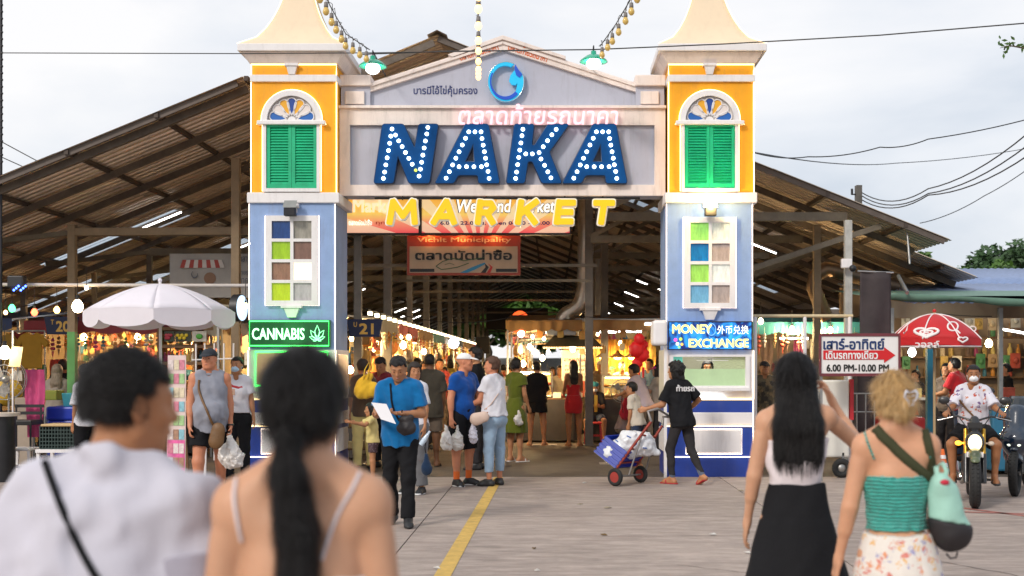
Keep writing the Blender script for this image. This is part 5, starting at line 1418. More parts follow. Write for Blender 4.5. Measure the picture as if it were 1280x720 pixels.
festoon([P3(462,62,16.5),P3(432,42,15.2),P3(413,8,13.8),P3(385,-50,12.2)],10,False,'unlit amber bulb, %s up the string rising over the left tower','left festoon cable rising from the green lamp',0)
festoon([P3(750,58,16.5),P3(770,30,15.2),P3(795,-12,13.8),P3(806,-60,12.4)],9,False,'unlit amber bulb, %s up the string from the right green lamp','right festoon cable rising from the green lamp')
festoon([P3(598,84,17.2),P3(598,72,16.0),P3(598,40,14.3),P3(598,-8,12.2),P3(598,-60,10.6)],10,True,'glowing bulb, %s up the string hanging before the gable','centre festoon cable running towards the viewer')
for(px_,py_,s)in((466,79,'left'),(742,73,'right')):
 Y_=16.55;c=Vector(P3(px_,py_,Y_));t=thing('pendant_lamp','green enamel pendant lamp lit at the %s end of the gable'%s,'lamp',tuple(c))
 m=MB();m.lathe([(.0,.10),(.035,.10),(.04,.05),(.10,.035),(.18,-.025),(.195,-.05),(.188,-.05),(.10,.0),(.0,.015)],tuple(c),20);m.build('shade',mat('enamel_green',(.0,.38,.22),.25,var=.05,coat=.5),t)
 m=MB();m.ball((c.x,c.y,c.z-.075),(.10,.10,.075),14,9);m.build('bulb',emis('lamp_white',(1,.97,.9),12),t)
 m=MB();m.tube([(c.x,c.y,c.z+.1),(c.x,c.y,c.z+.18)],.008,5);m.tube([(c.x,c.y,c.z+.16),(c.x+.02,G+.4,c.z+.10)],.012,5);m.build('stem',M_dark,t)
def goods_mat(name,cols,emit=0):
 m=bpy.data.materials.new(name);m.use_nodes=True;nt=m.node_tree;b=nt.nodes['Principled BSDF'];b.inputs['Roughness'].default_value=.6
 oi=nt.nodes.new('ShaderNodeObjectInfo');r=nt.nodes.new('ShaderNodeValToRGB');r.color_ramp.interpolation='CONSTANT'
 els=r.color_ramp.elements
 while len(els)<len(cols):els.new(.5)
 for i,c in enumerate(cols):els[i].position=i/len(cols);els[i].color=(*c,1)
 nt.links.new(oi.outputs['Random'],r.inputs[0])
 n=nt.nodes.new('ShaderNodeTexNoise');n.inputs['Scale'].default_value=14;mr=nt.nodes.new('ShaderNodeMapRange');mr.inputs[3].default_value=.55;mr.inputs[4].default_value=1.3
 tc=nt.nodes.new('ShaderNodeTexCoord');nt.links.new(tc.outputs['Object'],n.inputs['Vector']);nt.links.new(n.outputs['Fac'],mr.inputs[0])
 vm=nt.nodes.new('ShaderNodeVectorMath');vm.operation='SCALE';nt.links.new(r.outputs[0],vm.inputs[0]);nt.links.new(mr.outputs[0],vm.inputs['Scale']);nt.links.new(vm.outputs[0],b.inputs['Base Color'])
 return m
MIXED=[(.62,.42,.12),(.75,.60,.38),(.55,.10,.06),(.10,.30,.12),(.80,.72,.55),(.70,.30,.05),(.06,.22,.30),(.35,.22,.10),(.80,.62,.20),(.50,.08,.20),(.20,.12,.08),(.65,.65,.60)]
WARM=[(.78,.52,.14),(.70,.40,.10),(.80,.66,.34),(.62,.25,.05),(.45,.28,.10),(.82,.74,.55),(.50,.10,.04),(.30,.20,.08)]
CLOTHS=[(.03,.03,.04),(.55,.45,.35),(.12,.10,.10),(.60,.55,.50),(.35,.08,.07),(.10,.16,.25),(.50,.38,.12),(.25,.12,.08)]
M_mixed=goods_mat('goods_mixed',MIXED);M_warm=goods_mat('goods_warm',WARM);M_cloths=goods_mat('goods_cloth',CLOTHS)
def pk_pouch(mt):
 m=MB();P=[(-.05,-.16),(.05,-.16),(.058,-.10),(.05,-.02),(.012,-.012),(.008,.03),(-.008,.03),(-.012,-.012),(-.05,-.02),(-.058,-.10)]
 m.prism(P,-.022,.022);o=m.build('hanging_pouch',mt,bevel=.008);return o
def pk_bottle(mt):
 m=MB();m.lathe([(0,0),(.034,0),(.038,.02),(.036,.11),(.016,.15),(.015,.18),(.019,.182),(.019,.2),(0,.2)],n=9);return m.build('bottle',mt)
def pk_plush(mt):
 m=MB();m.ball((0,0,.06),(.06,.05,.06),8,5);m.ball((0,-.01,.14),(.045,.042,.042),8,5)
 for s in(-1,1):m.ball((s*.035,0,.18),.018,6,4);m.ball((s*.055,-.03,.05),(.02,.03,.02),6,4)
 return m.build('soft_toy',mt)
def pk_scarf(mt):
 m=MB();m.grid(lambda u,v:((u-.5)*(.20+.03*math.sin(v*5)),.02*math.sin(u*14+v*2),-.62*v),10,5)
 m.grid(lambda u,v:((u-.5)*(.20+.03*math.sin(v*5)),.012+.02*math.sin(u*14+v*2),-.62*v),10,5);return m.build('hanging_scarf',mt)
def pk_shirt(mt):
 P=[(-.07,0),(-.19,-.05),(-.30,-.20),(-.22,-.27),(-.17,-.20),(-.175,-.62),(.175,-.62),(.17,-.20),(.22,-.27),(.30,-.20),(.19,-.05),(.07,0),(.035,-.045),(-.035,-.045)]
 m=MB();m.prism(P,-.025,.025);return m.build('hanging_shirt',mt,bevel=.02)
def pk_box(mt):
 m=MB();m.box(-.09,.09,-.07,.07,0,.12);m.box(-.093,.093,-.073,.073,.10,.125);return m.build('goods_box',mt,bevel=.006)
def pk_bowl(mt):
 m=MB();m.lathe([(0,.0),(.05,0),(.11,.05),(.115,.055),(.10,.05),(.0,.035)],n=12);m.ball((0,0,.05),(.09,.09,.035),8,5);return m.build('food_bowl',mt)
def pk_hat(mt):
 m=MB();m.lathe([(.13,0),(.135,.006),(.075,.02),(.07,.07),(.045,.095),(0,.10)],n=12);return m.build('sun_hat',mt,bevel=0)
def pk_charm(mt):
 m=MB();m.tube([(0,0,0),(0,0,-.10)],.003,3)
 for q in range(3):m.ball((0,0,-.12-.05*q),(.022+.006*q,.02,.022),7,4)
 m.tube([(0,0,-.25),(0,0,-.32)],[.014,.004],5);return m.build('beaded_charm',mt)
def pk_card(mt):
 m=MB();m.box(-.045,.045,-.004,.004,-.13,0);m.ball((0,-.012,-.065),(.028,.012,.032),7,4);return m.build('carded_trinket',mt)
def pk_price(mt):
 m=MB();m._add([(-.07,0,0),(.07,0,0),(.07,.03,.09),(-.07,.03,.09),(-.07,.06,0),(.07,.06,0)],[(0,1,2,3),(3,2,5,4),(0,4,5,1)]);return m.build('price_card',mt)
CATS=dict(hat='hat',charm='charm',card='trinket',price='price card',pouch='pouch',bottle='bottle',plush='soft toy',scarf='scarf',shirt='shirt',box='box',bowl='bowl')
BUILDERS=dict(hat=pk_hat,charm=pk_charm,card=pk_card,price=pk_price,pouch=pk_pouch,bottle=pk_bottle,plush=pk_plush,scarf=pk_scarf,shirt=pk_shirt,box=pk_box,bowl=pk_bowl)
def put(kind,mt,spots,lb,grp,sc=1.0,rz=0):
 proto=None
 for i,p in enumerate(spots):
  if proto is None:
   proto=BUILDERS[kind](mt);o=proto
  else:o=proto.copy();COL.objects.link(o)
  o.location=p;r_=random.uniform(.85,1.15)*sc;o.scale=(r_,r_,r_);o.rotation_euler=(0,0,rz+random.uniform(-.3,.3))
  tag(o,lb,CATS[kind],grp)
def rspots(n,x,y,z,seed=0):
 rs=random.Random(seed);return[(rs.uniform(*x),rs.uniform(*y),rs.uniform(*z))for _ in range(n)]
def gspots(nx,nz,x0,x1,y,z0,z1,seed=0,j=.02,skip=.1):
 rs=random.Random(seed)
 return[(x0+(x1-x0)*(i+.5)/nx+rs.uniform(-j,j),y+rs.uniform(-j,j),z0+(z1-z0)*k/max(1,nz-1)+rs.uniform(-j,j))for i in range(nx)for k in range(nz)if rs.random()>skip]
BP={}
def bulb(lb,loc,col=(1,.70,.34),e=16,watts=0,r=.05,cord=.25,grp='bare bulbs hung over the stalls',lc=None):
 t=thing('hanging_bulb',lb,'bulb',loc,grp)
 key=(col,e,r)
 if key not in BP:
  m=MB();m.lathe([(0,-r*1.0),(r*.6,-r*.8),(r,0),(r*.8,r*.7),(r*.35,r*1.3),(0,r*1.3)],n=12)
  o=m.build('glass',emis('bulb_%.2f_%.2f_%d_%.2f'%(col[1],col[2],e,r),col,e),t,world=False)
  m=MB();m.cyl((0,0),r*.36,r*1.25,r*2.1,8);m.tube([(0,0,r*2),(0,0,r*2+.25)],.005,4);c=m.build('socket',M_black,t,world=False)
  BP[key]=(o.data,c.data)
 else:
  for nm,d in zip(('glass','socket'),BP[key]):
   o=bpy.data.objects.new(nm,d);COL.objects.link(o);o.parent=t;KIDS.setdefault(t.name,[]).append(o)
 if watts:point_light('bulb_light',(loc[0],loc[1]-r*2.2,loc[2]-r*1.2),watts,lc or col,.05,t)
 return t
M_tarp=[mat('tarp_%d'%i,c,.7,var=.15,vs=3,bump=.2,bs=12,dirt=.25)for i,c in enumerate([(.32,.05,.06),(.03,.22,.25),(.35,.30,.22),(.06,.10,.22),(.30,.16,.05),(.08,.20,.09)])]
M_skirt=mat('grey_table_cloth',(.075,.065,.06),.9,var=.15,vs=4,bump=.4,bs=9)
M_wood=mat('shelf_wood',(.22,.12,.055),.65,var=.35,vs=5,stretch=(1,8,8))
def stall(lb,x0,x1,y0,y1,h,face,tarp,top=.82,rack=True,grp='market stalls'):
 """face 'e' opens towards +X (the aisle), 'w' towards -X, 's' towards the camera"""
 t=thing('market_stall',lb,'stall',((x0+x1)/2,(y0+y1)/2,0),grp)
 for x in(x0+.03,x1-.03):
  for y in(y0+.03,y1-.03):m=MB();m.box(x-.02,x+.02,y-.02,y+.02,0,h);m.build('pole',M_steel,t)
 m=MB()
 dx0,dx1,dy0=(.0,.28,0)if face=='e' else((-.28,0,0)if face=='w' else(0,0,-.3))
 A=[(x0+dx0,y0+dy0),(x1+dx1,y0+dy0),(x1+dx1,y1),(x0+dx0,y1)]
 zf=lambda x,y:h+(.22 if(face=='e' and x<x0+.1)or(face=='w' and x>x1-.1)or(face=='s' and y>y1-.1)else 0)
 v=[(x,y,zf(x,y))for x,y in A];m._add(v+[(a,b,c+.03)for a,b,c in v],[(3,2,1,0),(4,5,6,7),(0,1,5,4),(1,2,6,5),(2,3,7,6),(3,0,4,7)])
 m.build('canopy',M_tarp[tarp],t)
 m=MB();n=16
 if face in 'ew':
  xx=(x1+dx1)if face=='e' else(x0+dx0)
  m.grid(lambda u,v_:(xx+.015*math.sin(u*40),y0+(y1-y0)*u,h+.01-v_*(.16+.05*abs(math.sin(u*PI*5)))),30,2)
 else:m.grid(lambda u,v_:(x0+(x1-x0)*u,y0+dy0+.012*math.sin(u*40),h+.01-v_*(.16+.05*abs(math.sin(u*PI*5)))),30,2)
 m.build('valance',M_tarp[tarp],t)
 tx0,tx1,ty0,ty1=(x1-.85,x1-.05,y0+.1,y1-.1)if face=='e' else((x0+.05,x0+.85,y0+.1,y1-.1)if face=='w' else(x0+.1,x1-.1,y0+.05,y0+.8))
 m=MB();m.box(tx0,tx1,ty0,ty1,top-.03,top);m.build('table_top',M_wood,t,bevel=.005)
 m=MB();m.grid(lambda u,v_:(lambda q:(q[0]+.012*math.sin(u*160),q[1]+.012*math.cos(u*160),top-.03-v_*(top-.08)))((lambda s:(tx0+(tx1-tx0)*min(1,s),ty0)if s<=1 else((tx1,ty0+(ty1-ty0)*(s-1))if s<=2 else((tx1-(tx1-tx0)*(s-2),ty1)if s<=3 else(tx0,ty1-(ty1-ty0)*(s-3)))))(u*4)),60,1)
 m.build('table_skirt',M_skirt,t)
 if rack:
  m=MB()
  if face in 'ew':xr=x0+.08 if face=='e' else x1-.08;m.box(xr-.02,xr+.02,y0+.05,y1-.05,.1,h-.05)
  else:m.box(x0+.05,x1-.05,y1-.1,y1-.06,.1,h-.05)
  m.build('back_panel',mat('stall_back_board',(.38,.27,.14),.8,var=.2,vs=4),t)
 return t
NM=['first','second','third','fourth','fifth','sixth','seventh','eighth','ninth','tenth','eleventh','twelfth']
yy=20.0
for i in range(9):
 d=3.1 if i<6 else 4.6
 stall('aisle stall of the left row, %s behind the left tower'%NM[i],-5.6,-3.25,yy,yy+d,2.38,'e',(2,0,4,1,2,3,4,0,2)[i])
 n=max(3,9-i)
 put('pouch',M_warm,gspots(n,3,-3.35,-3.2,yy+d*.5,1.15,2.1,i,.05,.2)if False else[(-3.3+random.uniform(-.05,.05),yy+.25+(d-.5)*random.random(),random.uniform(1.5,2.2))for _ in range(n*2)],'small ware hanging from the front edge of a left-row stall','wares hung along the left row',1.4)
 put('scarf',M_cloths if i%2 else M_warm,[(-5.3+random.random()*1.6,yy+.25+(d-.5)*random.random(),2.2)for _ in range(max(2,6-i//2))],'cloth hanging inside a left-row stall','cloths hung in the left row')
 put('box' if i%2 else 'bowl',M_warm if i%2 else M_mixed,[(-3.7+random.uniform(-.28,.28),yy+.25+(d-.5)*random.random(),.82)for _ in range(n*2)],'small goods laid out on the table of a left-row stall','goods on the left-row tables',1.1)
 bulb('warm bulb over the %s stall of the left row'%NM[i],(-3.6,yy+d*.5,2.08),e=9,watts=(105 if i<5 else 150),r=.048)
 bulb('warm bulb deep inside the %s stall of the left row'%NM[i],(-4.6,yy+d*.3,2.0),e=12,watts=0,r=.05)
 yy+=d+.25
t=thing('light_string','string of small white lights along the eaves of the left row','light string',(-3.0,20,2.5))
m=MB();m.tube([(-3.0,19.6,2.52),(-2.98,35,2.5),(-3.0,56,2.5)],.008,4);m.build('cord',M_wire,t)
pb=None
for i in range(46):
 y=19.8+i*.78
 if pb is None:m=MB();m.box(-.03,.03,-.09,.09,-.03,.03);pb=m.build('lamp',emis('eave_led',(1,.82,.50),4),t,world=False,bevel=.008);o=pb
 else:o=bpy.data.objects.new('lamp',pb.data);COL.objects.link(o);o.parent=t
 o.location=Vector((-3.0,y,2.46))-Vector(t.location)
for i,(px_,py_,Y_,r_)in enumerate(((438,463,18.9,.055),(504,432,24,.07),(511,422,24.5,.05),(502,421,25,.05),(530,440,27,.06))):
 bulb('bare warm bulb hanging near the left row front, %s from the tower'%NM[i],P3(px_,py_,Y_),e=20,watts=0,r=r_)
t=thing('ring_lamp','round white glowing ring sign high over the left row','lamp',P3(567,429,34))
m=MB();c=P3(567,429,34);m.tube([(c[0]+.13*math.cos(a),c[1],c[2]+.13*math.sin(a))for a in np.linspace(0,2*PI,18)[:-1]],.02,6,closed=True);m.build('ring',emis('ring_white',(.85,.95,1),8),t)
m=MB();m.ball(c,(.10,.02,.10),12,6);m.build('face',emis('ring_face',(.6,.75,.9),1.2),t)
t=thing('goods_rack','wire rack of small goods just inside the left tower','rack',(PX(450,19.3),19.3,0));x=PX(447,19.3)
for q in(-.16,.16):m=MB();m.box(x+q-.015,x+q+.015,19.28,19.31,0,1.5);m.build('upright',M_white,t)
for z in(.25,.6,.95):m=MB();m.box(x-.18,x+.2,19.15,19.55,z,z+.02);m.build('shelf',M_wood,t)
put('box',M_warm,[(x+random.uniform(-.1,.12),19.3,z+.02)for z in(.25,.6,.95)for _ in range(2)],'small carton on the wire rack inside the left tower','cartons on the wire rack')
# food stalls on the right of the aisle
def hood(px0,px1,py0,py1,Y_,lb):
 t=thing('cooker_hood',lb,'hood',(PX((px0+px1)/2,Y_),Y_,PZ(py1,Y_)))
 a,b=PX(px0,Y_),PX(px1,Y_);m=MB();m.frustum((a,b,Y_-.5,Y_+.7),(a+.22,b-.22,Y_-.2,Y_+.5),PZ(py1,Y_),PZ(py0,Y_));m.build('canopy',mat('hood_steel',(.13,.12,.08),.35,.5,var=.25),t)
 m=MB()
 for q in range(24):m.ball((a+(b-a)*(q+.5)/24,Y_-.5,PZ(py1,Y_)-.02),.02,6,4)
 o=m.build('fairy_lights',emis('fairy',(1,.6,.2),3),t);o['kind']='stuff'
 return t
YS=25.0
hood(679,752,420,434,YS,'steel cooker hood over the food stall in the aisle')
t=thing('exhaust_duct','silver exhaust duct climbing from the cooker hood to the roof','duct',P3(700,420,YS))
M_duct=mat('duct_foil',(.55,.52,.47),.32,.85,var=.2,vs=5,bump=.5,bs=14)
m=MB();c=P3(702,420,YS);m.box(c[0]-.32,c[0]+.30,YS-.3,YS+.3,PZ(420,YS),PZ(408,YS));m.build('fan_box',M_steel,t,bevel=.02)
m=MB()
pts=[P3(706,409,YS),P3(703,400,YS),P3(708,393,YS),P3(722,385,YS),P3(728,374,YS),P3(731,358,YS),P3(732,300,YS),P3(731,235,YS+.3)]
pts2=[Vector(pts[0])]
for a,b in zip(pts[:-1],pts[1:]):
 for q in range(1,5):pts2 .append(Vector(a).lerp(Vector(b),q/4))
m.tube(pts2,[.155+.012*(i%2)for i in range(len(pts2))],14);m.build('pipe',M_duct,t)
for i,(x0,x1,lb)in enumerate(((-.95,.62,'food stall with a grey skirt where the woman in black stands'),(.75,2.6,'food stall where the masked cook sits behind a tray'))):
 stall(lb,x0,x1,YS-.1,YS+2.3,2.5,'s',4,.92,rack=False,grp='food stalls on the right of the aisle')
t=thing('menu_board','cream menu board with red and black Thai lettering behind the food stall','sign',P3(721,475,YS+.9));Ym=YS+.9
m=MB();m.box(PX(702,Ym),PX(738,Ym),Ym,Ym+.03,PZ(476,Ym),PZ(438,Ym));m.build('board',mat('menu_cream',(.70,.58,.42),.6,var=.05,emit=.06),t)
text('lettering','อาหารตามสั่ง',PX(705,Ym),PX(736,Ym),PZ(449,Ym),Ym-.004,mat('menu_red',(.5,.03,.02),.5,var=0),t,bold=.06)
for k_,(a_,w_)in enumerate(((457,28),(462,24),(467,27),(471,20))):
 text('lettering',['ข้าวผัด ต้มยำ','ผัดไทย','ก๋วยเตี๋ยว','น้ำผลไม้'][k_],PX(706,Ym),PX(706+w_,Ym),PZ(a_,Ym),Ym-.004,mat('print_black',(.015,)*3),t,h=.045,bold=.03)
M_glassw=mat('lit_glass_case',(.55,.40,.16),.1,var=.3,emit=.35,ecol=(1,.62,.22))
def glass_case(px0,px1,py0,py1,Y_,lb):
 t=thing('display_case',lb,'display case',(PX((px0+px1)/2,Y_),Y_,PZ(py1,Y_)),'lit food display cases');a,b=PX(px0,Y_),PX(px1,Y_);c,d=PZ(py1,Y_),PZ(py0,Y_)
 m=MB();m.box(a,b,Y_,Y_+.4,c,c+.04);m.build('base',M_steel,t)
 m=MB()
 for x in(a,b):
  for y in(Y_,Y_+.4):m.beam((x,y,c),(x,y,d),.02)
  m.beam((x,Y_,d-.01),(x,Y_+.4,d-.01),.018)
 m.beam((a,Y_,d),(b,Y_,d),.02);m.beam((a,Y_+.4,d),(b,Y_+.4,d),.02);m.build('frame',M_steel,t)
 m=MB();m.box(a+.03,b-.03,Y_+.37,Y_+.385,c+.04,d-.02);m.build('back_glass',M_glassw,t)
 m=MB();m.box(a+.03,b-.03,Y_+.05,Y_+.35,(c+d)/2,(c+d)/2+.012);m.build('shelf',M_steel,t)
 m=MB();m.tube([(a+.05,Y_+.1,d-.04),(b-.05,Y_+.1,d-.04)],.015);m.build('lamp',emis('case_lamp',(1,.72,.36),12),t)
 put('bowl',M_warm,[(a+(b-a)*(q+.5)/4,Y_+.2,zz)for q in range(4)for zz in(c+.04,(c+d)/2+.015)],'dish of food inside a lit display case','dishes in the display cases',.8)
glass_case(650,690,465,501,YS,'left lit display case on the food stall beside the woman in black')
glass_case(754,790,470,500,YS+.6,'lit display case behind the seated cook')
put('bowl',M_mixed,rspots(12,(-.8,.5),(YS+.05,YS+.5),(.92,.92),3),'dish laid out on the front food stall','dishes on the front food stall',.9)
put('bottle',M_mixed,rspots(14,(-.8,2.4),(YS+.3,YS+.6),(.92,.92),4),'sauce bottle standing on the food stalls','sauce bottles on the food stalls',1.1)
put('bowl',M_warm,rspots(9,(.9,2.4),(YS+.05,YS+.5),(.92,.92),5),'tray of food in front of the masked cook','trays before the cook',1.0)
for i,(px_,py_,Y_,w_)in enumerate(((654,455,24.6,60),(678,448,26,0),(668,440,27,0),(716,437,25.2,45),(684,475,26,0),(700,432,26.5,0))):
 bulb('warm bulb over the aisle food stall, %s from the left'%NM[i],P3(px_,py_,Y_),e=18,watts=w_*1.5,r=.06)
put('scarf',goods_mat('amber_cloth',[(.70,.38,.06),(.62,.28,.04),(.75,.50,.14)]),[(PX(750+q*12,27.5),27.5,PZ(424,27.5))for q in range(6)],'amber cloth hanging behind the food stall lamps','amber cloths behind the food stall',1.5)
for i,px_ in enumerate((754,772,790)):
 c=P3(px_,447,26.8);t=thing('cone_lamp','amber cone lamp over the food stall, %s from the left'%NM[i],'lamp',c,'amber cone lamps')
 m=MB();m.lathe([(.03,.16),(.05,.10),(.20,0),(.19,0),(.04,.1)],c,14);m.build('shade',mat('lamp_shade_brown',(.25,.14,.05),.5),t);m=MB();m.ball(c,(.09,.09,.05),8,5);m.build('bulb',emis('amber_bulb',(1,.62,.12),14),t)
 point_light('cone_light',(c[0],c[1]-.1,c[2]-.12),45,(1,.62,.2),.08,t)
for i,(a,b,py_,Y_)in enumerate(((736,783,404,25.2),(806,826,405,24.6),(750,770,415,28),(773,803,414.5,29),(1290-460,833,415,29))):
 t=thing('tube_lamp','horizontal lit tube lamp over the food stalls, %s'%NM[i],'lamp',P3((a+b)/2,py_,Y_),'horizontal tube lamps over the stalls')
 m=MB();m.tube([P3(a,py_,Y_),P3(b,py_,Y_)],.022);m.build('tube',M_tube,t);m=MB();m.beam(P3(a,py_-2,Y_),P3(b,py_-2,Y_),.05,.03);m.build('lamp_body',M_white,t)
m=MB();m.beam(P3(686,400,25.2),P3(826,400,24.6),.05,.06);tag(m.build('lamp_rail',M_steel),'steel rail carrying the horizontal tube lamps','rail')
for(px_,py_,Y_,r_,lb,e_)in((650,403,30,.26,'round red glowing lantern over the aisle',1.6),(650,397,30.5,.0,'',0)):
 if not r_:continue
 c=P3(px_,py_,Y_);t=thing('lantern',lb,'lantern',c);m=MB()
 m.lathe([(.06,-r_*1.1)]+[((r_ if q%2 else r_*.93)*math.cos(a),r_*1.1*math.sin(a))for q,a in enumerate(np.linspace(-1.3,1.3,11))]+[(.06,r_*1.1)],c,16);m.build('paper_shade',mat('lantern_red',(.75,.06,.02),.6,emit=e_,ecol=(1,.10,.02)),t)
 m=MB();m.ball((c[0]+.03,c[1]-.1,c[2]-r_*1.1),.09,8,5);m.build('bulb',emis('lantern_bulb',(1,.8,.6),12),t)
c=P3(799,440,23.8);t=thing('lantern','cluster of red fabric lanterns hanging beside the right tower','lantern',c)
for q,(u,v,r_)in enumerate(((0,.25,.12),(-.05,.05,.17),(.07,-.05,.15),(-.03,-.22,.12),(.1,.15,.1))):m=MB();m.lathe([(r_*math.cos(a)*(1 if k_%2 else .85),r_*math.sin(a))for k_,a in enumerate(np.linspace(-1.4,1.4,9))],(c[0]+u,c[1]+.05*q,c[2]+v),10);m.build('lantern_ball',mat('lantern_dark_red',(.55,.01,.015),.55,emit=.12,ecol=(1,.02,.02)),t)
for q in(-.06,0,.08):m=MB();m.tube([(c[0]+q,c[1],c[2]-.3),(c[0]+q,c[1],c[2]-.55)],[.03,.012],6);m.build('tassel',mat('lantern_dark_red',(.55,.01,.015)),t)
t=thing('bunting','orange paper bunting strung behind the red lantern','bunting',P3(665,395,32))
for q in range(9):a=P3(640+q*6.5,393+.4*q,32);m=MB();m.prism([(a[0],a[2]),(a[0]+.11,a[2]),(a[0]+.055,a[2]-.15)],32,32.01);m.build('pennant',mat('bunting_orange',(.75,.22,.03),.6,emit=.15),t)
def fan(lb,c,r,floor=0,yaw=0,col=None):
 t=thing('standing_fan',lb,'fan',(c[0],c[1],floor));cm=col or M_steel
 m=MB();m.tube([(c[0],c[1]+.08,floor),(c[0],c[1]+.08,c[2])],.018);m.build('stand',M_steel,t);m=MB();m.cyl((c[0],c[1]+.08),.2,floor,floor+.03,18);m.build('base',M_black,t)
 for rr,yo in((r,-.06),(r,.0),(r*.7,-.08),(r*.4,-.09)):m=MB();m.tube([(c[0]+rr*math.cos(a),c[1]+yo,c[2]+rr*math.sin(a))for a in np.linspace(0,2*PI,22)[:-1]],.006,4,closed=True);m.build('cage_ring',cm,t)
 m=MB()
 for q in range(20):a=q*PI/10;m.tube([(c[0],c[1]-.095,c[2]),(c[0]+r*.7*math.cos(a),c[1]-.08,c[2]+r*.7*math.sin(a)),(c[0]+r*math.cos(a),c[1]-.03,c[2]+r*math.sin(a))],.003,3)
 o=m.build('cage_spokes',cm,t);o['kind']='stuff'
 for q in range(3):
  a0=q*2.09;m=MB();m._add([(c[0]+.03*math.cos(a0),c[1]-.02,c[2]+.03*math.sin(a0)),(c[0]+r*.85*math.cos(a0-.1),c[1]-.05,c[2]+r*.85*math.sin(a0-.1)),(c[0]+r*.9*math.cos(a0+.5),c[1]-.03,c[2]+r*.9*math.sin(a0+.5)),(c[0]+r*.5*math.cos(a0+.9),c[1]+.0,c[2]+r*.5*math.sin(a0+.9))],[(0,1,2,3)]);m.build('blade',mat('fan_blade',(.45,.42,.38),.4),t)
 m=MB();m.ball((c[0],c[1]-.02,c[2]),(.06,.09,.06),10,6);m.build('hub',cm,t)
fan('grey standing fan beside the seated cook',P3(778,489,23.6),.23)
fan('large fan with a tan centre at the left edge of the view',P3(8,474,17.5),.30)
def stool(lb,c,w,h,mt,grp=None):
 t=thing('stool',lb,'stool',(c[0],c[1],0),grp);x,y=c
 m=MB();m.box(x-w/2,x+w/2,y-w/2,y+w/2,h-.04,h);m.build('seat',mt,t,bevel=.015)
 for sx in(-1,1):
  for sy in(-1,1):m=MB();m.beam((x+sx*w*.42,y+sy*w*.42,h-.04),(x+sx*w*.5,y+sy*w*.5,0),.035);m.build('leg',mt,t)
 m=MB()
 for a,b in(((-1,-1),(1,-1)),((-1,1),(1,1)),((-1,-1),(-1,1)),((1,-1),(1,1))):m.beam((x+a[0]*w*.46,y+a[1]*w*.46,h*.4),(x+b[0]*w*.46,y+b[1]*w*.46,h*.4),.022)
 m.build('rungs',mt,t);return t
M_redpl=mat('red_plastic',(.55,.02,.02),.35,var=.05)
stool('red plastic stool in front of the seated cook',(PX(741.5,24.3),24.3),.34,.46,M_redpl)
stool('white metal stool at the lower left beside the crate',(PX(29,17.0),17.0),.33,.44,M_white)
stool('small dark stool under the man with the red backpack',(PX(779,23.2),23.2),.3,.42,M_dark)
# left stalls facing the camera
stall('left front stall hung with small bright goods under sign 20',-9.2,-6.2,21.2,23.4,2.35,'s',0,.8)
stall('far left front stall with shirts on a rack',-12.4,-9.5,21.4,23.6,2.4,'s',3,.8)
stall('stall behind the white umbrella with wooden shelves',-6.0,-4.0,21.0,23.0,2.3,'s',2,.8)
for nm,kind,mt,nx,nz,y_,sc_ in(('pouch','pouch',M_mixed,22,6,23.2,.95),('pouch','pouch',M_warm,20,5,22.9,.8)):
 put(kind,mt,gspots(nx,nz,-9.1,-6.3,y_,1.15,2.2,nx,.03,.12),'small colourful packet hung on the bright goods wall of the left stall','packets on the bright goods wall',sc_)
put('plush',M_mixed,rspots(16,(-9,-6.4),(21.4,21.9),(.8,.8),8),'little soft toy on the table of the left stall','soft toys on the left table',1.2)
put('scarf',goods_mat('bright_cloth',[(.65,.08,.16),(.70,.45,.05),(.55,.08,.06),(.10,.35,.12),(.70,.30,.40),(.75,.55,.25)]),[(-9.0+.22*q,21.15+.1*(q%2),1.62+.12*math.sin(q*2.3))for q in range(12)],'bright cloth hanging at the front of the left stall','bright cloths at the left stall front',.95)
for i,x in enumerate((-8.7,-7.7,-6.8)):bulb('bright bulb inside the left goods stall, %s'%NM[i],(x,22.3,2.12),e=20,watts=48,r=.06,lc=(1,.70,.36))
bulb('bulb over the far left shirt rack',(-10.6,21.9,2.1),e=16,watts=70,r=.06)
bulb('bulb inside the shelf stall behind the umbrella',(-5.0,21.9,2.1),e=12,watts=55,r=.05)
for(px_,py_,Y_,col,e_,r_,lb)in((15,386,17.9,(.05,1,.25),7,.05,'green glowing bulb at the upper left'),(43,391,17.9,(1,.10,.04),6,.05,'red glowing bulb at the upper left'),(71,388,17.9,(1,.55,.12),12,.045,'small amber bulb beside the green post'),(97,384,17.9,(1,.74,.42),22,.085,'large bright bulb right of the green post'),(6,442,17.2,(1,.76,.45),22,.085,'large bright bulb at the left edge by the fan'),(108,360,18.1,(1,.8,.5),14,.03,'tiny bulb on the pale pipe'),(7,391,18,(1,.6,.2),10,.03,'tiny amber bulb at the far left')):
 bulb(lb,P3(px_,py_,Y_),col=col,e=e_,r=r_,watts=0,grp='coloured bulbs at the left')
t=thing('stage_light','small blue LED stage light clamped at the upper left','lamp',P3(22,358,18));c=Vector(t.location)
m=MB();m.box(c.x-.14,c.x+.1,c.y-.05,c.y+.1,c.z-.02,c.z+.16);m.build('housing',M_black,t,bevel=.02)
for q in range(6):m=MB();m.ball((c.x-.03+.035*q,c.y-.06,c.z-.06+.03*(q%3)),.018,6,4);m.build('diode',emis('led_blue',(.05,.12,1),8),t)
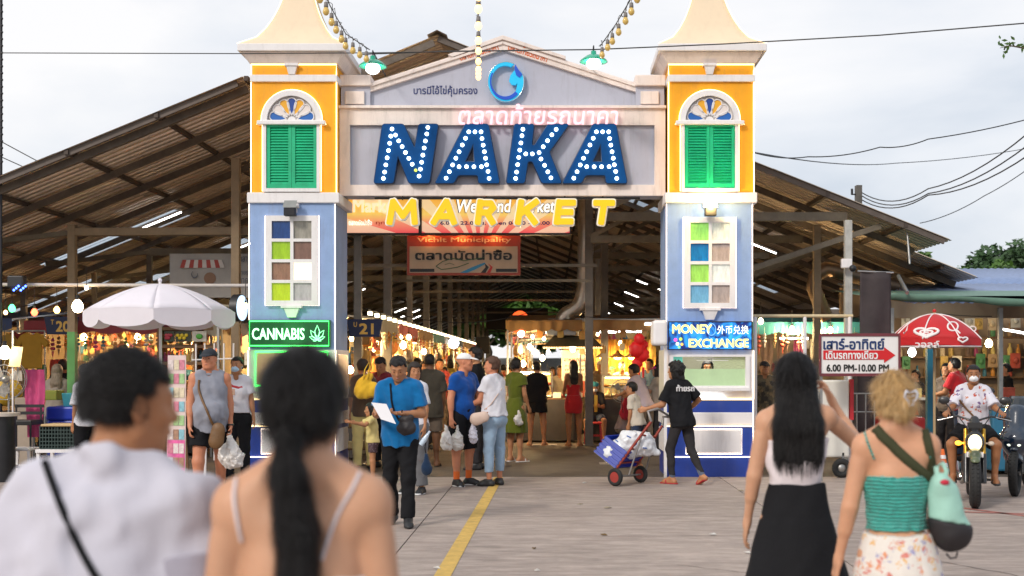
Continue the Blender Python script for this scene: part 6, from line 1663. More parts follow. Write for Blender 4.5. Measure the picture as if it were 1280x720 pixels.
for(px_,py_,Y_,cc,lb)in((24,414,20.6,(.20,.02,.02),'dark maroon shirt hanging on the far left rack'),(40,415,20.4,(.42,.22,.02),'mustard shirt with pale print hanging on the far left rack'),(4,416,20.5,(.35,.20,.03),'old gold shirt cut by the left edge')):
 o=pk_shirt(mat('shirt_%d'%px_,cc,.85,var=.12));o.location=P3(px_,py_,Y_);tag(o,lb,'shirt','shirts on the far left rack')
 tm=text('print','Andaman',-.10,.10,-.2,-.03,mat('shirt_print',(.6,.5,.35),.7,var=0),o,h=.08,bold=.02)
m=MB();m.tube([P3(-20,414,20.5),P3(56,413.5,20.5)],.015);m.tube([P3(56,413.5,20.5),P3(56,560,20.5)],.015);tag(m.build('clothes_rail',M_steel),'steel clothes rail carrying the shirts at the far left','rail')
t=thing('paper_notice','cream paper notice tilted on a thin white post at the left','notice',P3(20,457,17.4));m=MB();a=P3(20,445,17.4);v=[(a[0]-.10,17.38,a[2]-.15),(a[0]+.07,17.38,a[2]-.16),(a[0]+.11,17.38,a[2]+.13),(a[0]-.05,17.38,a[2]+.14)]
m._add(v+[(p[0],p[1]+.004,p[2])for p in v],[(0,1,2,3),(7,6,5,4),(0,4,5,1),(1,5,6,2),(2,6,7,3),(3,7,4,0)]);m.build('sheet',mat('paper_cream',(.72,.60,.36),.8,var=.05),t)
m=MB();m.tube([P3(16,413,17.42),(PX(16,17.42),17.42,0)],.014);m.build('post',M_white,t)
YV2=20.2;t=thing('vinyl_banner','grey-white vinyl banner with a red striped awning drawing, left of the gate','banner',P3(263,358,YV2));vx2=lambda p:PX(p,YV2);vz2=lambda p:PZ(p,YV2)
m=MB();m.grid(lambda u,v:(vx2(212)+(vx2(316)-vx2(212))*u,YV2+.02*math.sin(u*9),vz2(372)+(vz2(317)-vz2(372))*v),20,2);m.build('sheet',mat('vinyl_grey',(.34,.32,.30),.6,var=.08,dirt=.2),t)
for q in range(10):
 a,b=229+q*4.9,229+(q+1)*4.9;ox=lambda p,k_:253+(p-253)*k_
 m=MB();m.prism([(vx2(a),vz2(325)),(vx2(b),vz2(325)),(vx2(ox(b,1.14)),vz2(335)),(vx2(ox(a,1.14)),vz2(335))],YV2-.035,YV2-.03);m.build('drawn_stripe',mat('stripe_red',(.33,.04,.03),.6)if q%2==0 else mat('stripe_white',(.55,.5,.47),.6),t)
m=MB();c=(vx2(263),vz2(348));m.prism([(c[0]+.10*math.cos(a),c[1]+.10*math.sin(a))for a in np.linspace(0,2*PI,17)[:-1]],YV2-.035,YV2-.03);m.build('drawn_disc',mat('disc_brown',(.22,.12,.07),.6),t)
m=MB();m.tube([(vx2(244)+.05*math.cos(a),YV2-.035,vz2(343)+.06*math.sin(a))for a in np.linspace(2.2,6.6,12)],[.004+.008*math.sin(PI*q/11)for q in range(12)],5);m.build('drawn_crescent',mat('print_grey',(.12,.13,.16),.6),t)
for k_,(tx,yy_)in enumerate((('ตลาด',324),('ท้ายรถ',340),('นาคา',351))):text('lettering',tx,vx2(299),vx2(314),vz2(yy_),YV2-.03,mat('print_grey',(.12,.13,.16)),t,h=.09,bold=.02)
for i,(a,b,cc,lb)in enumerate(((205,218,(.10,.02,.03),'dark red fruit picture panel, leftmost of three'),(219,239,(.35,.28,.01),'yellow flower picture panel, middle of three'),(240,258,(.55,.52,.45),'pale picture panel with a green leaf, rightmost of three'))):
 t=thing('picture_panel',lb,'picture',P3((a+b)/2,427,20.6),'three picture panels on the shelf');m=MB();m.box(PX(a,20.6),PX(b,20.6),20.6,20.63,PZ(427,20.6),PZ(414,20.6));m.build('panel',mat('picture_%d'%i,cc if i==2 else(.03,.04,.02),.5,var=.4,vs=20),t)
 for q in range(5):
  c=P3(a+3+(q*2.7)%(b-a-5),419+(q%2)*3.5,20.59);m=MB();r_=.035
  if i==2 and q:continue
  if i==2:c=P3(249,420.5,20.59);r_=.06
  m.ball(c,(r_,.006,r_*.8),8,5);m.build('printed_shape',mat('picture_fruit_%d'%i,[(.45,.03,.06),(.75,.55,.02),(.06,.35,.03)][i],.5),t)
t=thing('wooden_shelf','dark wooden shelf unit behind the white umbrella pole','shelf',P3(245,450,20.8))
for y_ in(409,431,452):m=MB();m.box(PX(200,20.8),PX(292,20.8),20.7,21.1,PZ(y_+4,20.8),PZ(y_,20.8));m.build('board',M_wood,t)
for x_ in(201,246,291):m=MB();m.box(PX(x_-1.5,20.8),PX(x_+1.5,20.8),20.68,21.1,0,PZ(405,20.8));m.build('upright',M_wood,t)
put('bottle',M_mixed,[(PX(206+q*5,20.85),20.85,PZ(452,20.8)+.0)for q in range(14)],'bottle on the wooden shelf behind the umbrella','bottles on the wooden shelf',.9)
t=thing('clothes_rack','white metal clothes rack between the umbrella and the tower','rack',P3(265,500,19.0))
for px_ in(245,256,268,280,292):m=MB();m.tube([P3(px_,428+(px_%3),19.0),(PX(px_,19.0),19.0,.1)],.014,6);m.build('bar',M_white,t)
m=MB();m.tube([P3(240,450,19),P3(296,448,19)],.012,6);m.build('rail',M_white,t)
# umbrellas
def umbrella(lb,px_,top,rim,halfw,Y_,mt,mt2,n,base_px,base_z,pole_m,drop,scallop,parts_fn=None,ex=1.75):
 c=Vector(P3(px_,top,Y_));R_=halfw*Y_/FPX;dz=(rim-top)*Y_/FPX
 t=thing('umbrella',lb,'umbrella',(c.x,Y_,0))
 a0=PI/n*.6
 for k_ in range(n):
  A,B=a0+2*PI*k_/n,a0+2*PI*(k_+1)/n
  def fn(u,v,A=A,B=B):
   r=R_*v;za=-dz*(v**ex)*.92-.05*dz*v
   pa=Vector((math.cos(A),math.sin(A),0));pb=Vector((math.cos(B),math.sin(B),0));p=pa.lerp(pb,u)*r
   return(c.x+p.x,c.y+p.y,c.z+za+math.sin(PI*u)*.05*dz*(v))
  m=MB();m.grid(fn,8,8,smooth=True);o=m.build('canopy_panel',mt[k_%len(mt)]if isinstance(mt,list)else mt,t)
  s=o.modifiers.new('Solidify','SOLIDIFY');s.thickness=.003
  def fd(u,v,A=A,B=B):
   x,y,z=fn(u,1);return(x+.0*v,y,z-v*drop*(.55+.45*math.sin(PI*u)**.6 if scallop else 1))
  m=MB();m.grid(fd,10,2,smooth=True);o=m.build('valance',mt2,t)
  pa=Vector(fn(0,0));pts=[Vector(fn(0,q/6))+Vector((0,0,-.012))for q in range(7)];m=MB();m.tube(pts,.006,5);m.build('rib',pole_m,t)
 m=MB();m.tube([c+Vector((0,0,.05)),Vector((PX(base_px,Y_),Y_,base_z))],.02,8);m.build('pole',pole_m,t)
 m=MB();m.ball(c+Vector((0,0,.05)),.03,8,5);m.build('finial',mt2,t)
 m=MB();m.cyl((PX(base_px,Y_),Y_),.22,0,.08,20);m.build('base',M_black,t)
 return t,c,R_,dz
M_umw=mat('umbrella_white',(.86,.82,.88),.8,var=.04,vs=3,bump=.15,bs=20)
nt_=M_umw.node_tree;tr=nt_.nodes.new('ShaderNodeBsdfTranslucent');tr.inputs[0].default_value=(.75,.6,.72,1);mxs=nt_.nodes.new('ShaderNodeMixShader');mxs.inputs[0].default_value=.15
nt_.links.new(nt_.nodes['Principled BSDF'].outputs[0],mxs.inputs[1]);nt_.links.new(tr.outputs[0],mxs.inputs[2]);nt_.links.new(mxs.outputs[0],nt_.nodes['Material Output'].inputs[0])
umbrella('large white market umbrella left of the gate',200,355,391,91,16.0,M_umw,M_umw,8,202,0,M_white,.24,True)
M_umr=mat('umbrella_red',(.50,.008,.012),.5,var=.08,vs=3,bump=.1,bs=20)
t,uc,uR,udz=umbrella('red ice cream umbrella with white heart emblems on the right',1168,393,426,56.5,17.6,M_umr,M_umr,8,1168,0,mat('pole_tan',(.45,.33,.18),.5),.10,False,ex=2.1)
M_wp=mat('white_print',(.80,.74,.74),.5,var=0)
def on_umb(x_px,y_px,off=.02):
 """point of the umbrella's front surface seen at this pixel"""
 Y_=uc.y
 for _ in range(14):
  x,z=PX(x_px,Y_),PZ(y_px,Y_);v=max(0,min(1.1,((uc.z-z)/udz)))**(1/2.1);r2=(uR*v*.97)**2-(x-uc.x)**2
  Y_=uc.y-math.sqrt(max(r2,0))*1.0
 return(PX(x_px,Y_-off),Y_-off,PZ(y_px,Y_-off))
def umb_line(pts,r,name='printed_line'):
 m=MB();m.tube([on_umb(*p)for p in pts],r,5);m.build(name,M_wp,t)
def circ(cx_,cy_,rx,ry,a0=0,a1=2*PI,n=22):return[(cx_+rx*math.cos(a),cy_+ry*math.sin(a))for a in np.linspace(a0,a1,n)]
def heart(cx_,cy_,w,h):
 P=[]
 for a in np.linspace(0,2*PI,30):P.append((cx_+w*(16*math.sin(a)**3)/16,cy_-h*(13*math.cos(a)-5*math.cos(2*a)-2*math.cos(3*a)-math.cos(4*a))/15))
 return P
umb_line(heart(1158,415.5,15,6.2),.022);umb_line(heart(1158,416,8,3.2),.016);umb_line(circ(1158,415,3,1.2,.3,2.8),.010)
umb_line(heart(1203.5,424.5,6,3.4),.014);umb_line(circ(1191,408,6.5,5.5),.014);umb_line([(1195,412),(1200,417)],.016);umb_line([(1128,412),(1137,402),(1133,413)],.010);umb_line([(1129,411),(1130,417),(1134,412)],.010)
umb_line(circ(1216,411,4,3),.010)
for q in range(8):
 a=PI/8*.6+2*PI*q/8
 m=MB();m.tube([(uc.x+uR*1.004*v*math.cos(a),uc.y+uR*1.004*v*math.sin(a),uc.z-udz*(v**2.1)*.92-.05*udz*v+.006)for v in np.linspace(.02,1,8)],.011,5);m.build('white_seam',M_wp,t)
m=MB();m.tube([(uc.x+uR*math.cos(PI/8*.6+2*PI*q/8),uc.y+uR*math.sin(PI/8*.6+2*PI*q/8),uc.z-udz*.97-.10)for q in range(8)],.009,5,closed=True);m.build('white_hem',M_wp,t)
lp=on_umb(1158,430.5,.05);text('lettering','วอลล์',lp[0]-.17,lp[0]+.17,lp[2],lp[1]-.04,M_wp,t,h=.10,bold=.05)
# right of the gate: arrow sign, boards, shop
YG=16.6;ax_=lambda p:PX(p,YG);az_=lambda p:PZ(p,YG)
t=thing('arrow_sign','white one-way sign with a red arrow and Thai lettering, 6.00 PM-10.00 PM','sign',(ax_(1074),YG,0))
m=MB();m.box(ax_(1025.5),ax_(1123.5),YG,YG+.02,az_(468),az_(419));m.build('panel',mat('sign_white',(.80,.78,.77),.5,var=.04,dirt=.08),t)
M_mar=mat('frame_maroon',(.16,.03,.04),.5,var=.15)
for(a,b)in(((1024.5,468.5),(1124.5,468.5)),((1024.5,418.5),(1124.5,418.5)),((1025,468),(1025,419)),((1124,468),(1124,419))):m=MB();m.beam((ax_(a[0]),YG+.0,az_(a[1])),(ax_(b[0]),YG+.0,az_(b[1])),.028,.04);m.build('frame_bar',M_mar,t)
M_nv=mat('print_navy',(.01,.035,.14),.5,var=0)
text('lettering','เสาร์-อาทิตย์',ax_(1029),ax_(1105.5),az_(430),YG-.006,M_nv,t,h=.155,bold=.045)
shape2d('red_arrow',[[(ax_(a),az_(b))for a,b in((1029,438),(1105,438),(1105,434),(1119,444),(1105,453.5),(1105,449.5),(1029,449.5))]],YG-.003,.006,mat('arrow_red',(.60,.01,.015),.5,var=.04),t)
text('lettering','เดินรถทางเดียว',ax_(1032),ax_(1097),az_(443.5),YG-.014,mat('print_white',(.82,.8,.8),.5,var=0),t,h=.12,bold=.045)
text('lettering','6.00 PM-10.00 PM',ax_(1033),ax_(1111),az_(460),YG-.006,mat('print_black',(.015,)*3),t,h=.10,bold=.045)
for px_ in(1027,1121):m=MB();m.box(ax_(px_)-.02,ax_(px_)+.02,YG+.025,YG+.06,0,az_(420));m.build('post',M_steel,t)
t=thing('white_partition','white rounded partition panel standing under the arrow sign','partition',(PX(1031,17.2),17.2,0))
m=MB();m.box(PX(1004,17.2),PX(1062,17.2),17.2,17.26,PZ(572,17.2),PZ(475,17.2));m.build('panel',mat('panel_offwhite',(.72,.70,.64),.6,var=.05,dirt=.12),t,bevel=.03)
m=MB();m.box(PX(1062.5,17.2),PX(1067,17.2),17.19,17.28,PZ(525,17.2),PZ(474,17.2));m.build('red_edge',mat('edge_red',(.45,.02,.03),.5),t)
for px_ in(1010,1054):m=MB();m.box(PX(px_,17.2)-.015,PX(px_,17.2)+.015,17.2,17.24,0,.35);m.build('leg',M_steel,t)
def tyre(lb,c,R_,r_,axis='x',tilt=None):
 t=thing('tyre',lb,'tyre',c);m=MB();m.tube([(c[0]+(R_-r_)*math.cos(a),c[1],c[2]+(R_-r_)*math.sin(a))for a in np.linspace(0,2*PI,24)[:-1]],r_,8,closed=True);m.build('rubber',mat('rubber',(.02,.02,.02),.8,var=.2),t)
 m=MB();m.ball(c,(R_*.5,.04,R_*.5),12,6);m.build('hub',M_steel,t)
tyre('small cart wheel on the ground below the white partition',(PX(1052,17.1),17.1,.14),.14,.045)
t=thing('railing','white metal railing right of the partition','railing',(PX(1080,17.6),17.6,0))
for px_ in(1071,1082,1093):m=MB();m.tube([(PX(px_,17.6),17.6,.1),P3(px_,492,17.6)],.012,6);m.build('bar',M_steel,t)
for py_ in(492,515,560):m=MB();m.tube([P3(1066,py_,17.6),P3(1098,py_,17.6)],.012,6);m.build('rail',M_steel,t)
t=thing('black_banner','black cloth banner hanging right of the pale post','banner',P3(1094,445,17.9))
m=MB();m.grid(lambda u,v:(PX(1075,17.9)+(PX(1114,17.9)-PX(1075,17.9))*u,17.9+.02*math.sin(u*7+v*3),PZ(340+112*v,17.9)),12,12);o=m.build('cloth',mat('banner_cloth_black',(.045,.035,.038),.85,var=.3,vs=3),t);s=o.modifiers.new('Solidify','SOLIDIFY');s.thickness=.004
m=MB();m.tube([P3(1072,339,17.9),P3(1117,341,17.9)],.014);m.build('top_rod',M_steel,t)
m=MB();m.box(PX(1072,18.3),PX(1104,18.3),18.3,18.6,0,PZ(450,18.3));tag(m.build('shadow_block',mat('shadow_block_dark',(.03,.02,.022),.6,var=.2)),'dark block shaped as the shadow below the black banner','shadow')  # solid dark block put in for the column of shadow under the banner
m=MB();m.tube([P3(1123,345,19.4),P3(1134,366,18.6)],.03);m.tube([P3(1137,330,19.6),P3(1134,290,19.7)],.02);tag(m.build('roof_strut',M_steel),'slanting steel strut between the roof edge and the green awning','strut')
t=thing('exhaust_duct','dark bronze bent duct under the right roof slope','duct',P3(1025,370,21));M_duct2=mat('duct_bronze',(.20,.13,.08),.4,.7,var=.25,vs=4)
pts=[P3(1034,400,21),P3(1026,382,21),P3(1017,360,21),P3(1019,345,21),P3(1032,336,21),P3(1050,340,21),P3(1085,350,21.5),P3(1135,362,22)];q2=[]
for a,b in zip(pts[:-1],pts[1:]):
 for q in range(3):q2 .append(Vector(a).lerp(Vector(b),q/3))
m=MB();m.tube(q2,.13,12);m.build('pipe',M_duct2,t)
stall('stall with a teal canopy right of the right tower',3.6,5.9,21.8,24,2.35,'s',1,.85)
stall('stall far behind the pipe frame with a brown canopy',3.2,6.4,27,29.5,2.5,'s',4,.85)
put('bottle',M_mixed,gspots(14,2,3.7,5.8,22.0,.85,.87,4,.03,.1),'bottle on the teal-canopied stall','bottles on the teal stall',1.1)
put('pouch',M_mixed,gspots(12,3,3.7,5.8,23.7,1.3,2.1,9,.03,.1),'packet on the back wall of the teal-canopied stall','packets in the teal stall',1.2)
put('box',M_mixed,gspots(8,2,3.4,6.2,27.3,.85,1.0,12,.04,.1),'carton on the brown-canopied stall','cartons on the brown stall',1.4)
put('bottle',M_warm,gspots(10,3,.6,2.7,29.2,1.0,2.0,15,.04,.1),'jar on the lit wall behind the food stalls','jars behind the food stalls',1.6)
m=MB();m.box(.3,2.9,29.5,29.6,0,2.7);tag(m.build('back_wall',mat('back_wall_amber',(.50,.34,.14),.8,var=.2,vs=2)),'amber lit partition wall behind the food stalls','wall')
for i,(a,b,py_,Y_)in enumerate(((942,966,405,22),(955,985,415,24),(968,1000,407,26),(975,1010,423,23.5),(942,952,424,24))):
 t=thing('tube_lamp','white tube lamp right of the gate, %s'%NM[i],'lamp',P3((a+b)/2,py_,Y_),'tube lamps right of the gate')
 m=MB();m.tube([P3(a,py_,Y_),P3(b,py_,Y_)],.022);m.build('tube',M_tube,t);m=MB();m.beam(P3(a,py_-2,Y_),P3(b,py_-2,Y_),.05,.03);m.build('lamp_body',M_white,t)
for i,(px_,py_,w_)in enumerate(((990,412,55),(1038,413,40),(1024,415,0),(951,402,0))):bulb('warm bulb behind the pipe frame, %s'%NM[i],P3(px_,py_,21.4),e=16,watts=w_,r=.05)
t=thing('shop_building','small open shop with cream walls under blue roofing at the right','shop',(7.6,23,0));M_shop=mat('shop_cream',(.34,.24,.15),.8,var=.12,vs=2,dirt=.3)
m=MB();m.box(5.9,12.5,24.5,24.65,0,3.2);m.build('back_wall',M_shop,t)
m=MB();m.box(5.7,12.5,20.9,21.0,PZ(398,21),PZ(377,21));m.build('fascia',M_shop,t)
m=MB();m.box(12.3,12.5,21,24.5,0,3);m.build('side_wall',M_shop,t)
for(x,w_)in((5.85,.08),(7.75,.07),(10.0,.07)):m=MB();m.box(x,x+w_,20.8,20.88,0,2.6);m.build('post',M_steel,t)
for z,d_ in((1.35,.3),(1.75,.3),(2.15,.3)):m=MB();m.box(6.6,11.8,24.1,24.45,z,z+.03);m.build('shelf',M_wood,t)
m=MB();m.box(6.1,11.8,21.2,21.75,0,PZ(500,21.2));m.build('counter',mat('counter_dark',(.10,.06,.04),.5,var=.3),t);m=MB();m.box(6.05,11.85,21.12,21.8,PZ(500,21.2),PZ(497,21.2));m.build('counter_top',mat('counter_pale',(.5,.45,.38),.4),t)
put('bottle',M_mixed,[(6.7+.17*q,24.25,z)for q in range(28)for z in(1.38,1.78,2.18)if(q*7+int(z*10))%5],'bottle on the shelves of the right-hand shop','bottles on the shop shelves',1.25)
put('box',M_mixed,[(6.5+.55*q,21.5,PZ(497,21.2))for q in range(9)],'carton on the counter of the right-hand shop','cartons on the shop counter',1.3)
for i,(px_,py_,Y_,w_)in enumerate(((1140,441,20.4,25),(1236,430,22.5,28),(1180,420,23,14))):bulb('white bulb inside the right-hand shop, %s from the left'%NM[i],P3(px_,py_,Y_),col=(.95,1,.95)if i==0 else(1,.75,.45),e=20,watts=w_,r=.07)
m=MB();m.tube([P3(1250,411,22),P3(1290,418,22)],.02);tag(m.build('tube_lamp',M_tube),'slanting tube lamp over the shop shelves at the right edge','lamp')
M_bluer=mat('roof_blue_sheet',(.22,.30,.50),.45,.2,var=.15,vs=3,dirt=.25)
def wavy(name,x0,x1,y0,y1,z0,z1,mt,parent,wl=.15,amp=.018):
 n=int((x1-x0)/wl)*4;m=MB();m.grid(lambda u,v:(x0+(x1-x0)*u,y0+(y1-y0)*v,z0+(z1-z0)*v+amp*math.sin(2*PI*(x1-x0)/wl*u)),n,1,smooth=True);o=m.build(name,mt,parent);s=o.modifiers.new('Solidify','SOLIDIFY');s.thickness=.004;return o
wavy('roof_sheeting',5.6,12.6,18.9,23.6,PZ(378,18.9),PZ(355,23.6),M_bluer,t)
M_gaw=mat('awning_green',(.13,.25,.19),.55,var=.2,vs=3,bump=.2,dirt=.2)
m=MB();m.grid(lambda u,v:(5.3+7.2*u,18.84+.05*v,PZ(366+12*min(1,u*2.2),18.84)-v*(.10+.02*math.sin(u*30))),60,2);o=m.build('green_valance',M_gaw,t);s=o.modifiers.new('Solidify','SOLIDIFY');s.thickness=.004
m=MB();m.grid(lambda u,v:(4.9+7.5*u,18.9+2.2*v,PZ(368,18.84)-.02+.22*v),20,2);m.build('green_lining',M_gaw,t)
t=thing('neighbour_house','house with blue metal roof and red fascia beyond the shop','house',(14,33,0))
wavy('roof_sheeting',PX(1186,30),PX(1420,30),30,36,PZ(360,30),PZ(336,36),M_bluer,t,.2,.025)
m=MB();m.box(PX(1212,30),PX(1420,30),30.1,30.2,PZ(364,30),PZ(359,30));m.build('fascia',mat('fascia_red',(.50,.08,.03),.6,var=.2),t)
m=MB();m.box(PX(1212,30),PX(1420,30),30.5,35.5,0,PZ(366,30.4));m.build('wall',M_shop,t)
t=thing('neighbour_house','small red tiled roof peeking over the market roof at the right','house',(PX(1186,40),41,0))
m=MB();m.prism([(PX(1168,40),PZ(352,40)),(PX(1180,40),PZ(338,40)),(PX(1192,40),PZ(337,40)),(PX(1204,40),PZ(352,40))],40,43);m.build('roof',mat('tile_red',(.40,.09,.05),.7,var=.2),t);m=MB();m.box(PX(1172,40),PX(1200,40),40.2,42.8,0,PZ(352,40));m.build('wall',M_shop,t)
m=MB();m.box(PX(1158,18.9),PX(1165,18.9),18.85,18.95,0,PZ(436,18.9));tag(m.build('teal_post',mat('teal_paint',(.01,.14,.22),.5,var=.15)),'teal painted post under the red umbrella','post')
def cone(lb,c,h,r):
 t=thing('traffic_cone',lb,'traffic cone',c);M_o=mat('cone_orange',(.75,.14,.02),.5,var=.08)
 m=MB();m.lathe([(r*1.0,.03),(r*.22,h),(0,h)],c,16);m.build('body',M_o,t)
 for a,b in((.35,.5),(.65,.78)):rr=lambda q:r*(1-.78*q)+.004;m=MB();m.lathe([(rr(a),.03+a*(h-.03)),(rr(b),.03+b*(h-.03))],c,16);m.build('white_band',M_white,t)
 m=MB();m.box(c[0]-r*1.3,c[0]+r*1.3,c[1]-r*1.3,c[1]+r*1.3,0,.03);m.build('base',M_o,t)
cone('orange and white traffic cone beside the umbrella pole',(PX(1178,17.0),17.0,0),.42,.10)
cone('orange cone standing farther back on the red box',(PX(1139,18.05),18.05,PZ(521,18)),.42,.11)
m=MB();m.box(PX(1100,18),PX(1152,18),17.8,18.3,.0,PZ(521,18));tag(m.build('red_cooler',mat('cooler_red',(.45,.02,.02),.4),bevel=.03),'red cooler box behind the blonde woman','cooler')
m=MB();m.box(PX(1228,18),PX(1290,18),17.6,18.4,.05,PZ(508,18));tag(m.build('blue_crate_stack',mat('bin_blue',(.02,.14,.24),.5,var=.15),bevel=.03),'blue bin behind the parked scooter','bin')
# left foreground furniture
t=thing('crate','dark green plastic crate on white legs at the lower left','crate',(PX(76,16.2),16.2,.35));xa,xb,Yc=PX(50,16.2),PX(103,16.2),16.2;za,zb=PZ(561,Yc),PZ(533,Yc);M_cr2=mat('crate_green',(.03,.055,.05),.55,var=.1)
m=MB()
for q in range(15):x=xa+(xb-xa)*q/14;m.box(x-.006,x+.006,Yc-.012,Yc,za,zb)
for q in range(7):z=za+(zb-za)*q/6;m.box(xa,xb,Yc-.010,Yc+.002,z-.007,z+.007)
o=m.build('lattice',M_cr2,t);o['kind']='stuff'
m=MB();m.box(xa,xb,Yc+.006,Yc+.4,za,za+.02);m.box(xa,xa+.01,Yc+.006,Yc+.4,za,zb);m.box(xb-.01,xb,Yc+.006,Yc+.4,za,zb);m.box(xa,xb,Yc+.39,Yc+.4,za,zb);m.build('shell',M_cr2,t)
m=MB();m.box(xa+.02,xb,Yc-.04,Yc+.38,zb,zb+.03);tag(m.build('tray',mat('tray_tan',(.60,.42,.20),.6),bevel=.012),'tan tray lying on the dark green crate','tray')
t=thing('side_table','white legged low table under the dark green crate','table',(PX(76,16.2),16.4,0));m=MB();m.box(PX(46,16.2),PX(106,16.2),Yc-.05,Yc+.5,za-.05,za-.005);m.build('top',M_white,t)
for x in(PX(48,Yc),PX(104,Yc)):
 for y in(Yc,Yc+.45):m=MB();m.box(x-.02,x+.02,y-.02,y+.02,0,za-.05);m.build('leg',M_white,t)
m=MB();m.box(PX(62,18),PX(102,18),17.9,18.5,.25,PZ(525,18));m.box(PX(61,18),PX(103,18),17.88,18.52,PZ(525,18),PZ(508,18));tag(m.build('blue_tub',mat('tub_blue',(.01,.035,.38),.35,var=.08),bevel=.03),'royal blue plastic tub behind the dark crate','tub')
m=MB();m.frustum((PX(86,18.2),PX(95,18.2),18.0,18.12),(PX(84,18.2),PX(97,18.2),17.98,18.14),PZ(508,18.2),PZ(491,18.2));tag(m.build('turquoise_basket',mat('basket_turq',(.08,.50,.55),.5),bevel=.01),'turquoise basket standing on the blue tub','basket')
m=MB();m.box(PX(52,18.4),PX(74,18.4),18.3,18.6,PZ(500,18.4),PZ(488,18.4));tag(m.build('olive_box',mat('box_olive',(.22,.25,.03),.6),bevel=.01),'olive box on the goods table behind the blue tub','box')
m=MB();m.box(PX(18,17.9),PX(41,17.9),17.9,17.95,.05,PZ(497,17.9));tag(m.build('plywood_board',mat('plywood',(.42,.34,.27),.8,var=.1),bevel=.01),'pale plywood board behind the black bar chair','board')
t=thing('bar_chair','black metal bar chair at the left edge','chair',(PX(32,17.3),17.3,0));x=PX(30,17.3)
for a in((x-.2,17.15),(x+.16,17.15),(x-.2,17.5),(x+.16,17.5)):m=MB();m.beam((a[0],a[1],0),(a[0],a[1],PZ(530,17.3)if a[1]<17.3 else PZ(506,17.3)),.022);m.build('leg',M_black,t)
m=MB();m.box(x-.22,x+.18,17.13,17.52,PZ(531,17.3),PZ(525,17.3));m.build('seat',M_black,t,bevel=.01)
for z in(517,508):m=MB();m.beam((x-.22,17.5,PZ(z,17.3)),(x+.2,17.5,PZ(z,17.3)),.02,.045);m.build('back_slat',M_black,t)
t=thing('round_table','black round bar table cut by the left edge','table',(PX(2,16.6),16.6,0));m=MB();m.cyl((PX(2,16.6),16.6),.18,0,PZ(520,16.6),20);m.build('drum',mat('drum_black',(.02,.02,.022),.4,var=.3),t);m=MB();m.cyl((PX(2,16.6),16.6),.24,PZ(520,16.6),PZ(516,16.6),24);m.build('top',mat('top_pale',(.6,.52,.45),.4),t)
o=pk_scarf(mat('magenta_cloth',(.55,.06,.20),.6,var=.2));o.location=P3(43,462,17.6);o.scale=(1.3,1,1.6);tag(o,'magenta plastic bag-like cloth hanging left of the green post','cloth')
m=MB();m.ball(P3(8,490,18.1),(.24,.2,.22),12,8);tag(m.build('yellow_sack',mat('sack_yellow',(.60,.38,.03),.7,var=.2,bump=.6,bs=8)),'yellow cloth sack behind the big fan','sack')
Yp=15.2;t=thing('poster_stand','tall pink and white poster stand of small menu pictures','poster stand',(PX(222,Yp),Yp,0))
v=[(PX(208,Yp),Yp,PZ(612,Yp)+.02),(PX(233,Yp),Yp-.05,PZ(612,Yp)+.02),(PX(229.5,Yp),Yp+.10,PZ(444,Yp)),(PX(205,Yp),Yp+.15,PZ(444,Yp))]
def pl(u,w,off=0):a=Vector(v[0]).lerp(Vector(v[1]),u);b=Vector(v[3]).lerp(Vector(v[2]),u);p=a.lerp(b,w);return Vector((p.x,p.y-off,p.z))
def pquad(name,u0,u1,w0,w1,off,mt):
 m=MB();q=[pl(u0,w0,off),pl(u1,w0,off),pl(u1,w1,off),pl(u0,w1,off)];m._add(q+[p+Vector((0,.012 if off==0 else .004,0))for p in q],[(0,1,2,3),(7,6,5,4),(0,4,5,1),(1,5,6,2),(2,6,7,3),(3,7,4,0)]);return m.build(name,mt,t)
pquad('board',0,1,0,1,0,mat('poster_pale',(.70,.55,.52),.6,var=.12,vs=12))
pquad('pink_field',.03,.97,.02,.36,.004,mat('poster_pink',(.75,.12,.35),.6,var=.35,vs=9))
rs=random.Random(4)
for r_ in range(9):
 for c_ in range(3):
  w0=.05+r_*.105;nm,cc=rs.choice([('pale',(.72,.62,.60)),('pinkish',(.65,.22,.30)),('cream',(.70,.60,.42)),('brownish',(.40,.22,.14)),('bluish',(.25,.50,.58)),('white',(.76,.74,.74)),('greenish',(.35,.55,.25))])
  pquad('menu_picture',.06+c_*.30,.33+c_*.30,w0,w0+.075,.009,mat('picture_'+nm,cc,.6,var=.3,vs=25))
m=MB();m.beam((PX(222,Yp),Yp+.5,0),(PX(218,Yp),Yp+.13,PZ(450,Yp)),.03);m.build('prop',M_wood,t)
o=MB();o.prism([(PX(243,15.9),.03),(PX(257,15.9),.03),(PX(259,15.9),PZ(490,15.9)),(PX(247,15.9),PZ(490,15.9))],15.9,15.93);tag(o.build('white_board',M_white),'white sloping board behind the man in the grey vest','board')
c=P3(298,385,17.5);t=thing('round_lightbox','round double-sided light box seen edge-on left of the left tower','sign',c)
M2=Matrix.Translation(c)@Matrix.Rotation(math.radians(80),4,'Z')@Matrix.Rotation(PI/2,4,'X')
for nm,z0,z1,r_,mt_ in(('drum',-.055,.055,.20,M_black),('front_face',.055,.062,.185,emis('lightbox_white',(.62,.82,1),.95)),('rear_face',-.062,-.055,.185,emis('lightbox_white',(.62,.82,1),.95))):
 m=MB();m.cyl((0,0),r_,z0,z1,28);m.xf(M2);m.build(nm,mt_,t)
m=MB();m.beam(c,(PX(312,17.6),17.6,c[2]+.05),.03);m.build('arm',M_black,t)
bulb('amber bulb beside the round light box',P3(307,383,17.3),e=6,col=(1,.6,.2),r=.04,watts=0)
M_sw=mat('side_wall_dark',(.10,.075,.06),.85,var=.3,vs=1.5)
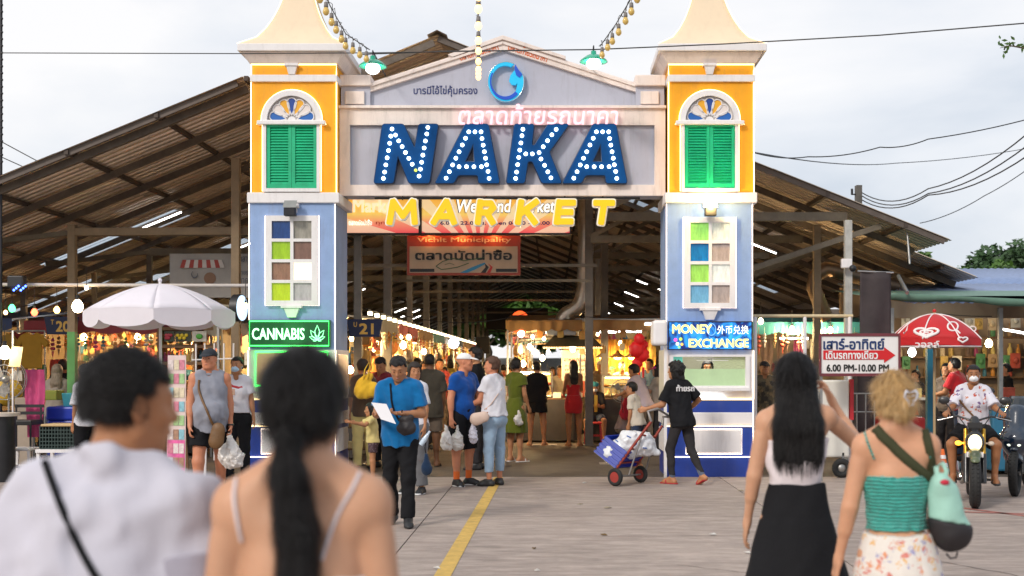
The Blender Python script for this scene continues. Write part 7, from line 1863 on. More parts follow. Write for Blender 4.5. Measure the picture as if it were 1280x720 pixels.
m=MB();m.box(-13.4,-13.2,18.5,92,0,2.3);tag(m.build('market_side_wall',M_sw),'dark left side wall of the market hall','wall')
m=MB();m.box(-13,-6.2,33,33.2,0,2.6);tag(m.build('rear_partition',M_sw),'dark partition at the back of the left stalls','wall')
m=MB();m.box(3.3,9,34,34.2,0,3.2);tag(m.build('rear_partition',mat('partition_right',(.16,.13,.11),.85,var=.3,vs=1.5)),'dark partition at the back of the right stalls','wall')
m=MB();m.box(PX(-10,30),PX(70,30),30,30.1,PZ(400,30),PZ(374,30));tag(m.build('pale_gable',mat('pale_gable_paint',(.55,.55,.55),.7)),'pale painted panel high behind the coloured bulbs','panel')
for i in range(4):stall('inner stall in the left hall, %s from the left'%NM[i],-12.6+i*2.0,-10.9+i*2.0,27.5,29.5,2.3,'s',i,.8,grp='inner stalls of the left hall');bulb('bulb in the left hall, %s inner stall'%NM[i],(-11.7+i*2.0,28.2,2.0),e=12,watts=95,r=.06)
put('scarf',M_cloths,[(-12.4+.28*q,27.6,2.15)for q in range(26)],'garment hanging in the inner left hall','garments in the inner left hall',1.2)
put('box',M_mixed,[(-12.4+.3*q,27.8,.8)for q in range(25)],'carton on the tables of the inner left hall','cartons in the inner left hall',1.3)
for i in range(5):
 y=30.5+i*4.6
 stall('aisle stall of the right row, %s behind the food stalls'%NM[i],-.9,1.6,y,y+3.9,2.45,'w',(4,0,2,1,4)[i]);bulb('warm bulb over the %s right-row stall'%NM[i],(-.6,y+1.8,2.1),e=16,watts=70,r=.07)
 put('pouch',M_warm,[(-.95+random.uniform(-.05,.05),y+random.uniform(.2,3.6),random.uniform(1.6,2.25))for _ in range(9)],'ware hanging from a right-row stall','wares hung along the right row',1.5)
M_price=mat('price_card_white',(.72,.66,.50),.7,var=.1);yy=20.0
for i in range(7):
 d=3.1 if i<6 else 4.6
 put('card',M_warm if i%2 else M_mixed,gspots(9,4,-5.4,-3.35,yy+.12,1.15,2.15,i,.03,.12),'carded trinket on the end panel of the %s left-row stall'%NM[i],'trinkets on the left-row end panels',1.5+.15*i)
 put('charm',M_warm,[(-3.02+random.uniform(-.04,.04),yy+.2+(d-.4)*(q+.5)/11,2.36)for q in range(11)],'beaded charm along the eave of the %s left-row stall'%NM[i],'charms on the left-row eaves',1.3)
 put('price',M_price,[(-3.45,yy+.5+q*.8,.83)for q in range(3)],'small price card on the %s left-row table'%NM[i],'price cards on the left row',1)
 yy+=d+.25
for i in range(5):put('hat' if i%2 else 'plush',M_warm,[(-5.2+.36*q,20.3+3.35*i,1.55+.32*(q%3))for q in range(6)],'sun hat or toy displayed high in the %s left-row stall'%NM[i],'hats and toys in the left row',1.3)
put('charm',M_mixed,gspots(26,1,-9.1,-6.3,21.0,2.25,2.25,41,.03,.05),'beaded charm hanging from the canopy edge of the left goods stall','charms on the left stall canopy',1.4)
put('card',M_mixed,gspots(20,3,-9.1,-6.3,22.4,.95,1.5,42,.04,.15),'carded trinket on the table rack of the left goods stall','trinkets on the left stall rack',1.5)
put('hat',M_warm,gspots(8,2,-9.0,-6.4,22.1,1.6,1.95,43,.05,.1),'sun hat hanging inside the left goods stall','sun hats in the left stall',1.1)
put('scarf',M_cloths,[(-12.3+.24*q,21.5,2.1)for q in range(11)],'garment on the rack of the far left stall','garments in the far left stall',1.3)
put('card',M_warm,gspots(12,4,-5.9,-4.1,22.8,1.0,2.1,44,.04,.15),'packet on the back wall of the shelf stall','packets in the shelf stall',1.6)
put('price',M_price,[(-9.0+.5*q,21.3,.81)for q in range(6)]+[(-.8+.45*q,24.95,.93)for q in range(8)],'small price card standing on a front stall table','price cards on the front stalls',1.1)
put('pouch',M_warm,gspots(8,2,-.85,2.5,24.7,2.05,2.35,45,.03,.2),'packet hanging from the food stall canopy','packets on the food stall canopy',1.1)
put('bottle',M_mixed,gspots(14,3,.7,2.7,28.9,1.1,2.1,46,.04,.2),'jar on the shelves far behind the food stalls','jars on the far shelves',1.5)
put('charm',M_mixed,gspots(22,1,3.65,5.85,21.45,2.3,2.3,47,.03,.05),'charm hanging from the teal canopy','charms on the teal canopy',1.4)
put('scarf',M_mixed,[(3.75+.3*q,22.6,2.1)for q in range(7)],'cloth hanging in the teal-canopied stall','cloths in the teal stall',.9)
put('card',M_mixed,gspots(22,3,6.5,11.9,24.05,1.0,2.6,48,.05,.2),'packet hanging in the right-hand shop','packets in the right-hand shop',2.0)
rs=random.Random(12)
for i in range(44):
 side=i%3
 if side==0:p=(-3.15-rs.random()*1.6,20.5+i*.72,2.0+rs.random()*.35)
 elif side==1:p=(-.6+rs.random()*3,25.5+rs.random()*12,2.0+rs.random()*.45)
 else:p=(-11.5+rs.random()*7,24+rs.random()*8,2.0+rs.random()*.5)
 bulb('small warm bulb %s, %s from the gate'%(['inside the left row','over the food stalls','in the left hall'][side],WRD2[i//3]),p,e=16,r=.035+.02*rs.random(),watts=0)
for i in range(7):
 a=Vector((-12+i*3.1,20.6+(i%3),2.5));b=a+Vector((2.8,.8-.5*(i%2),.2));m=MB();m.tube([a.lerp(b,q/8)-Vector((0,0,.5*(q/8)*(1-q/8)*(1+i%2)))for q in range(9)],.007,4)
 tag(m.build('slack_wire',M_wire),'slack lighting wire under the roof, %s from the left'%NM[i],'wire','slack lighting wires')
ht=thing('hand_truck','red and grey hand truck tipped back in front of the right tower','hand truck',P3(782,602,16.1))
M_rtube=mat('tube_red_worn',(.30,.04,.025),.5,.2,var=.35,vs=14);M_gtube=mat('tube_grey_worn',(.26,.24,.23),.45,.4,var=.3,vs=14)
Ya,Yb2=15.95,16.35
nr0,nr1=Vector(P3(770,586,Ya)),Vector(P3(814,527,Ya));fr0,fr1=Vector(P3(795,583,Yb2)),Vector(P3(828,532,Yb2))
for a,b in((nr0,nr1),(fr0,fr1)):m=MB();m.tube([a,b],.019,8);m.build('side_rail',M_rtube,ht)
for f_ in(.12,.42,.72):m=MB();m.tube([nr0 .lerp(nr1,f_),fr0 .lerp(fr1,f_)],.013,6);m.build('cross_bar',M_rtube,ht)
for a,b,c_ in((nr1,(810,514),(822,511)),(fr1,(829,521),(838,521))):
 Yq=a.y;m=MB();m.tube([a,Vector(P3(b[0],b[1],Yq)),Vector(P3(c_[0],c_[1],Yq+.05))],.019,8);m.build('handle',M_gtube,ht)
m=MB();m.tube([Vector(P3(822,511,Ya+.05)),Vector(P3(838,521,Yb2+.05))],.016,8);m.build('handle',M_gtube,ht)
for a,b in((nr0 .lerp(nr1,.75),P3(786,594,Ya)),(fr0 .lerp(fr1,.7),P3(806,592,Yb2))):m=MB();m.tube([a,Vector(b)],.012,6);m.build('stay',M_gtube,ht)
for(px_,py_,Y_,r_)in((769,591.5,Ya-.04,.122),(800.5,590.5,Yb2+.04,.118)):
 c=Vector(P3(px_,py_,Y_));c.z=r_;ax=(Vector(P3(800,590,Yb2))-Vector(P3(769,591,Ya)));ax.z=0;ax.normalize();sd=ax.cross(Vector((0,0,1)))
 ring=lambda rr:[c+sd*(rr*math.cos(a))+Vector((0,0,rr*math.sin(a)))for a in np.linspace(0,2*PI,22)[:-1]]
 m=MB();m.tube(ring(r_-.03),.030,8,closed=True);w=m.build('wheel',mat('rubber',(.02,.02,.02)),ht)
 m=MB();m.tube([c-ax*.02,c+ax*.02],r_-.045,18);m.build('rim',mat('rim_red',(.35,.04,.03),.5,var=.2),w)
m=MB();m.tube([Vector((*P3(769,591.5,Ya)[:2],.122)),Vector((*P3(800.5,590,Yb2)[:2],.118))],.012,6);m.build('axle',M_gtube,ht)
u=(nr1-nr0).normalized();w_=(fr0-nr0);wl=w_.length;w_.normalize();v_=u.cross(w_).normalized()
if v_.x>0:v_=-v_
O=nr0+u*.0
m=MB();q=[O,O+w_*wl,O+w_*wl+v_*.40,O+v_*.40];m._add(q+[p-u*.006 for p in q],[(0,1,2,3),(7,6,5,4),(0,4,5,1),(1,5,6,2),(2,6,7,3),(3,7,4,0)]);m.build('toe_plate',M_gtube,ht)
ct=thing('crate','royal blue slatted plastic crate tipped on the hand truck','crate',O+v_*.2);M_crb=mat('crate_royal',(.004,.026,.32),.35,var=.1)
o0=O+u*.01-w_*.03;W_,D_,H_=wl+.06,.41,.265
def obox(m,a,b,c,d,e,f):
 P=[o0+w_*x+v_*y+u*z for z in(e,f)for y in(c,d)for x in(a,b)];m._add(P,[(0,2,3,1),(4,5,7,6),(0,1,5,4),(2,6,7,3),(0,4,6,2),(1,3,7,5)])
m=MB();obox(m,.01,W_-.01,.01,D_-.01,0,.012)
for a in(.008,):
 obox(m,.012,.018,.012,D_-.012,0,H_);obox(m,W_-.018,W_-.012,.012,D_-.012,0,H_);obox(m,.012,W_-.012,.012,.018,0,H_);obox(m,.012,W_-.012,D_-.018,D_-.012,0,H_)
m.build('shell',M_crb,ct)
for z in(.0,.06,.12,.18,.235):
 m=MB();h_=.028;obox(m,0,W_,0,.012,z,z+h_);obox(m,0,W_,D_-.012,D_,z,z+h_);obox(m,0,.012,0,D_,z,z+h_);obox(m,W_-.012,W_,0,D_,z,z+h_);m.build('slat_band',M_crb,ct)
for px_,py_,r_,sd_ in((776,556,(.26,.20,.15),3),):
 f=Field(.014);c=lambda a,b,y=16.15:np.array(P3(a,b,y));R=None
 f.cone(c(764,566),c(790,550),.14,.13,.05,fl=((0,1,0),1.0));f.cone(c(785,551),c(806,549),.12,.11,.05);f.cone(c(790,562),c(822,566),.13,.035,.05);f.ell(c(801,556),(.19,.16,.12),.05);f.noise(.016,17,4);f.noise(.006,50,9)
 t=thing('plastic_sack','big white plastic sack with small blue marks piled on the blue crate','sack',P3(785,570,16.15));sk_=newobj('sack_body',f.mesh('sack'),mat('sack_plastic',(.70,.71,.74),.3,var=.06,bump=.5,bs=9),t)
dg=bpy.context.evaluated_depsgraph_get();dg.update()
for(a,b,an)in((762,549,-20),(771,551,-50),(770,560,80),(786,546,-30),(794,556,30),(779,564,60),(806,560,-20)):
 d=Vector(((a-CX)/FPX,1,-(b-CY)/FPX));inv=sk_.matrix_world.inverted();org=inv@Vector((0,0,CAMH));dr=(inv.to_3x3()@d).normalized();ok,loc,nn,ix=sk_.ray_cast(org,dr)
 if ok:
  wl_=sk_.matrix_world@loc;m=MB();an=math.radians(an);e=Vector((math.cos(an),0,math.sin(an)));e=(e-nn*e.dot(nn)).normalized();m.tube([wl_-e*.03+nn*.003,wl_+e*.03+nn*.003],.008,5);m.build('blue_mark',mat('mark_blue',(.03,.12,.42),.5),t)
M_rub=mat('rubber',(.02,.02,.02),.8);M_bk=mat('bike_black',(.02,.02,.022),.3,var=.1,coat=.3);M_gold=mat('fork_gold',(.65,.36,.04),.3,.6,var=.1);M_chr=mat('chrome',(.55,.55,.55),.18,1,var=0);M_fend=mat('fender_green_yellow',(.10,.13,.06),.3,var=.6,vs=5,coat=.5)
def wheel(root,y,r,tr,nm='wheel',spokes=5):
 m=MB();m.tube([(0,y+(r-tr)*math.cos(a),r+(r-tr)*math.sin(a))for a in np.linspace(0,2*PI,33)[:-1]],tr,12,closed=True);w=m.build(nm,M_rub,root,world=False)
 m=MB();rr=r-tr*1.7;m.tube([(0,y+rr*math.cos(a),r+rr*math.sin(a))for a in np.linspace(0,2*PI,33)[:-1]],.014,6,closed=True);m.build('rim',M_bk,w,world=False)
 for q in range(spokes):a=q*2*PI/spokes;m=MB();m.beam((0,y,r),(0,y+rr*math.cos(a),r+rr*math.sin(a)),.022,.03);m.build('spoke',M_bk,w,world=False)
 m=MB();m.tube([(-.06,y,r),(.06,y,r)],.035,12);m.build('hub',M_chr,w,world=False)
 m=MB();m.tube([(.055,y,r),(.060,y,r)],.095,20);m.build('brake_disc',M_chr,w,world=False)
 m=MB()
 for q in range(36):
  a=q*2*PI/36
  for s in(-1,1):c=Vector((s*tr*.45,y+(r+.001)*math.cos(a),r+(r+.001)*math.sin(a)));t_=Vector((0,-math.sin(a),math.cos(a)));n_=Vector((0,math.cos(a),math.sin(a)));m.beam(c-t_*.014-n_*.006,c+t_*.014-n_*.006,.018,.012,up=n_)
 o=m.build('tread',M_rub,w,world=False);o['kind']='stuff'
bk=thing('motorcycle','small black and yellow motorcycle ridden towards us with its headlight on','motorcycle',(PX(1217,14.05),14.05,0));bk.rotation_euler=(0,0,math.radians(162))
wheel(bk,.62,.285,.062,spokes=6);wheel(bk,-.62,.285,.07,spokes=6)
W0=dict(world=False)
for s in(-1,1):
 m=MB();m.tube([(s*.095,.62,.285),(s*.095,.50,.60)],.030,10);m.build('fork_lower',M_bk,bk,**W0)
 m=MB();m.tube([(s*.095,.50,.58),(s*.095,.42,.88)],.024,10);m.build('fork_tube',M_gold,bk,**W0)
 m=MB();m.tube([(s*.02,.36,.97),(s*.18,.34,1.02),(s*.37,.24,.985)],.012,8);m.build('handlebar',M_bk,bk,**W0)
 m=MB();m.tube([(s*.26,.29,1.00),(s*.385,.235,.985)],.019,8);m.build('grip',M_rub,bk,**W0)
 m=MB();m.tube([(s*.23,.33,1.01),(s*.40,.32,.97)],.007,6);m.build('brake_lever',M_chr,bk,**W0)
 m=MB();m.tube([(s*.22,.31,1.01),(s*.27,.33,1.12),(s*.31,.32,1.17)],.007,6);m.ball((s*.33,.32,1.20),(.065,.02,.045),12,7);m.build('mirror',M_bk,bk,**W0)
 m=MB();m.tube([(s*.08,.47,.72),(s*.15,.47,.72)],.01,6);m.ball((s*.175,.48,.72),(.038,.03,.028),10,6);m.build('turn_signal',emis('signal_amber',(1,.40,.03),3)if s==1 else mat('signal_off',(.6,.5,.4),.2),bk,**W0)
 m=MB();m.box(min(s*.10,s*.19),max(s*.10,s*.19),-.02,.08,.26,.29);m.build('footpeg',M_bk,bk,**W0)
f=Field(.010);f.ell((0,.53,.74),(.105,.09,.125),.02);f.cone((0,.45,.90),(0,.40,.98),.07,.05,.03);newobj('headlight_shell',f.mesh('shell'),M_bk,bk,world=False)
m=MB();m.ball((0,.585,.735),(.078,.045,.095),16,9);m.build('headlight',emis('headlight_on',(1,.80,.42),1.8),bk,**W0)
f=Field(.010);f.cone((0,.75,.52),(0,.50,.60),.065,.075,.02);f.ell((0,.62,.285),(.2,.292,.292),.01,op=-1);f.cone((0,.68,.60),(0,.52,.62),.06,.07,.03);f.ell((0,.62,.285),(.3,.30,.30),.01,op=-1);newobj('front_fender',f.mesh('fender'),M_fend,bk,world=False)
f=Field(.013);f.cone((0,.30,.80),(0,.02,.78),.10,.12,.05,fl=((1,0,0),1.1));f.cone((0,.0,.76),(0,-.62,.80),.095,.09,.05,fl=((0,0,1),.6));newobj('seat_tank',f.mesh('tank'),M_bk,bk,world=False)
f=Field(.013);f.cone((0,.22,.62),(0,-.1,.42),.12,.14,.05);f.cone((0,-.1,.40),(0,-.5,.38),.11,.08,.05);f.cone((.0,.36,.45),(0,.28,.7),.09,.1,.05);newobj('engine',f.mesh('eng'),mat('engine_dark',(.035,.033,.03),.5,.5,var=.3,bump=.6,bs=40),bk,world=False)
m=MB();m.tube([(.10,.28,.36),(.13,.0,.24),(.17,-.4,.30),(.18,-.75,.38)],[.022,.03,.045,.05],10);m.build('exhaust',M_chr,bk,**W0)
m=MB();m.box(-.15,.15,-.86,-.82,.62,.70);m.build('tail_light',mat('tail_red',(.5,.01,.01),.2),bk,**W0)
m=MB();m.box(-.09,.09,.60,.606,.57,.63);m.build('number_plate',M_white,bk,**W0)
for s in(-1,1):
 m=MB();m.tube([(s*.03,.50,.80),(s*.10,.46,.92),(s*.16,.36,1.0)],.006,5);m.tube([(s*.06,.48,.84),(s*.02,.50,.62),(s*.08,.55,.42)],.005,5);m.build('cable',M_rub,bk,**W0)
m=MB();m.box(-.08,.08,.565,.575,.90,.96);m.build('small_screen',M_bk,bk,**W0)
M_pcx=mat('scooter_navy',(.006,.018,.04),.18,var=.05,coat=1);M_grey=mat('scooter_grey_plastic',(.03,.03,.032),.5)
sc=thing('scooter','dark blue maxi scooter parked at the right edge with pale twin headlights','scooter',(PX(1277,15.3),15.3,0));sc.rotation_euler=(0,0,math.radians(152))
wheel(sc,.66,.285,.055,spokes=5);wheel(sc,-.66,.285,.06,spokes=5)
f=Field(.013);f.cone((0,.60,.62),(0,.46,.98),.15,.15,.06);f.ell((0,.62,.70),(.20,.16,.14),.06);f.cone((0,.40,.5),(0,.38,.9),.17,.17,.06);f.ell((0,.62,.42),(.10,.2,.14),.04);f.cut((0,.85,.52),(0,.6,-1));newobj('front_fairing',f.mesh('fairing'),M_pcx,sc,world=False)
f=Field(.013);f.cone((0,.3,.34),(0,-.3,.32),.15,.17,.06,fl=((0,0,1),.7));f.cone((0,-.15,.62),(0,-.85,.70),.15,.10,.06);f.cone((0,-.2,.4),(0,-.6,.5),.16,.13,.06);newobj('body_shell',f.mesh('shell'),M_pcx,sc,world=False)
f=Field(.013);f.cone((0,.05,.76),(0,-.75,.82),.13,.10,.05,fl=((0,0,1),.55));newobj('seat',f.mesh('seat'),M_grey,sc,world=False)
f=Field(.010);f.cone((0,.72,.56),(0,.50,.60),.06,.07,.02);f.ell((0,.66,.285),(.3,.30,.30),.01,op=-1);newobj('front_fender',f.mesh('fender'),M_pcx,sc,world=False)
for s in(-1,1):
 f=Field(.008);f.cone((s*.05,.735,.635),(s*.17,.64,.70),.035,.045,.03,fl=((0,0,1),.8));newobj('headlight',f.mesh('lamp'),emis('scooter_lamp',(.80,.88,.72),.9),sc,world=False)
 m=MB();m.tube([(s*.03,.34,1.05),(s*.20,.30,1.08),(s*.36,.22,1.04)],.014,8);m.build('handlebar',M_grey,sc,**W0)
 m=MB();m.tube([(s*.24,.32,1.08),(s*.29,.36,1.19),(s*.33,.35,1.25)],.008,6);m.ball((s*.35,.35,1.28),(.075,.025,.05),12,7);m.build('mirror',M_grey,sc,**W0)
 m=MB();m.tube([(s*.09,.66,.285),(s*.09,.55,.66)],.028,10);m.build('fork',M_grey,sc,**W0)
m=MB();m.grid(lambda u_,v:((u_-.5)*.30*(1-.35*v),.60-.16*v-.10*(2*u_-1)**2,.98+.24*v),8,5);o=m.build('windscreen',mat('screen_smoke',(.02,.025,.03),.1,coat=.5),sc,**W0);q=o.modifiers.new('Solidify','SOLIDIFY');q.thickness=.004
rr,kr,sr=None,None,None
# clothing materials
C_wh=cloth('white',(.66,.65,.70));C_pinkw=cloth('pinkish_white',(.74,.66,.68));C_blk=cloth('black',(.013,.013,.015));C_char=cloth('charcoal',(.035,.032,.034));C_grey=cloth('grey',(.13,.13,.14))
C_gvest=cloth('grey_vest',(.27,.28,.33));C_polo=cloth('cerulean',(.004,.135,.36));C_blue=cloth('royal',(.004,.065,.30));C_jean=cloth('pale_denim',(.30,.42,.56),bump=.6,bs=60);C_dkjean=cloth('dark_denim',(.03,.045,.09))
C_olive=cloth('olive_green',(.10,.12,.012));C_red=cloth('red',(.45,.02,.025));C_yel=cloth('pale_yellow',(.68,.55,.22));C_mar=cloth('maroon',(.20,.02,.03));C_tan=cloth('taupe',(.16,.12,.09));C_brown=cloth('brown',(.09,.055,.035))
M_shw=mat('shoe_white',(.72,.72,.72),.5);M_shb=mat('shoe_black',(.02,.02,.022),.5);M_sandal_red=mat('sandal_red',(.42,.02,.025),.5);M_msk=mat('mask_white',(.78,.78,.80),.7,var=.03);M_mskb=mat('mask_blue',(.42,.58,.72),.7,var=.03)
def pattern_mat(name,base,spots,scale,thr=.36,dens=.5):
 m=mat(name,base,.85,var=0);nt=m.node_tree;N=nt.nodes;L=nt.links;b=N['Principled BSDF']
 tc=N.new('ShaderNodeTexCoord');v=N.new('ShaderNodeTexVoronoi');v.inputs['Scale'].default_value=scale;v.inputs['Randomness'].default_value=.9
 n=N.new('ShaderNodeTexNoise');n.inputs['Scale'].default_value=scale*2.2;mxv=N.new('ShaderNodeMix');mxv.data_type='VECTOR';mxv.inputs[0].default_value=.06
 L.new(tc.outputs['Object'],n.inputs['Vector']);L.new(tc.outputs['Object'],mxv.inputs[4]);L.new(n.outputs['Color'],mxv.inputs[5]);L.new(mxv.outputs[1],v.inputs['Vector'])
 lt_=N.new('ShaderNodeMath');lt_.operation='LESS_THAN';lt_.inputs[1].default_value=thr;L.new(v.outputs['Distance'],lt_.inputs[0])
 sp=N.new('ShaderNodeSeparateColor');L.new(v.outputs['Color'],sp.inputs[0]);g=N.new('ShaderNodeMath');g.operation='LESS_THAN';g.inputs[1].default_value=dens;L.new(sp.outputs[0],g.inputs[0])
 mu=N.new('ShaderNodeMath');mu.operation='MULTIPLY';L.new(lt_.outputs[0],mu.inputs[0]);L.new(g.outputs[0],mu.inputs[1])
 r=N.new('ShaderNodeValToRGB');r.color_ramp.interpolation='CONSTANT'
 while len(r.color_ramp.elements)<len(spots):r.color_ramp.elements.new(.5)
 for i,c in enumerate(spots):r.color_ramp.elements[i].position=i/len(spots);r.color_ramp.elements[i].color=(*c,1)
 L.new(sp.outputs[1],r.inputs[0]);mx=N.new('ShaderNodeMix');mx.data_type='RGBA';L.new(mu.outputs[0],mx.inputs[0]);mx.inputs[6].default_value=(*base,1);L.new(r.outputs[0],mx.inputs[7]);L.new(mx.outputs[2],b.inputs['Base Color'])
 bn=N.new('ShaderNodeTexNoise');bn.inputs['Scale'].default_value=22;L.new(tc.outputs['Object'],bn.inputs['Vector']);bp=N.new('ShaderNodeBump');bp.inputs['Strength'].default_value=.4;bp.inputs['Distance'].default_value=.01;L.new(bn.outputs['Fac'],bp.inputs['Height']);L.new(bp.outputs[0],b.inputs['Normal'])
 return m
C_floral=pattern_mat('cloth_floral',(.72,.66,.60),[(.70,.28,.14),(.62,.20,.16),(.35,.33,.50),(.72,.42,.16)],34,.42,.62)
C_aloha=pattern_mat('cloth_aloha',(.62,.60,.66),[(.45,.08,.05),(.16,.10,.22),(.50,.18,.08)],22,.40,.5)
C_camo=pattern_mat('cloth_camo',(.10,.075,.04),[(.04,.03,.02),(.20,.13,.06)],14,.6,.7)
C_teal=mat('cloth_turquoise_smocked',(.05,.46,.38),.85,var=.06,vs=5,sheen=.3)
_n=C_teal.node_tree;wv=_n.nodes.new('ShaderNodeTexWave');wv.inputs['Scale'].default_value=22;wv.inputs['Distortion'].default_value=2.5;wv.bands_direction='Z';w2=_n.nodes.new('ShaderNodeTexNoise');w2 .inputs['Scale'].default_value=75;tcn=_n.nodes.new('ShaderNodeTexCoord');_n.links.new(tcn.outputs['Object'],wv.inputs['Vector']);_n.links.new(tcn.outputs['Object'],w2 .inputs['Vector'])
ad=_n.nodes.new('ShaderNodeMath');_n.links.new(wv.outputs['Fac'],ad.inputs[0]);_n.links.new(w2 .outputs['Fac'],ad.inputs[1]);bp=_n.nodes.new('ShaderNodeBump');bp.inputs['Strength'].default_value=1;bp.inputs['Distance'].default_value=.012;_n.links.new(ad.outputs[0],bp.inputs['Height']);_n.links.new(bp.outputs[0],_n.nodes['Principled BSDF'].inputs['Normal'])
def strap(lb,pts,w=.012,mt=None,name='bag_strap',flat=.35,parent=None):
 m=MB();P=[Vector(p)for p in pts];Q=[]
 for i in range(len(P)-1):
  p0=P[max(i-1,0)];p1=P[i];p2=P[i+1];p3=P[min(i+2,len(P)-1)]
  for q in range(6):
   t_=q/6;Q.append(.5*((2*p1)+(p2-p0)*t_+(2*p0-5*p1+4*p2-p3)*t_**2+(3*p1-p0-3*p2+p3)*t_**3))
 Q.append(P[-1]);m.tube(Q,w,6);return m.build(name,mt or C_blk,parent)
def ray_hit(o,d_from,px_,py_):pass
def strap_on(roots,label,pix,w,mt,name='bag_strap',parent=None,lift=.008):
 """a strap lying on a person's clothes: each pixel is dropped on the surface of the person seen there"""
 dg=bpy.context.evaluated_depsgraph_get();dg.update();pts=[]
 for(px_,py_)in pix:
  d=Vector(((px_-CX)/FPX,1,-(py_-CY)/FPX));best=None
  for o in roots:
   ob=o;inv=ob.matrix_world.inverted();a=inv@Vector((0,0,CAMH));b=(inv.to_3x3()@d).normalized()
   ok,loc,nr,ix=ob.ray_cast(a,b)
   if ok:
    wl=ob.matrix_world@loc;wn=(ob.matrix_world.to_3x3()@nr).normalized()
    if best is None or wl.y<best[0].y:best=(wl,wn)
  if best:pts.append(best[0]+best[1]*lift)
  elif pts:
   q=pts[-1];pts.append(Vector((PX(px_,q.y),q.y,PZ(py_,q.y))))
 if len(pts)<2:return None,[]
 return strap(label,pts,w,mt,name,parent=parent),pts
def kids(root):return[c for c in KIDS.get(root.name,[])]
def blob_bag(lb,name,cat,c,r,mt,seed=1,knot=True,h=.008):
 """a soft plastic carrier bag with a gathered neck"""
 f=Field(h);c=np.array(c,float)
 f.ell(c,r,.03);f.ell(c+np.array((r[0]*.3,0,-r[2]*.35)),(r[0]*.75,r[1]*.8,r[2]*.6),.03)
 if knot:f.cone(c+np.array((0,0,r[2]*.5)),c+np.array((0,0,r[2]*1.6)),r[0]*.6,.018,.03)
 f.noise(.010,34,seed,(1,1,.6));f.noise(.005,90,seed+3)
 o=newobj(name,f.mesh(name),mt);return tag(o,lb,cat)
M_plb=mat('plastic_bag_white',(.74,.70,.66),.3,var=.15,vs=14,spec=.6)
# the two people closest to the camera
r1,k1,s1=person('nearest man seen from behind in a white T-shirt with a black cross strap',2.5,124,dict(H=1.612,yaw=-4,vox=.008,hvox=.005,w=1.0,side=2.5,lean=3,skin='thai',head=(-48,-6,3),sw=.166,hair=dict(kind='crop',e=.010,rough=.0025,fr=170,seed=5,line=.062),top=dict(mat=cloth('near_white',(.56,.545,.62),bump=.6,bs=12,stretch=(1,1,.25)),sleeve=.72,flare=.03,loose=.02,e=.019,neck=.044,collar=.045,vneck=.03,wr=.008,wf=17),bottom=dict(kind='trousers',len=1.95,e=.018,e2=.03,mat=C_dkjean)))
strap_on([o for o in kids(r1)if o.name.startswith('shirt')],'',[],0,C_blk)
g=Field(.006);q0,q1=k1 .arm[1][0],k1 .arm[1][1];g.cone(q0+(q1-q0)*.42,q0+(q1-q0)*.70,.047*1.03+.0345,.043*1.03+.047,.01,cap=3);newobj('sleeve_band',g.mesh('band',s1),cloth('band_grey',(.34,.32,.38)),r1,world=False)
sh1=[o for o in kids(r1)if o.name.startswith('shirt')]
o,p=strap_on(sh1,'',[(56,578),(66,606),(80,640),(96,676),(116,714),(140,750)],.0075,C_blk,'cross_strap',parent=None,lift=.003)
if o:tag(o,'thin black cross-body strap over the white T-shirt at the lower left','strap')
r2,k2,s2=person('nearest woman seen from behind with a black ponytail and a white camisole',2.42,383,dict(H=1.612,side=-1.2,sex='f',yaw=3,vox=.008,hvox=.005,skin='light',w=1.0,lean=2,head=(-6,-4,0),sw=.142,hair=dict(kind='pony',e=.017,rough=.0012,fr=90,len=.42,hz=-.05,col='black'),top=dict(mat=C_wh,strap=.335,e=.008,hem=-.05,wr=.003,name='camisole'),bottom=dict(kind='trousers',len=1.9,e=.016,e2=.02,mat=C_blk)))
for pts in(((303,676),(297,650),(293,622),(296,600)),((402,700),(412,668),(424,640),(440,612),(449,592))):
 o,p=strap_on([x for x in kids(r2)if x.name.startswith('body')],'',pts,.0042,C_pinkw,'camisole_strap',lift=.003)
 if o:
  o.parent=r2;o.matrix_parent_inverse=r2 .matrix_world.inverted()if False else Matrix.Translation(-Vector(r2 .location))if abs(r2 .rotation_euler[2])<1e-6 else(Matrix.Translation(r2 .location)@Matrix.Rotation(r2 .rotation_euler[2],4,'Z')).inverted()
  KIDS[r2 .name].append(o)
def strands(root,hairname,n,length,rad,seed,mt,down=None,jitter=.35):
 rs=np.random.RandomState(seed);src=[o for o in kids(root)if o.name.split('.')[0]in hairname]
 m=MB()
 for o in src:
  me=o.data;nv=len(me.vertices);co=np.empty(nv*3);me.vertices.foreach_get('co',co);co=co.reshape(-1,3);no=np.empty(nv*3);me.vertex_normals.foreach_get('vector',no);no=no.reshape(-1,3)
  for i in rs.choice(nv,min(n,nv),replace=False):
   p=co[i];nn=no[i];d=np.array(down if down is not None else(0,0,-1.));t_=d-nn*(d@nn);L_=np.linalg.norm(t_);
   if L_<.05:t_=np.array((rs.normal(),rs.normal(),0));L_=np.linalg.norm(t_)
   t_=t_/L_+rs.normal(size=3)*jitter*.3+nn*rs.uniform(0,jitter);t_/=np.linalg.norm(t_)
   sd_=np.cross(t_,nn);sd_/=(np.linalg.norm(sd_)+1e-6);q=length*rs.uniform(.5,1.2)
   a=p-nn*.002;b=p+t_*q*.5+nn*.0025;c=p+t_*q+nn*rs.uniform(-.004,.003)
   m._add([a-sd_*rad,a+sd_*rad,b+sd_*rad*.8,b-sd_*rad*.8,c],[(0,1,2,3),(3,2,4)],True)
 o=m.build('hair_strands',mt,root,world=False);o['kind']='stuff';return o
strands(r1,('hair',),9000,.020,.0007,1,hair_mat('black',HAIRC['black']),jitter=.9)
strands(r2,('hair','ponytail'),9000,.06,.0006,2,hair_mat('black',HAIRC['black']),jitter=.25)
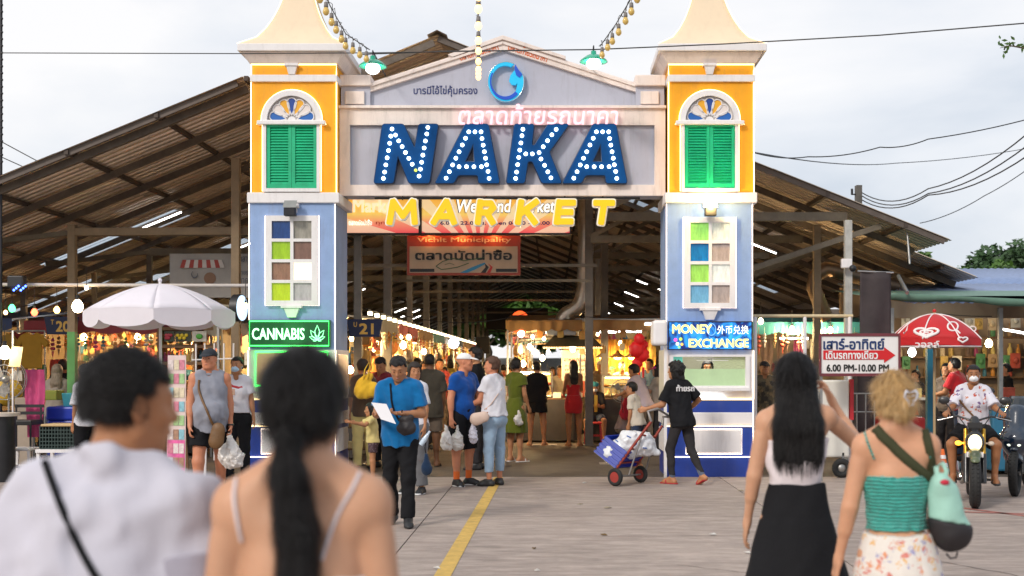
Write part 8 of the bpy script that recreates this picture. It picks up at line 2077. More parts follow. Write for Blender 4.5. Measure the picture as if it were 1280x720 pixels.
m=MB();c=k2 .hc+k2 .Rh@np.array((0,-.128,-.075))*k2 .hs;m.tube([tuple((c+np.array((.027*math.cos(a),.02*math.sin(a),.0)))*s2)for a in np.linspace(0,2*PI,13)[:-1]],.007,6,closed=True);m.build('hair_tie',C_blk,r2,world=False)
# the two women at the right
r3,k3,s3=person('woman with long straight black hair, white top and black skirt, one hand raised',5.7,995,dict(H=1.632,sex='f',yaw=-3,vox=.0075,hvox=.0065,skin='light',head=(-4,2,0),sw=.148,arms=[dict(up=(-.20,-.02,-1),fo=(-.12,.22,-1),curl=22,pn=(1,0,0),lift=0),dict(up=(.56,.50,-.45),fo=(-.52,.30,1),hd=(-.45,.3,1),pn=(-1,0,0),curl=35,lift=.02)],hair=dict(kind='long',e=.023,len=.31,wd=.12,rough=.003,col='black'),top=dict(mat=C_pinkw,strap=.40,e=.014,hem=.13,wr=.004,wf=30,name='top'),bottom=dict(kind='skirt',mat=C_blk,len=-.62,top=.185,rings=[(.30,.29),(.285,.27),(.255,.24),(.215,.195),(.165,.14),(.138,.108)],pleat=.05,npl=7),shoes=dict(kind='sandal',mat=M_shb)))
strands(r3,('long_hair','hair'),7000,.09,.0008,3,hair_mat('black',HAIRC['black']),jitter=.12)
r4,k4,s4=person('blonde woman with clipped-up hair in a turquoise crop top and floral skirt',4.9,1122,dict(H=1.553,sex='f',yaw=2,vox=.0075,hvox=.006,skin='fair',head=(6,-4,-2),sw=.150,w=1.03,arms=[dict(up=(-.22,-.02,-1),fo=(-.16,.20,-1),curl=25,pn=(1,0,0)),dict(up=(.16,.10,-1),fo=(.05,.55,-1),curl=30)],hair=dict(kind='bun',e=.018,rough=.004,fr=70,hz=-.02,bs=1.25,col='blonde',seed=8),top=dict(mat=C_teal,strap=.355,e=.012,hem=.115,wr=.003,wf=60,name='smocked_top'),bottom=dict(kind='skirt',mat=C_floral,len=-.70,top=.10,rings=[(.235,.215),(.228,.212),(.216,.208),(.206,.200),(.188,.178),(.150,.122)],pleat=.04,npl=11,ph=1),shoes=dict(kind='sandal',mat=M_shb)))
strands(r4,('hair','hair_bun'),5000,.06,.0008,4,mat('hair_blonde_strand',(.62,.40,.17),.45,var=.3,vs=30),jitter=.5)
M_clip=mat('hair_clip',(.60,.62,.72),.15,var=0,spec=.8)
m=MB()
for q in(-1,1):
 c=k4 .hc+k4 .Rh@np.array((.018*q+.012,-.158,.0));m.tube([tuple((c+np.array((0,.0,.035-.07*j/5))+np.array((.012*q*math.sin(j),-.006*(j%2),0)))*s4)for j in range(6)],.0045,6)
 for j in range(4):z=.03-.018*j;m.tube([tuple((c+np.array((0,0,z)))*s4),tuple((c+np.array((-q*.014,.004,z-.006)))*s4)],.003,5)
m.build('hair_clip',M_clip,r4,world=False)
def child_of(o,r):
 o.parent=r;o.matrix_parent_inverse=(Matrix.Translation(r.location)@Matrix.Rotation(r.rotation_euler[2],4,'Z')).inverted();KIDS[r.name].append(o)
for pts in(((1081,541),(1084,552),(1088,562),(1093,574)),((1157,528),(1160,542),(1162,556),(1162,572))):
 o,p=strap_on([x for x in kids(r4)if x.name.split('.')[0]in('body','smocked_top')],'',pts,.0042,C_teal,'top_strap',lift=.003)
 if o:child_of(o,r4)
M_ol=mat('webbing_olive',(.045,.048,.018),.85,var=.1,bump=.4,bs=120)
tb=thing('shoulder_bag','mint green and black shoulder bag on a wide olive strap','bag',P3(1187,690,4.85))
f=Field(.009);Yb=4.84;cc=lambda a,b,y=Yb:np.array(P3(a,b,y))
f.cone(cc(1180,618),cc(1188,662),.062,.082,.04,fl=((0,1,0),.75));f.ell(cc(1176,606),(.045,.05,.05),.03);f.noise(.006,25,3);f.cut(cc(1186,652),(-.18,0,-1));newobj('bag_body',f.mesh('bag'),mat('bag_mint',(.36,.62,.52),.75,var=.08,bump=.3,bs=30),tb)
f=Field(.009);f.cone(cc(1182,640),cc(1189,664),.077,.084,.04,fl=((0,1,0),.75));f.noise(.003,25,3);f.cut(cc(1186,651.5),(.18,0,1));newobj('bag_base',f.mesh('bag'),mat('bag_black',(.018,.014,.016),.6,var=.1),tb)
m=MB();m.tube([P3(1172,600,Yb),P3(1170,584,Yb),P3(1178,578,Yb),P3(1183,588,Yb),P3(1181,602,Yb)],.011,7);m.build('handle',mat('bag_mint',(.36,.62,.52)),tb)
m=MB();m.tube([P3(1183,692,Yb),P3(1188,698,Yb),P3(1195,697,Yb),P3(1197,690,Yb)],.004,6);m.build('loop',mat('bag_black',(.018,.014,.016)),tb)
m=MB();m.ball(P3(1181,603,Yb-.05),(.02,.008,.012),8,5);m.build('red_tab',mat('tab_red',(.55,.02,.05),.6),tb)
tgt=[x for x in kids(r4)if x.name.split('.')[0]in('body','smocked_top')]
dgm=None
def ribbon_on(objs,pix,w,mt,name,parent,lift=.006):
 o,pts=strap_on(objs,'',pix,.004,mt,'tmp_strap',lift=lift)
 if o is None:return
 bpy.data.objects.remove(o)
 m=MB();n=len(pts);V=[]
 for i,p in enumerate(pts):
  a=pts[max(i-1,0)];b=pts[min(i+1,n-1)];d=(b-a).normalized();view=(p-Vector((0,0,CAMH))).normalized();s_=d.cross(view).normalized()*w/2;V+=[p-s_,p+s_,p-s_-view*.003,p+s_-view*.003]
 F_=[]
 for i in range(n-1):a=4*i;b=a+4;F_+=[(a,a+1,b+1,b),(a+2,b+2,b+3,a+3),(a,b,b+2,a+2),(a+1,a+3,b+3,b+1)]
 m._add(V,F_,True);return m.build(name,mt,parent)
ribbon_on(tgt,[(1089,528),(1094,536),(1102,545),(1112,555),(1122,565),(1133,575),(1143,584),(1152,592),(1162,599),(1169,603)],.042,M_ol,'strap',tb,.008)
ribbon_on(tgt,[(1150,528),(1154,538),(1158,550),(1161,564),(1163,578),(1165,592),(1167,604)],.034,M_ol,'strap',tb,.008)
# middle distance
r5,k5,s5=person('man in a cerulean polo shirt reading a white sheet as he walks towards us',12.0,500,dict(H=1.70,yaw=178,vox=.0085,skin='thai',w=1.02,lean=3,head=(0,-30,0),hfwd=.03,arms=[dict(up=(-.26,.10,-1),fo=(.75,.75,.05),hd=(.85,.5,.05),pn=(0,.3,.9),curl=45),dict(up=(.22,.14,-1),fo=(-.12,.95,.0),hd=(-.5,.85,.0),pn=(0,0,1),curl=45)],legs=[dict(th=(-.02,.16,-1),sh=(0,.02,-1),ft=(-.2,1,.0)),dict(th=(.04,-.10,-1),sh=(.0,-.30,-1),ft=(.2,1,-.35))],hair=dict(kind='short',e=.014,rough=.004),top=dict(mat=C_polo,polo=1,sleeve=.75,flare=.022,loose=.035,e=.016,hem=-.10,wr=.006,name='polo_shirt'),bottom=dict(kind='trousers',len=1.96,e=.016,e2=.034,mat=C_blk,wr=.006)))
o=MB();a=[P3(464,503,11.58),P3(483,505,11.55),P3(495,530,11.52),P3(476,524,11.55)];o._add(a+[(p[0],p[1]+.004,p[2])for p in a],[(0,1,2,3),(7,6,5,4),(0,4,5,1),(1,5,6,2),(2,6,7,3),(3,7,4,0)]);tag(o.build('paper_sheet',mat('paper_white',(.80,.80,.84),.8,var=.03)),'white sheet of paper held by the man in the cerulean polo','paper')
text('chest_logo','A',PX(507,11.7),PX(513,11.7),PZ(493,11.7),11.755,mat('print_white',(.82,.8,.8)),r5)if False else None
t=thing('waist_bag','small black sling bag across the polo man\'s hip','bag',P3(508,548,11.72));f=Field(.008);f.ell(P3(508,535,11.74),(.095,.05,.075),.02);f.cone(P3(502,524,11.74),P3(514,522,11.74),.03,.03,.03);f.noise(.003,40,2);newobj('bag_body',f.mesh('bag'),mat('bag_black',(.018,.014,.016)),t)
o,p=strap_on([x for x in kids(r5)if x.name.startswith('polo')],'',[(488,480),(489,492),(490,503),(493,514),(499,526)],.010,C_blk,'strap',lift=.006)
if o:o.parent=t;o.location=-Vector(t.location)
m=MB();w5=wpt(r5,s5,k5 .arm[0][2]);m.tube([w5+Vector((.0,.032*math.cos(a),.032*math.sin(a)))for a in np.linspace(0,2*PI,11)[:-1]],.006,5,closed=True);tag(m.build('bracelet',C_blk),'dark bracelet on the polo man\'s wrist','bracelet')
person('child in a pale yellow T-shirt reaching left behind the polo man',16.4,466,dict(H=1.06,sex='c',yaw=100,skin='thai',vox=.011,head=(0,-5,0),arms=[dict(up=(-.9,.7,-.55),fo=(-.5,.9,.25)),dict(up=(.3,.9,-.45),fo=(0,1,.2))],hair=dict(kind='bob',e=.014,len=.1),top=dict(mat=C_yel,sleeve=.7,loose=.03,hem=-.02),bottom=dict(kind='shorts',len=.55,e=.02,e2=.03,mat=pattern_mat('cloth_dark_pattern',(.06,.03,.04),[(.4,.3,.3)],40,.3,.6)),shoes=dict(kind='sandal',mat=M_shb)))
r7,k7,s7=person('bob-haired woman in white top and grey trousers behind the polo man',15.0,519,dict(H=1.62,sex='f',yaw=150,skin='thai',vox=.01,head=(50,-5,0),arms=[{},dict(up=(.15,.1,-1),fo=(.1,.5,-1))],hair=dict(kind='bob',e=.022,len=.14,col='dark'),top=dict(mat=C_wh,sleeve=.8,loose=.03,hem=-.02),bottom=dict(kind='trousers',len=1.9,e=.025,e2=.045,mat=C_grey),shoes=dict(kind='shoe',mat=M_shb,sole=M_shw)))
m=MB();m.tube([P3(526,556,14.7),P3(531,549,14.7),P3(536,541,14.7)],[.032,.034,.014],8);m.tube([P3(536,541,14.7),P3(537.5,539,14.7)],.015,8);tag(m.build('water_bottle',mat('clear_bottle',(.55,.66,.78),.1,var=.2,vs=30)),'clear water bottle held beside the polo man','bottle')
t=thing('drawstring_bag','small navy bag hanging below the water bottle','bag',P3(533,598,14.7));f=Field(.008);f.ell(P3(533,586,14.7),(.07,.05,.085),.02);f.cone(P3(533,578,14.7),P3(533,569,14.7),.04,.02,.03);f.noise(.004,40,4);newobj('bag_body',f.mesh('bag'),cloth('navy_bag',(.012,.03,.07)),t)
m=MB();m.tube([P3(533,570,14.7),P3(531,560,14.7),P3(532,552,14.7)],.006,5);m.build('cord',C_blk,t)
person('broad man in a dark olive-grey T-shirt and shorts walking away down the aisle',19.0,537,dict(H=1.76,yaw=5,w=1.05,skin='dark',face=False,hair=dict(kind='crop',e=.012),top=dict(mat=C_char if False else cloth('olive_grey',(.065,.055,.04)),sleeve=.9,loose=.06,flare=.03,hem=-.16),bottom=dict(kind='shorts',len=.85,e=.02,e2=.035,mat=C_tan),shoes=dict(kind='sandal',mat=M_shb)))
r9,k9,s9=person('man in a white cap, royal blue T-shirt and black shorts with bags',16.0,578,dict(H=1.75,yaw=-128,w=1.08,belly=.3,vox=.0095,skin='red',head=(34,0,0),cap=mat('cap_white',(.78,.78,.78),.8,var=.04),hair=None,brow='brown',arms=[dict(up=(-.15,.28,-1),fo=(.35,.75,-.55),curl=45),dict(up=(.22,-.06,-1),fo=(.06,.10,-1),curl=60)],legs=[dict(th=(-.06,.06,-1),sh=(0,-.05,-1),ft=(-.3,1,0)),dict(th=(.06,.0,-1),sh=(0,0,-1),ft=(.35,1,0))],top=dict(mat=C_blue,sleeve=.62,e=.010,flare=.012,hem=-.06,wr=.005),bottom=dict(kind='shorts',len=1.0,e=.024,e2=.045,mat=C_blk),shoes=dict(kind='shoe',mat=M_shb,sole=M_shw),socks=mat('sock_orange',(.75,.14,.02),.8,var=.1),sockh=.12))
hb=wpt(r9,s9,k9 .arm[1][2]+k9 .arm[1][3]*.09)
blob_bag('left-hand white plastic bag held by the man in the cap','plastic_bag','bag',(hb.x-.07,hb.y-.02,hb.z-.20),(.075,.07,.12),M_plb,1)
blob_bag('right-hand white plastic bag held by the man in the cap','plastic_bag','bag',(hb.x+.07,hb.y+.02,hb.z-.21),(.085,.07,.12),M_plb,2)
r10,k10,s10=person('woman with short brown hair, white T-shirt and pale cropped jeans',16.0,618,dict(H=1.70,sex='f',yaw=58,w=1.13,vox=.0095,skin='red',head=(24,0,0),brow='brown',hair=dict(kind='short',e=.02,col='brown',rough=.004),arms=[dict(up=(-.10,.38,-1),fo=(.0,.85,-.35),curl=40),dict(up=(.10,.10,-1),fo=(-.05,.55,-.8),curl=45)],legs=[dict(th=(-.05,.04,-1),sh=(0,-.02,-1)),dict(th=(.07,-.01,-1),sh=(0,.0,-1),ft=(.5,1,0))],top=dict(mat=C_wh,sleeve=.55,e=.016,flare=.02,loose=.03,hem=.02,wr=.005),bottom=dict(kind='jeans',len=1.72,e=.008,e2=.016,mat=C_jean,he=.016),shoes=dict(kind='shoe',mat=M_shb)))
t=thing('handbag','cream shoulder bag at the hip of the woman in white','bag',P3(599,533,15.7));f=Field(.008);f.cone(P3(595,524,15.72),P3(604,521,15.72),.085,.075,.03,fl=((0,1,0),.5));f.noise(.003,30,4);newobj('bag_body',f.mesh('bag'),mat('bag_cream',(.62,.46,.38),.5,var=.08,bump=.4,bs=60),t)
o,p=strap_on([x for x in kids(r10)if x.name.split('.')[0]in('shirt','body')],'',[(631,474),(627,486),(620,496),(613,506),(606,512)],.008,mat('bag_cream',(.6,.46,.38)),'strap',lift=.006)
if o:o.parent=t;o.location=-Vector(t.location)
blob_bag('crumpled white plastic bag between the couple','plastic_bag','bag',P3(591,545,15.75),(.05,.05,.10),mat('bag_lilac',(.62,.60,.68),.4,var=.1),6,h=.008)
person('tall man in a black T-shirt in profile behind the couple',18.5,597,dict(H=1.86,yaw=82,skin='thai',hair=dict(kind='short',e=.02,rough=.005),top=dict(mat=C_blk,sleeve=.65,loose=.02),bottom=dict(kind='trousers',len=1.95,e=.016,e2=.02,mat=C_char)))
r12,k12,s12=person('woman with tied dark hair in an olive green knee-length dress',20.0,644,dict(H=1.70,sex='f',yaw=-38,skin='thai',face=True,arms=[dict(up=(-.1,.1,-1),fo=(.3,.8,-.3)),dict(up=(.12,.08,-1),fo=(.0,.5,-1),curl=50)],hair=dict(kind='bun',e=.018,hz=-.03),top=dict(mat=C_olive,sleeve=.45,flare=.03,hem=.08,e=.016,name='dress_top'),bottom=dict(kind='skirt',mat=C_olive,len=-.42,top=.16,rings=[(.235,.215),(.225,.205),(.20,.185),(.165,.14),(.13,.10)],pleat=.05,name='dress_skirt'),shoes=dict(kind='sandal',mat=M_shw)))
blob_bag('small white bag in the hand of the woman in olive green','plastic_bag','bag',P3(648,525,19.7),(.07,.05,.09),M_plb,8)
person('woman in a short black dress standing at the food stall',24.0,671,dict(H=1.66,sex='f',yaw=5,w=1.1,skin='thai',face=False,arms=[dict(up=(-.2,.2,-1),fo=(.1,.9,-.2)),dict(up=(.2,.2,-1),fo=(-.1,.9,-.2))],hair=dict(kind='bun',e=.016,hz=.05,bs=.8),legs=[dict(th=(-.10,.02,-1)),dict(th=(.12,0,-1),ft=(.6,1,0))],top=dict(mat=C_blk,sleeve=1.0,flare=.03,loose=.06,hem=-.02,e=.018,name='dress_top'),bottom=dict(kind='skirt',mat=C_blk,len=-.22,top=.14,rings=[(.225,.18),(.215,.175),(.185,.16),(.16,.13)],pleat=.04,name='dress_skirt'),shoes=dict(kind='sandal',mat=mat('sandal_tan',(.4,.2,.1),.6))))
person('woman in a strapless red mini dress at the food stall',23.8,717,dict(H=1.68,sex='f',yaw=8,skin='tan',face=False,arms=[dict(up=(-.12,.25,-1),fo=(.1,.9,-.3)),dict(up=(.12,.2,-1),fo=(-.1,.9,-.1))],hair=dict(kind='long',e=.018,len=.26,wd=.06),legs=[dict(th=(-.04,.0,-1),sh=(.02,0,-1)),dict(th=(.06,.03,-1),ft=(.5,1,0))],top=dict(mat=C_red,strap=.33,e=.008,hem=.0,name='dress_top'),bottom=dict(kind='skirt',mat=C_red,len=-.24,top=.12,rings=[(.160,.135),(.180,.158),(.172,.152),(.135,.112)],pleat=.0,name='dress_skirt'),shoes=dict(kind='sandal',mat=mat('sandal_tan',(.4,.2,.1),.6))))
M_tq=mat('cap_turquoise',(.02,.22,.26),.7,var=.1)
SIT=lambda a=.9:[dict(th=(-.25,1,-.12),sh=(0,.05,-1)),dict(th=(.25,1,-.12),sh=(0,.05,-1))]
person('masked cook in a turquoise cap seated behind the red stool',25.0,744,dict(H=1.6,sex='f',yaw=178,seat=.55,skin='thai',head=(0,-22,0),cap=M_tq,brim=False,mask=M_msk,legs=SIT(),arms=[dict(up=(-.15,.4,-1),fo=(.3,.9,.1)),dict(up=(.15,.4,-1),fo=(-.3,.9,.1))],hair=dict(kind='short',e=.006),top=dict(mat=C_char,sleeve=.8,loose=.03,wr=.005),bottom=dict(kind='shorts',len=.9,e=.02,e2=.03,mat=C_dkjean),shoes=dict(kind='sandal',mat=M_shb)))
m=MB();m.box(PX(737,24.6),PX(741,24.6),24.66,24.68,PZ(515,24.6),PZ(494,24.6));m.box(PX(743,24.6),PX(747,24.6),24.66,24.68,PZ(515,24.6),PZ(494,24.6));tag(m.build('apron_stripes',mat('apron_yellow',(.65,.5,.08),.8)),'yellow striped apron front worn by the masked cook','apron')
person('seated person in a grey shirt wearing a red backpack at the right inner stalls',22.4,779,dict(H=1.62,yaw=-62,seat=.46,skin='tan',lean=16,hair=dict(kind='crop',e=.01,col='dark'),cap=mat('cap_khaki',(.25,.2,.12),.8),legs=SIT(),arms=[dict(up=(-.1,.6,-1),fo=(0,1,-.1)),dict(up=(.1,.6,-1),fo=(0,1,-.1))],top=dict(mat=cloth('mauve_grey',(.20,.15,.16)),sleeve=.6,loose=.03),bottom=dict(kind='trousers',len=1.5,e=.02,e2=.03,mat=C_tan),shoes=dict(kind='sandal',mat=M_shb)))
t=thing('backpack','red backpack on the back of the seated person near the right tower','backpack',P3(786,530,22.1));f=Field(.012);f.cone(P3(783,517,22.15),P3(789,494,22.15),.13,.11,.04,fl=((0,1,0),.7));f.noise(.006,25,3);newobj('pack_body',f.mesh('pack'),cloth('pack_red',(.42,.02,.04)),t)
m=MB();m.tube([P3(778,490,21.98),P3(777,503,21.97),P3(779,516,21.98)],.012,5);m.build('strap',C_mar,t)
person('woman in a pale pink shirt bending over the right inner stall',21.2,806,dict(H=1.66,sex='f',yaw=38,lean=24,skin='thai',head=(30,-15,0),hair=dict(kind='short',e=.022),arms=[dict(up=(-.1,.8,-1),fo=(.2,1,-.2)),dict(up=(.1,.8,-1),fo=(-.1,1,-.2))],top=dict(mat=cloth('pale_pink',(.52,.42,.45)),sleeve=.7,loose=.03),bottom=dict(kind='trousers',len=1.9,e=.02,e2=.03,mat=C_tan)))
person('boy in a cream T-shirt behind the loaded hand truck',18.8,797,dict(H=1.32,sex='c',hs=1.15,yaw=60,lean=10,skin='thai',head=(20,-10,0),hair=dict(kind='short',e=.016),top=dict(mat=cloth('cream_tee',(.62,.55,.46)),sleeve=.75,loose=.04),bottom=dict(kind='shorts',len=.85,e=.02,e2=.03,mat=C_dkjean),shoes=dict(kind='sandal',mat=M_shb)))
person('woman in a pink cap and taupe top beside the right tower',21.4,824,dict(H=1.60,sex='f',yaw=60,skin='light',cap=mat('cap_pink',(.62,.05,.22),.7),hair=dict(kind='bob',e=.012,len=.12,col='dark'),arms=[dict(up=(-.1,.6,-1),fo=(.1,1,-.2)),{}],top=dict(mat=cloth('taupe_tee',(.36,.30,.24)),sleeve=.6,loose=.03),bottom=dict(kind='trousers',len=1.9,e=.02,e2=.03,mat=C_char)))
person('person in a green cap far behind the seated cook',27.2,766,dict(H=1.58,sex='f',yaw=160,vox=.014,skin='thai',cap=mat('cap_green',(.05,.25,.15),.7),hair=dict(kind='short',e=.008),top=dict(mat=C_grey,sleeve=.8,loose=.03),bottom=dict(kind='trousers',len=1.9,e=.02,e2=.03,mat=C_char)))
person('vendor in a dark cap behind the menu board',26.6,751,dict(H=1.70,yaw=175,vox=.014,skin='thai',cap=mat('cap_white',(.78,.78,.78)),hair=dict(kind='short',e=.008),top=dict(mat=C_tan,sleeve=.8,loose=.03),bottom=dict(kind='trousers',len=1.9,e=.02,e2=.03,mat=C_char)))
r20,k20,s20=person('young man in a black T-shirt with white lettering on the back pushing a hand truck',16.25,853,dict(H=1.66,yaw=42,vox=.0095,skin='thai',lean=10,head=(22,0,0),hair=dict(kind='bob',e=.034,len=.10,rough=.009,fr=60),face=True,arms=[dict(up=(-.30,.25,-1),fo=(-.55,.95,-.30),curl=55),dict(up=(.75,-.35,-.85),fo=(-.15,.75,-.75),curl=45)],legs=[dict(th=(-.05,.34,-1),sh=(0,-.12,-1)),dict(th=(.0,-.20,-1),sh=(.0,-.62,-1),ft=(.1,1,-.55))],top=dict(mat=C_blk,sleeve=.85,flare=.03,loose=.05,hem=-.10,wr=.006),bottom=dict(kind='trousers',len=1.88,e=.006,e2=.006,mat=C_char),shoes=dict(kind='sandal',mat=M_sandal_red),socks=cloth('sock_grey',(.10,.12,.17)),sockh=.22))
th=wpt(r20,s20,T2(k20,0,-.155,.43))
text('back_print','ท้ายรถ',th.x-.16,th.x+.12,th.z,th.y-.03,mat('print_white',(.82,.8,.8)),None,h=.09,bold=.05,facing=math.radians(24));o=COL.objects['back_print'];tag(o,'white Thai lettering across the back of the black T-shirt','print')
person('clerk with dark hair inside the money exchange booth',17.75,884,dict(H=1.66,sex='f',yaw=180,skin='thai',hair=dict(kind='bob',e=.016,len=.1),top=dict(mat=C_grey,sleeve=.9),bottom=dict(kind='trousers',len=1.9,mat=C_char)))
person('man in a dark cap and camouflage-like brown shirt right of the right tower',20.4,955,dict(H=1.66,yaw=188,skin='thai',cap=C_char,hair=dict(kind='short',e=.006),top=dict(mat=C_camo,sleeve=1.7,loose=.03),bottom=dict(kind='trousers',len=1.95,e=.02,e2=.03,mat=C_char)))
r28,k28,s28=person('heavy man in a dark cap, grey sleeveless vest and black shorts',13.9,262,dict(H=1.79,yaw=-158,w=1.10,belly=1.0,vox=.009,skin='red',head=(-28,0,0),cap=mat('cap_navy',(.02,.025,.035),.8,var=.2),hair=dict(kind='crop',e=.004,col='brown'),brow='brown',arms=[dict(up=(-.16,.0,-1),fo=(-.02,.22,-1),curl=60),dict(up=(.14,.05,-1),fo=(.05,.25,-1),curl=40)],legs=[dict(th=(-.10,-.12,-1),sh=(.0,-.18,-1),ft=(-.2,1,-.1)),dict(th=(.10,.20,-1),sh=(.0,.04,-1),ft=(.3,1,0))],top=dict(mat=C_gvest,tank=1,e=.014,loose=.03,hem=-.10,wr=.006,name='vest'),bottom=dict(kind='shorts',len=.62,e=.022,e2=.04,mat=C_blk),shoes=dict(kind='shoe',mat=M_shw,sole=M_shw),socks=C_blk,sockh=.35))
m=MB();m.tube([wpt(r28,s28,k28 .neck+k28 .R2*.075*math.cos(a)+k28 .F2*(.07*math.sin(a)-.02)+k28 .U*(.015-.03*math.sin(a)))for a in np.linspace(0,2*PI,15)[:-1]],.026,6,closed=True);o=m.build('hood',C_gvest);child_of(o,r28)
t=thing('satchel','brown leather satchel worn across the grey vest','bag',P3(271,570,13.6));f=Field(.009);f.cone(P3(270,552,13.66),P3(273,537,13.66),.088,.078,.03,fl=((0,1,0),.5));f.noise(.003,30,4);newobj('bag_body',f.mesh('bag'),mat('leather_brown',(.17,.085,.03),.5,var=.2,bump=.4,bs=60),t)
o,p=strap_on([x for x in kids(r28)if x.name.split('.')[0]in('vest','body')],'',[(249,475),(249,487),(253,500),(258,512),(264,526),(268,534)],.014,mat('leather_brown',(.2,.1,.04)),'strap',lift=.008)
if o:o.parent=t;o.location=-Vector(t.location)
hb=wpt(r28,s28,k28 .arm[0][2]+k28 .arm[0][3]*.09);blob_bag('full white plastic bag carried by the man in the grey vest','plastic_bag','bag',(hb.x,hb.y-.03,hb.z-.26),(.14,.11,.15),M_plb,11)
m=MB();w9=wpt(r28,s28,k28 .arm[0][2]);m.tube([w9+Vector((.034*math.cos(a),.034*math.sin(a),.0))for a in np.linspace(0,2*PI,11)[:-1]],.011,6,closed=True);tag(m.build('wristwatch',M_black),'black wristwatch of the man in the grey vest','watch')
r29,k29,s29=person('woman with a pale blue mask, white T-shirt and black trousers',16.3,297,dict(H=1.70,sex='f',yaw=186,skin='thai',head=(-14,0,0),mask=M_mskb,hair=dict(kind='bun',e=.014,hz=.0),arms=[dict(up=(-.18,.0,-1),fo=(-.14,.12,-1)),dict(up=(.12,.15,-1),fo=(-.35,.9,.3),curl=50)],top=dict(mat=C_wh,sleeve=.65,loose=.015,hem=.06,flare=.02),bottom=dict(kind='trousers',len=1.95,e=.016,e2=.03,mat=C_blk)))
ribbon_on([x for x in kids(r29)if x.name.startswith('shirt')],[(288,481),(291,483),(295,484),(299,485),(303,484)],.03,mat('stripe_print_red',(.50,.03,.04),.7,var=.1),'chest_stripe',None,.004)
o=COL.objects[-1];tag(o,'red stripe print across the chest of the masked woman','print')
t=thing('phone','pale phone case in the raised hand of the masked woman','phone',P3(291,492,15.95));m=MB();m.box(PX(288,15.95),PX(294,15.95),15.93,15.945,PZ(494,15.95),PZ(486,15.95));m.build('phone_body',mat('phone_tan',(.5,.3,.22),.4),t,bevel=.004)
person('woman in a grey patterned headscarf at the left goods stall',19.8,71,dict(H=1.60,sex='f',yaw=10,skin='thai',face=False,hair=dict(kind='long',e=.022,len=.22,wd=.08,col='hg',rgb=(.22,.17,.12)),top=dict(mat=cloth('scarf_grey',(.28,.24,.20)),sleeve=.9,loose=.05,hem=-.1),bottom=dict(kind='trousers',len=1.9,e=.02,e2=.03,mat=C_dkjean)))
person('dark-haired person deep in the left goods stall',20.9,79,dict(H=1.68,yaw=20,skin='tan',face=False,hair=dict(kind='short',e=.02,col='dark'),top=dict(mat=C_blk,sleeve=.9,loose=.03),bottom=dict(kind='trousers',len=1.9,e=.02,e2=.03,mat=C_char)))
person('long-haired woman in white lace mostly hidden by the nearest man',16.0,108,dict(H=1.60,sex='f',yaw=60,skin='thai',face=False,hair=dict(kind='long',e=.018,len=.30,wd=.07),top=dict(mat=C_wh,sleeve=.9,loose=.05,flare=.04),bottom=dict(kind='trousers',len=1.9,e=.02,e2=.03,mat=C_blk)))
r33,k33,s33=person('woman in a dark top carrying the yellow tote in the aisle',17.9,455,dict(H=1.68,sex='f',yaw=25,skin='thai',face=False,lean=6,hair=dict(kind='short',e=.02,col='dark'),top=dict(mat=C_brown,sleeve=.9,loose=.04),bottom=dict(kind='trousers',len=1.9,e=.02,e2=.03,mat=C_yel)))
t=thing('tote_bag','big slouchy yellow tote bag behind the polo man','bag',P3(458,500,17.6));f=Field(.01);f.cone(P3(452,489,17.6),P3(466,487,17.6),.115,.115,.04,fl=((0,1,0),.6));f.cone(P3(455,478,17.6),P3(462,470,17.6),.09,.05,.05,fl=((0,1,0),.6));f.noise(.008,26,3);newobj('bag_body',f.mesh('bag'),cloth('tote_yellow',(.70,.42,.03)),t)
for a,b in((456,461),(461,467)):m=MB();m.tube([P3(a-2,474,17.55),P3(a,462,17.55),P3(b,453,17.6),P3(b+2,464,17.6)],.009,5);m.build('handle',cloth('tote_yellow',(.70,.42,.03)),t)
person('man in a dark red shirt looking down inside the left aisle',18.8,478,dict(H=1.72,yaw=150,skin='thai',head=(20,-28,0),hair=dict(kind='short',e=.018),top=dict(mat=C_mar,sleeve=.9,loose=.03),bottom=dict(kind='trousers',len=1.9,e=.02,e2=.03,mat=C_char)))
person('man in a red T-shirt seen from behind in the right-hand shop',20.2,1203,dict(H=1.72,yaw=48,w=1.12,skin='tan',lean=12,face=True,hair=dict(kind='short',e=.014),arms=[dict(up=(-.2,.4,-1),fo=(.1,.9,-.2)),dict(up=(.2,.3,-1),fo=(0,.9,-.3))],top=dict(mat=C_red,sleeve=.7,loose=.05),bottom=dict(kind='trousers',len=1.9,e=.02,e2=.03,mat=C_dkjean)))
for(px_,Y_,yw,mt_,lb)in((1183,20.7,150,C_tan,'person in a brown top facing the man in red'),(1146,22.3,120,C_char,'seated-looking dark figure left inside the right-hand shop'),(1259,21.9,90,C_blk,'woman in black behind the shop counter at the far right')):
 person(lb,Y_,px_,dict(H=1.62 if px_!=1146 else 1.5,sex='f',yaw=yw,vox=.013,skin='thai',hair=dict(kind='bun',e=.016),top=dict(mat=mt_,sleeve=.7,loose=.03),bottom=dict(kind='trousers',len=1.9,e=.02,e2=.03,mat=C_char)))
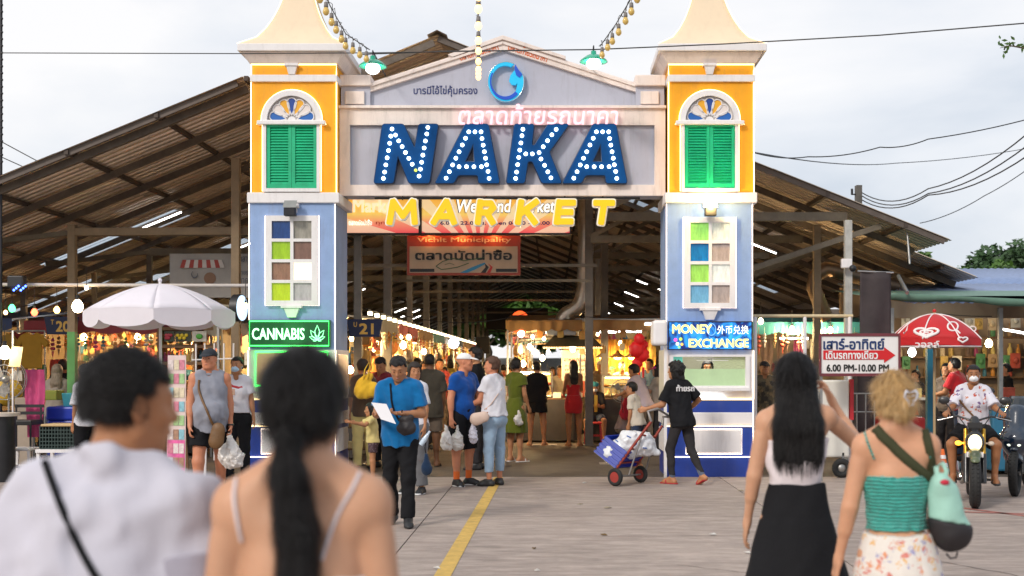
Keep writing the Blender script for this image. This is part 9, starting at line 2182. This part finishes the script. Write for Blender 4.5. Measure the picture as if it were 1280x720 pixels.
crowd=[(556,30,'f',170,(.45,.10,.06),'person in a rust red top'),(563,34,'f',10,(.60,.45,.10),'person in a mustard top'),(549,26,'m',200,(.40,.06,.05),'man in a brick red shirt'),(586,24,'m',180,(.08,.07,.07),'man in a black top'),(607,26,'f',0,(.55,.50,.48),'woman in a pale grey top'),(620,30,'f',175,(.10,.08,.08),'woman in a dark top'),(629,34,'m',0,(.50,.10,.06),'man in a dull red top'),(655,29,'m',190,(.35,.30,.28),'man in a grey-brown top'),(653,38,'m',10,(.70,.68,.66),'man in a white top'),(572,42,'m',5,(.15,.18,.30),'man in a navy top'),(640,44,'f',0,(.20,.10,.08),'woman in a brown top'),(600,40,'m',180,(.30,.28,.10),'man in an olive top'),(530,23,'f',200,(.55,.35,.10),'woman in an amber top'),(512,21.5,'m',30,(.10,.10,.11),'man in a charcoal top'),(583,33,'f',0,(.55,.30,.08),'woman in an orange top'),(700,27.6,'m',180,(.30,.26,.22),'vendor in a khaki top'),(690,29,'f',200,(.55,.52,.48),'vendor in a pale top'),(731,28,'f',170,(.50,.12,.10),'vendor in a red-brown top'),(812,26.3,'m',150,(.12,.20,.30),'man in a slate blue top'),(789,28,'f',10,(.60,.45,.20),'woman in a sand top'),(777,26.8,'m',190,(.35,.35,.33),'man in a stone grey top'),(548,37,'f',0,(.65,.60,.50),'woman in a cream top'),(576,28.5,'f',185,(.40,.08,.12),'woman in a wine top'),(613,36,'m',0,(.08,.10,.12),'man in a near-black top'),(636,27,'m',170,(.45,.42,.38),'man in a clay top'),(522,26.8,'f',20,(.30,.22,.12),'woman in a bronze top')]
for i,(px_,Y_,sx,yw,cc,lb)in enumerate(crowd):
 person(lb+' in the aisle crowd about %d metres in'%(Y_-17),Y_,px_,dict(H=1.55+.03*(i*7%8),sex=sx,yaw=yw,vox=.016 if Y_<30 else .02,skin='thai',hair=dict(kind='short' if sx=='m' else 'bob',e=.016,len=.12),face=Y_<31,arms=[dict(up=(-.1,.1,-1),fo=(0,.5,-1)),{}],legs=[dict(th=(-.02,.12,-1)),dict(th=(.02,-.1,-1),sh=(0,-.2,-1))],top=dict(mat=cloth('crowd_%d'%i,cc),sleeve=.7,loose=.04),bottom=dict(kind='trousers',len=1.9,e=.02,e2=.03,mat=[C_char,C_dkjean,C_tan][i%3])),group='people walking in the aisle')
ang=math.radians(162);rx_,ry_=bk.location.x,bk.location.y
fw_=Vector((-math.sin(ang),math.cos(ang),0));c=Vector((rx_,ry_,0))-fw_*.20
sp=dict(H=1.60,sex='f',w=1.08,yaw=162,vox=.009,skin='tan',seat=.90,lean=8,head=(2,-4,0),mask=M_msk,hair=dict(kind='bun',e=.012,hz=-.02),arms=[dict(up=(-.42,.62,-.85),fo=(-.28,1,-.22),curl=70,pn=(0,-.2,-1)),dict(up=(.42,.62,-.85),fo=(.28,1,-.22),curl=70,pn=(0,-.2,-1))],legs=[dict(th=(-.42,.85,-.42),sh=(.05,-.06,-1),ft=(-.15,1,-.05)),dict(th=(.42,.85,-.42),sh=(-.05,-.06,-1),ft=(.15,1,-.05))],top=dict(mat=C_aloha,sleeve=.9,flare=.03,loose=.04,hem=-.06,wr=.006),bottom=dict(kind='shorts',len=.80,e=.022,e2=.04,mat=C_blk),shoes=dict(kind='sandal',mat=M_shb))
rr,kr,sr=person('rider in a floral shirt, black shorts and white mask on the motorcycle',c.y,CX+c.x*FPX/c.y,sp)
o,p=strap_on([x for x in kids(rr)if x.name.startswith('shirt')],'',[(1199,500),(1206,508),(1214,517),(1222,526),(1228,533)],.012,mat('leather_brown',(.17,.085,.03)),'cross_strap',lift=.006)
if o:tag(o,'brown cross strap over the rider\'s floral shirt','strap')
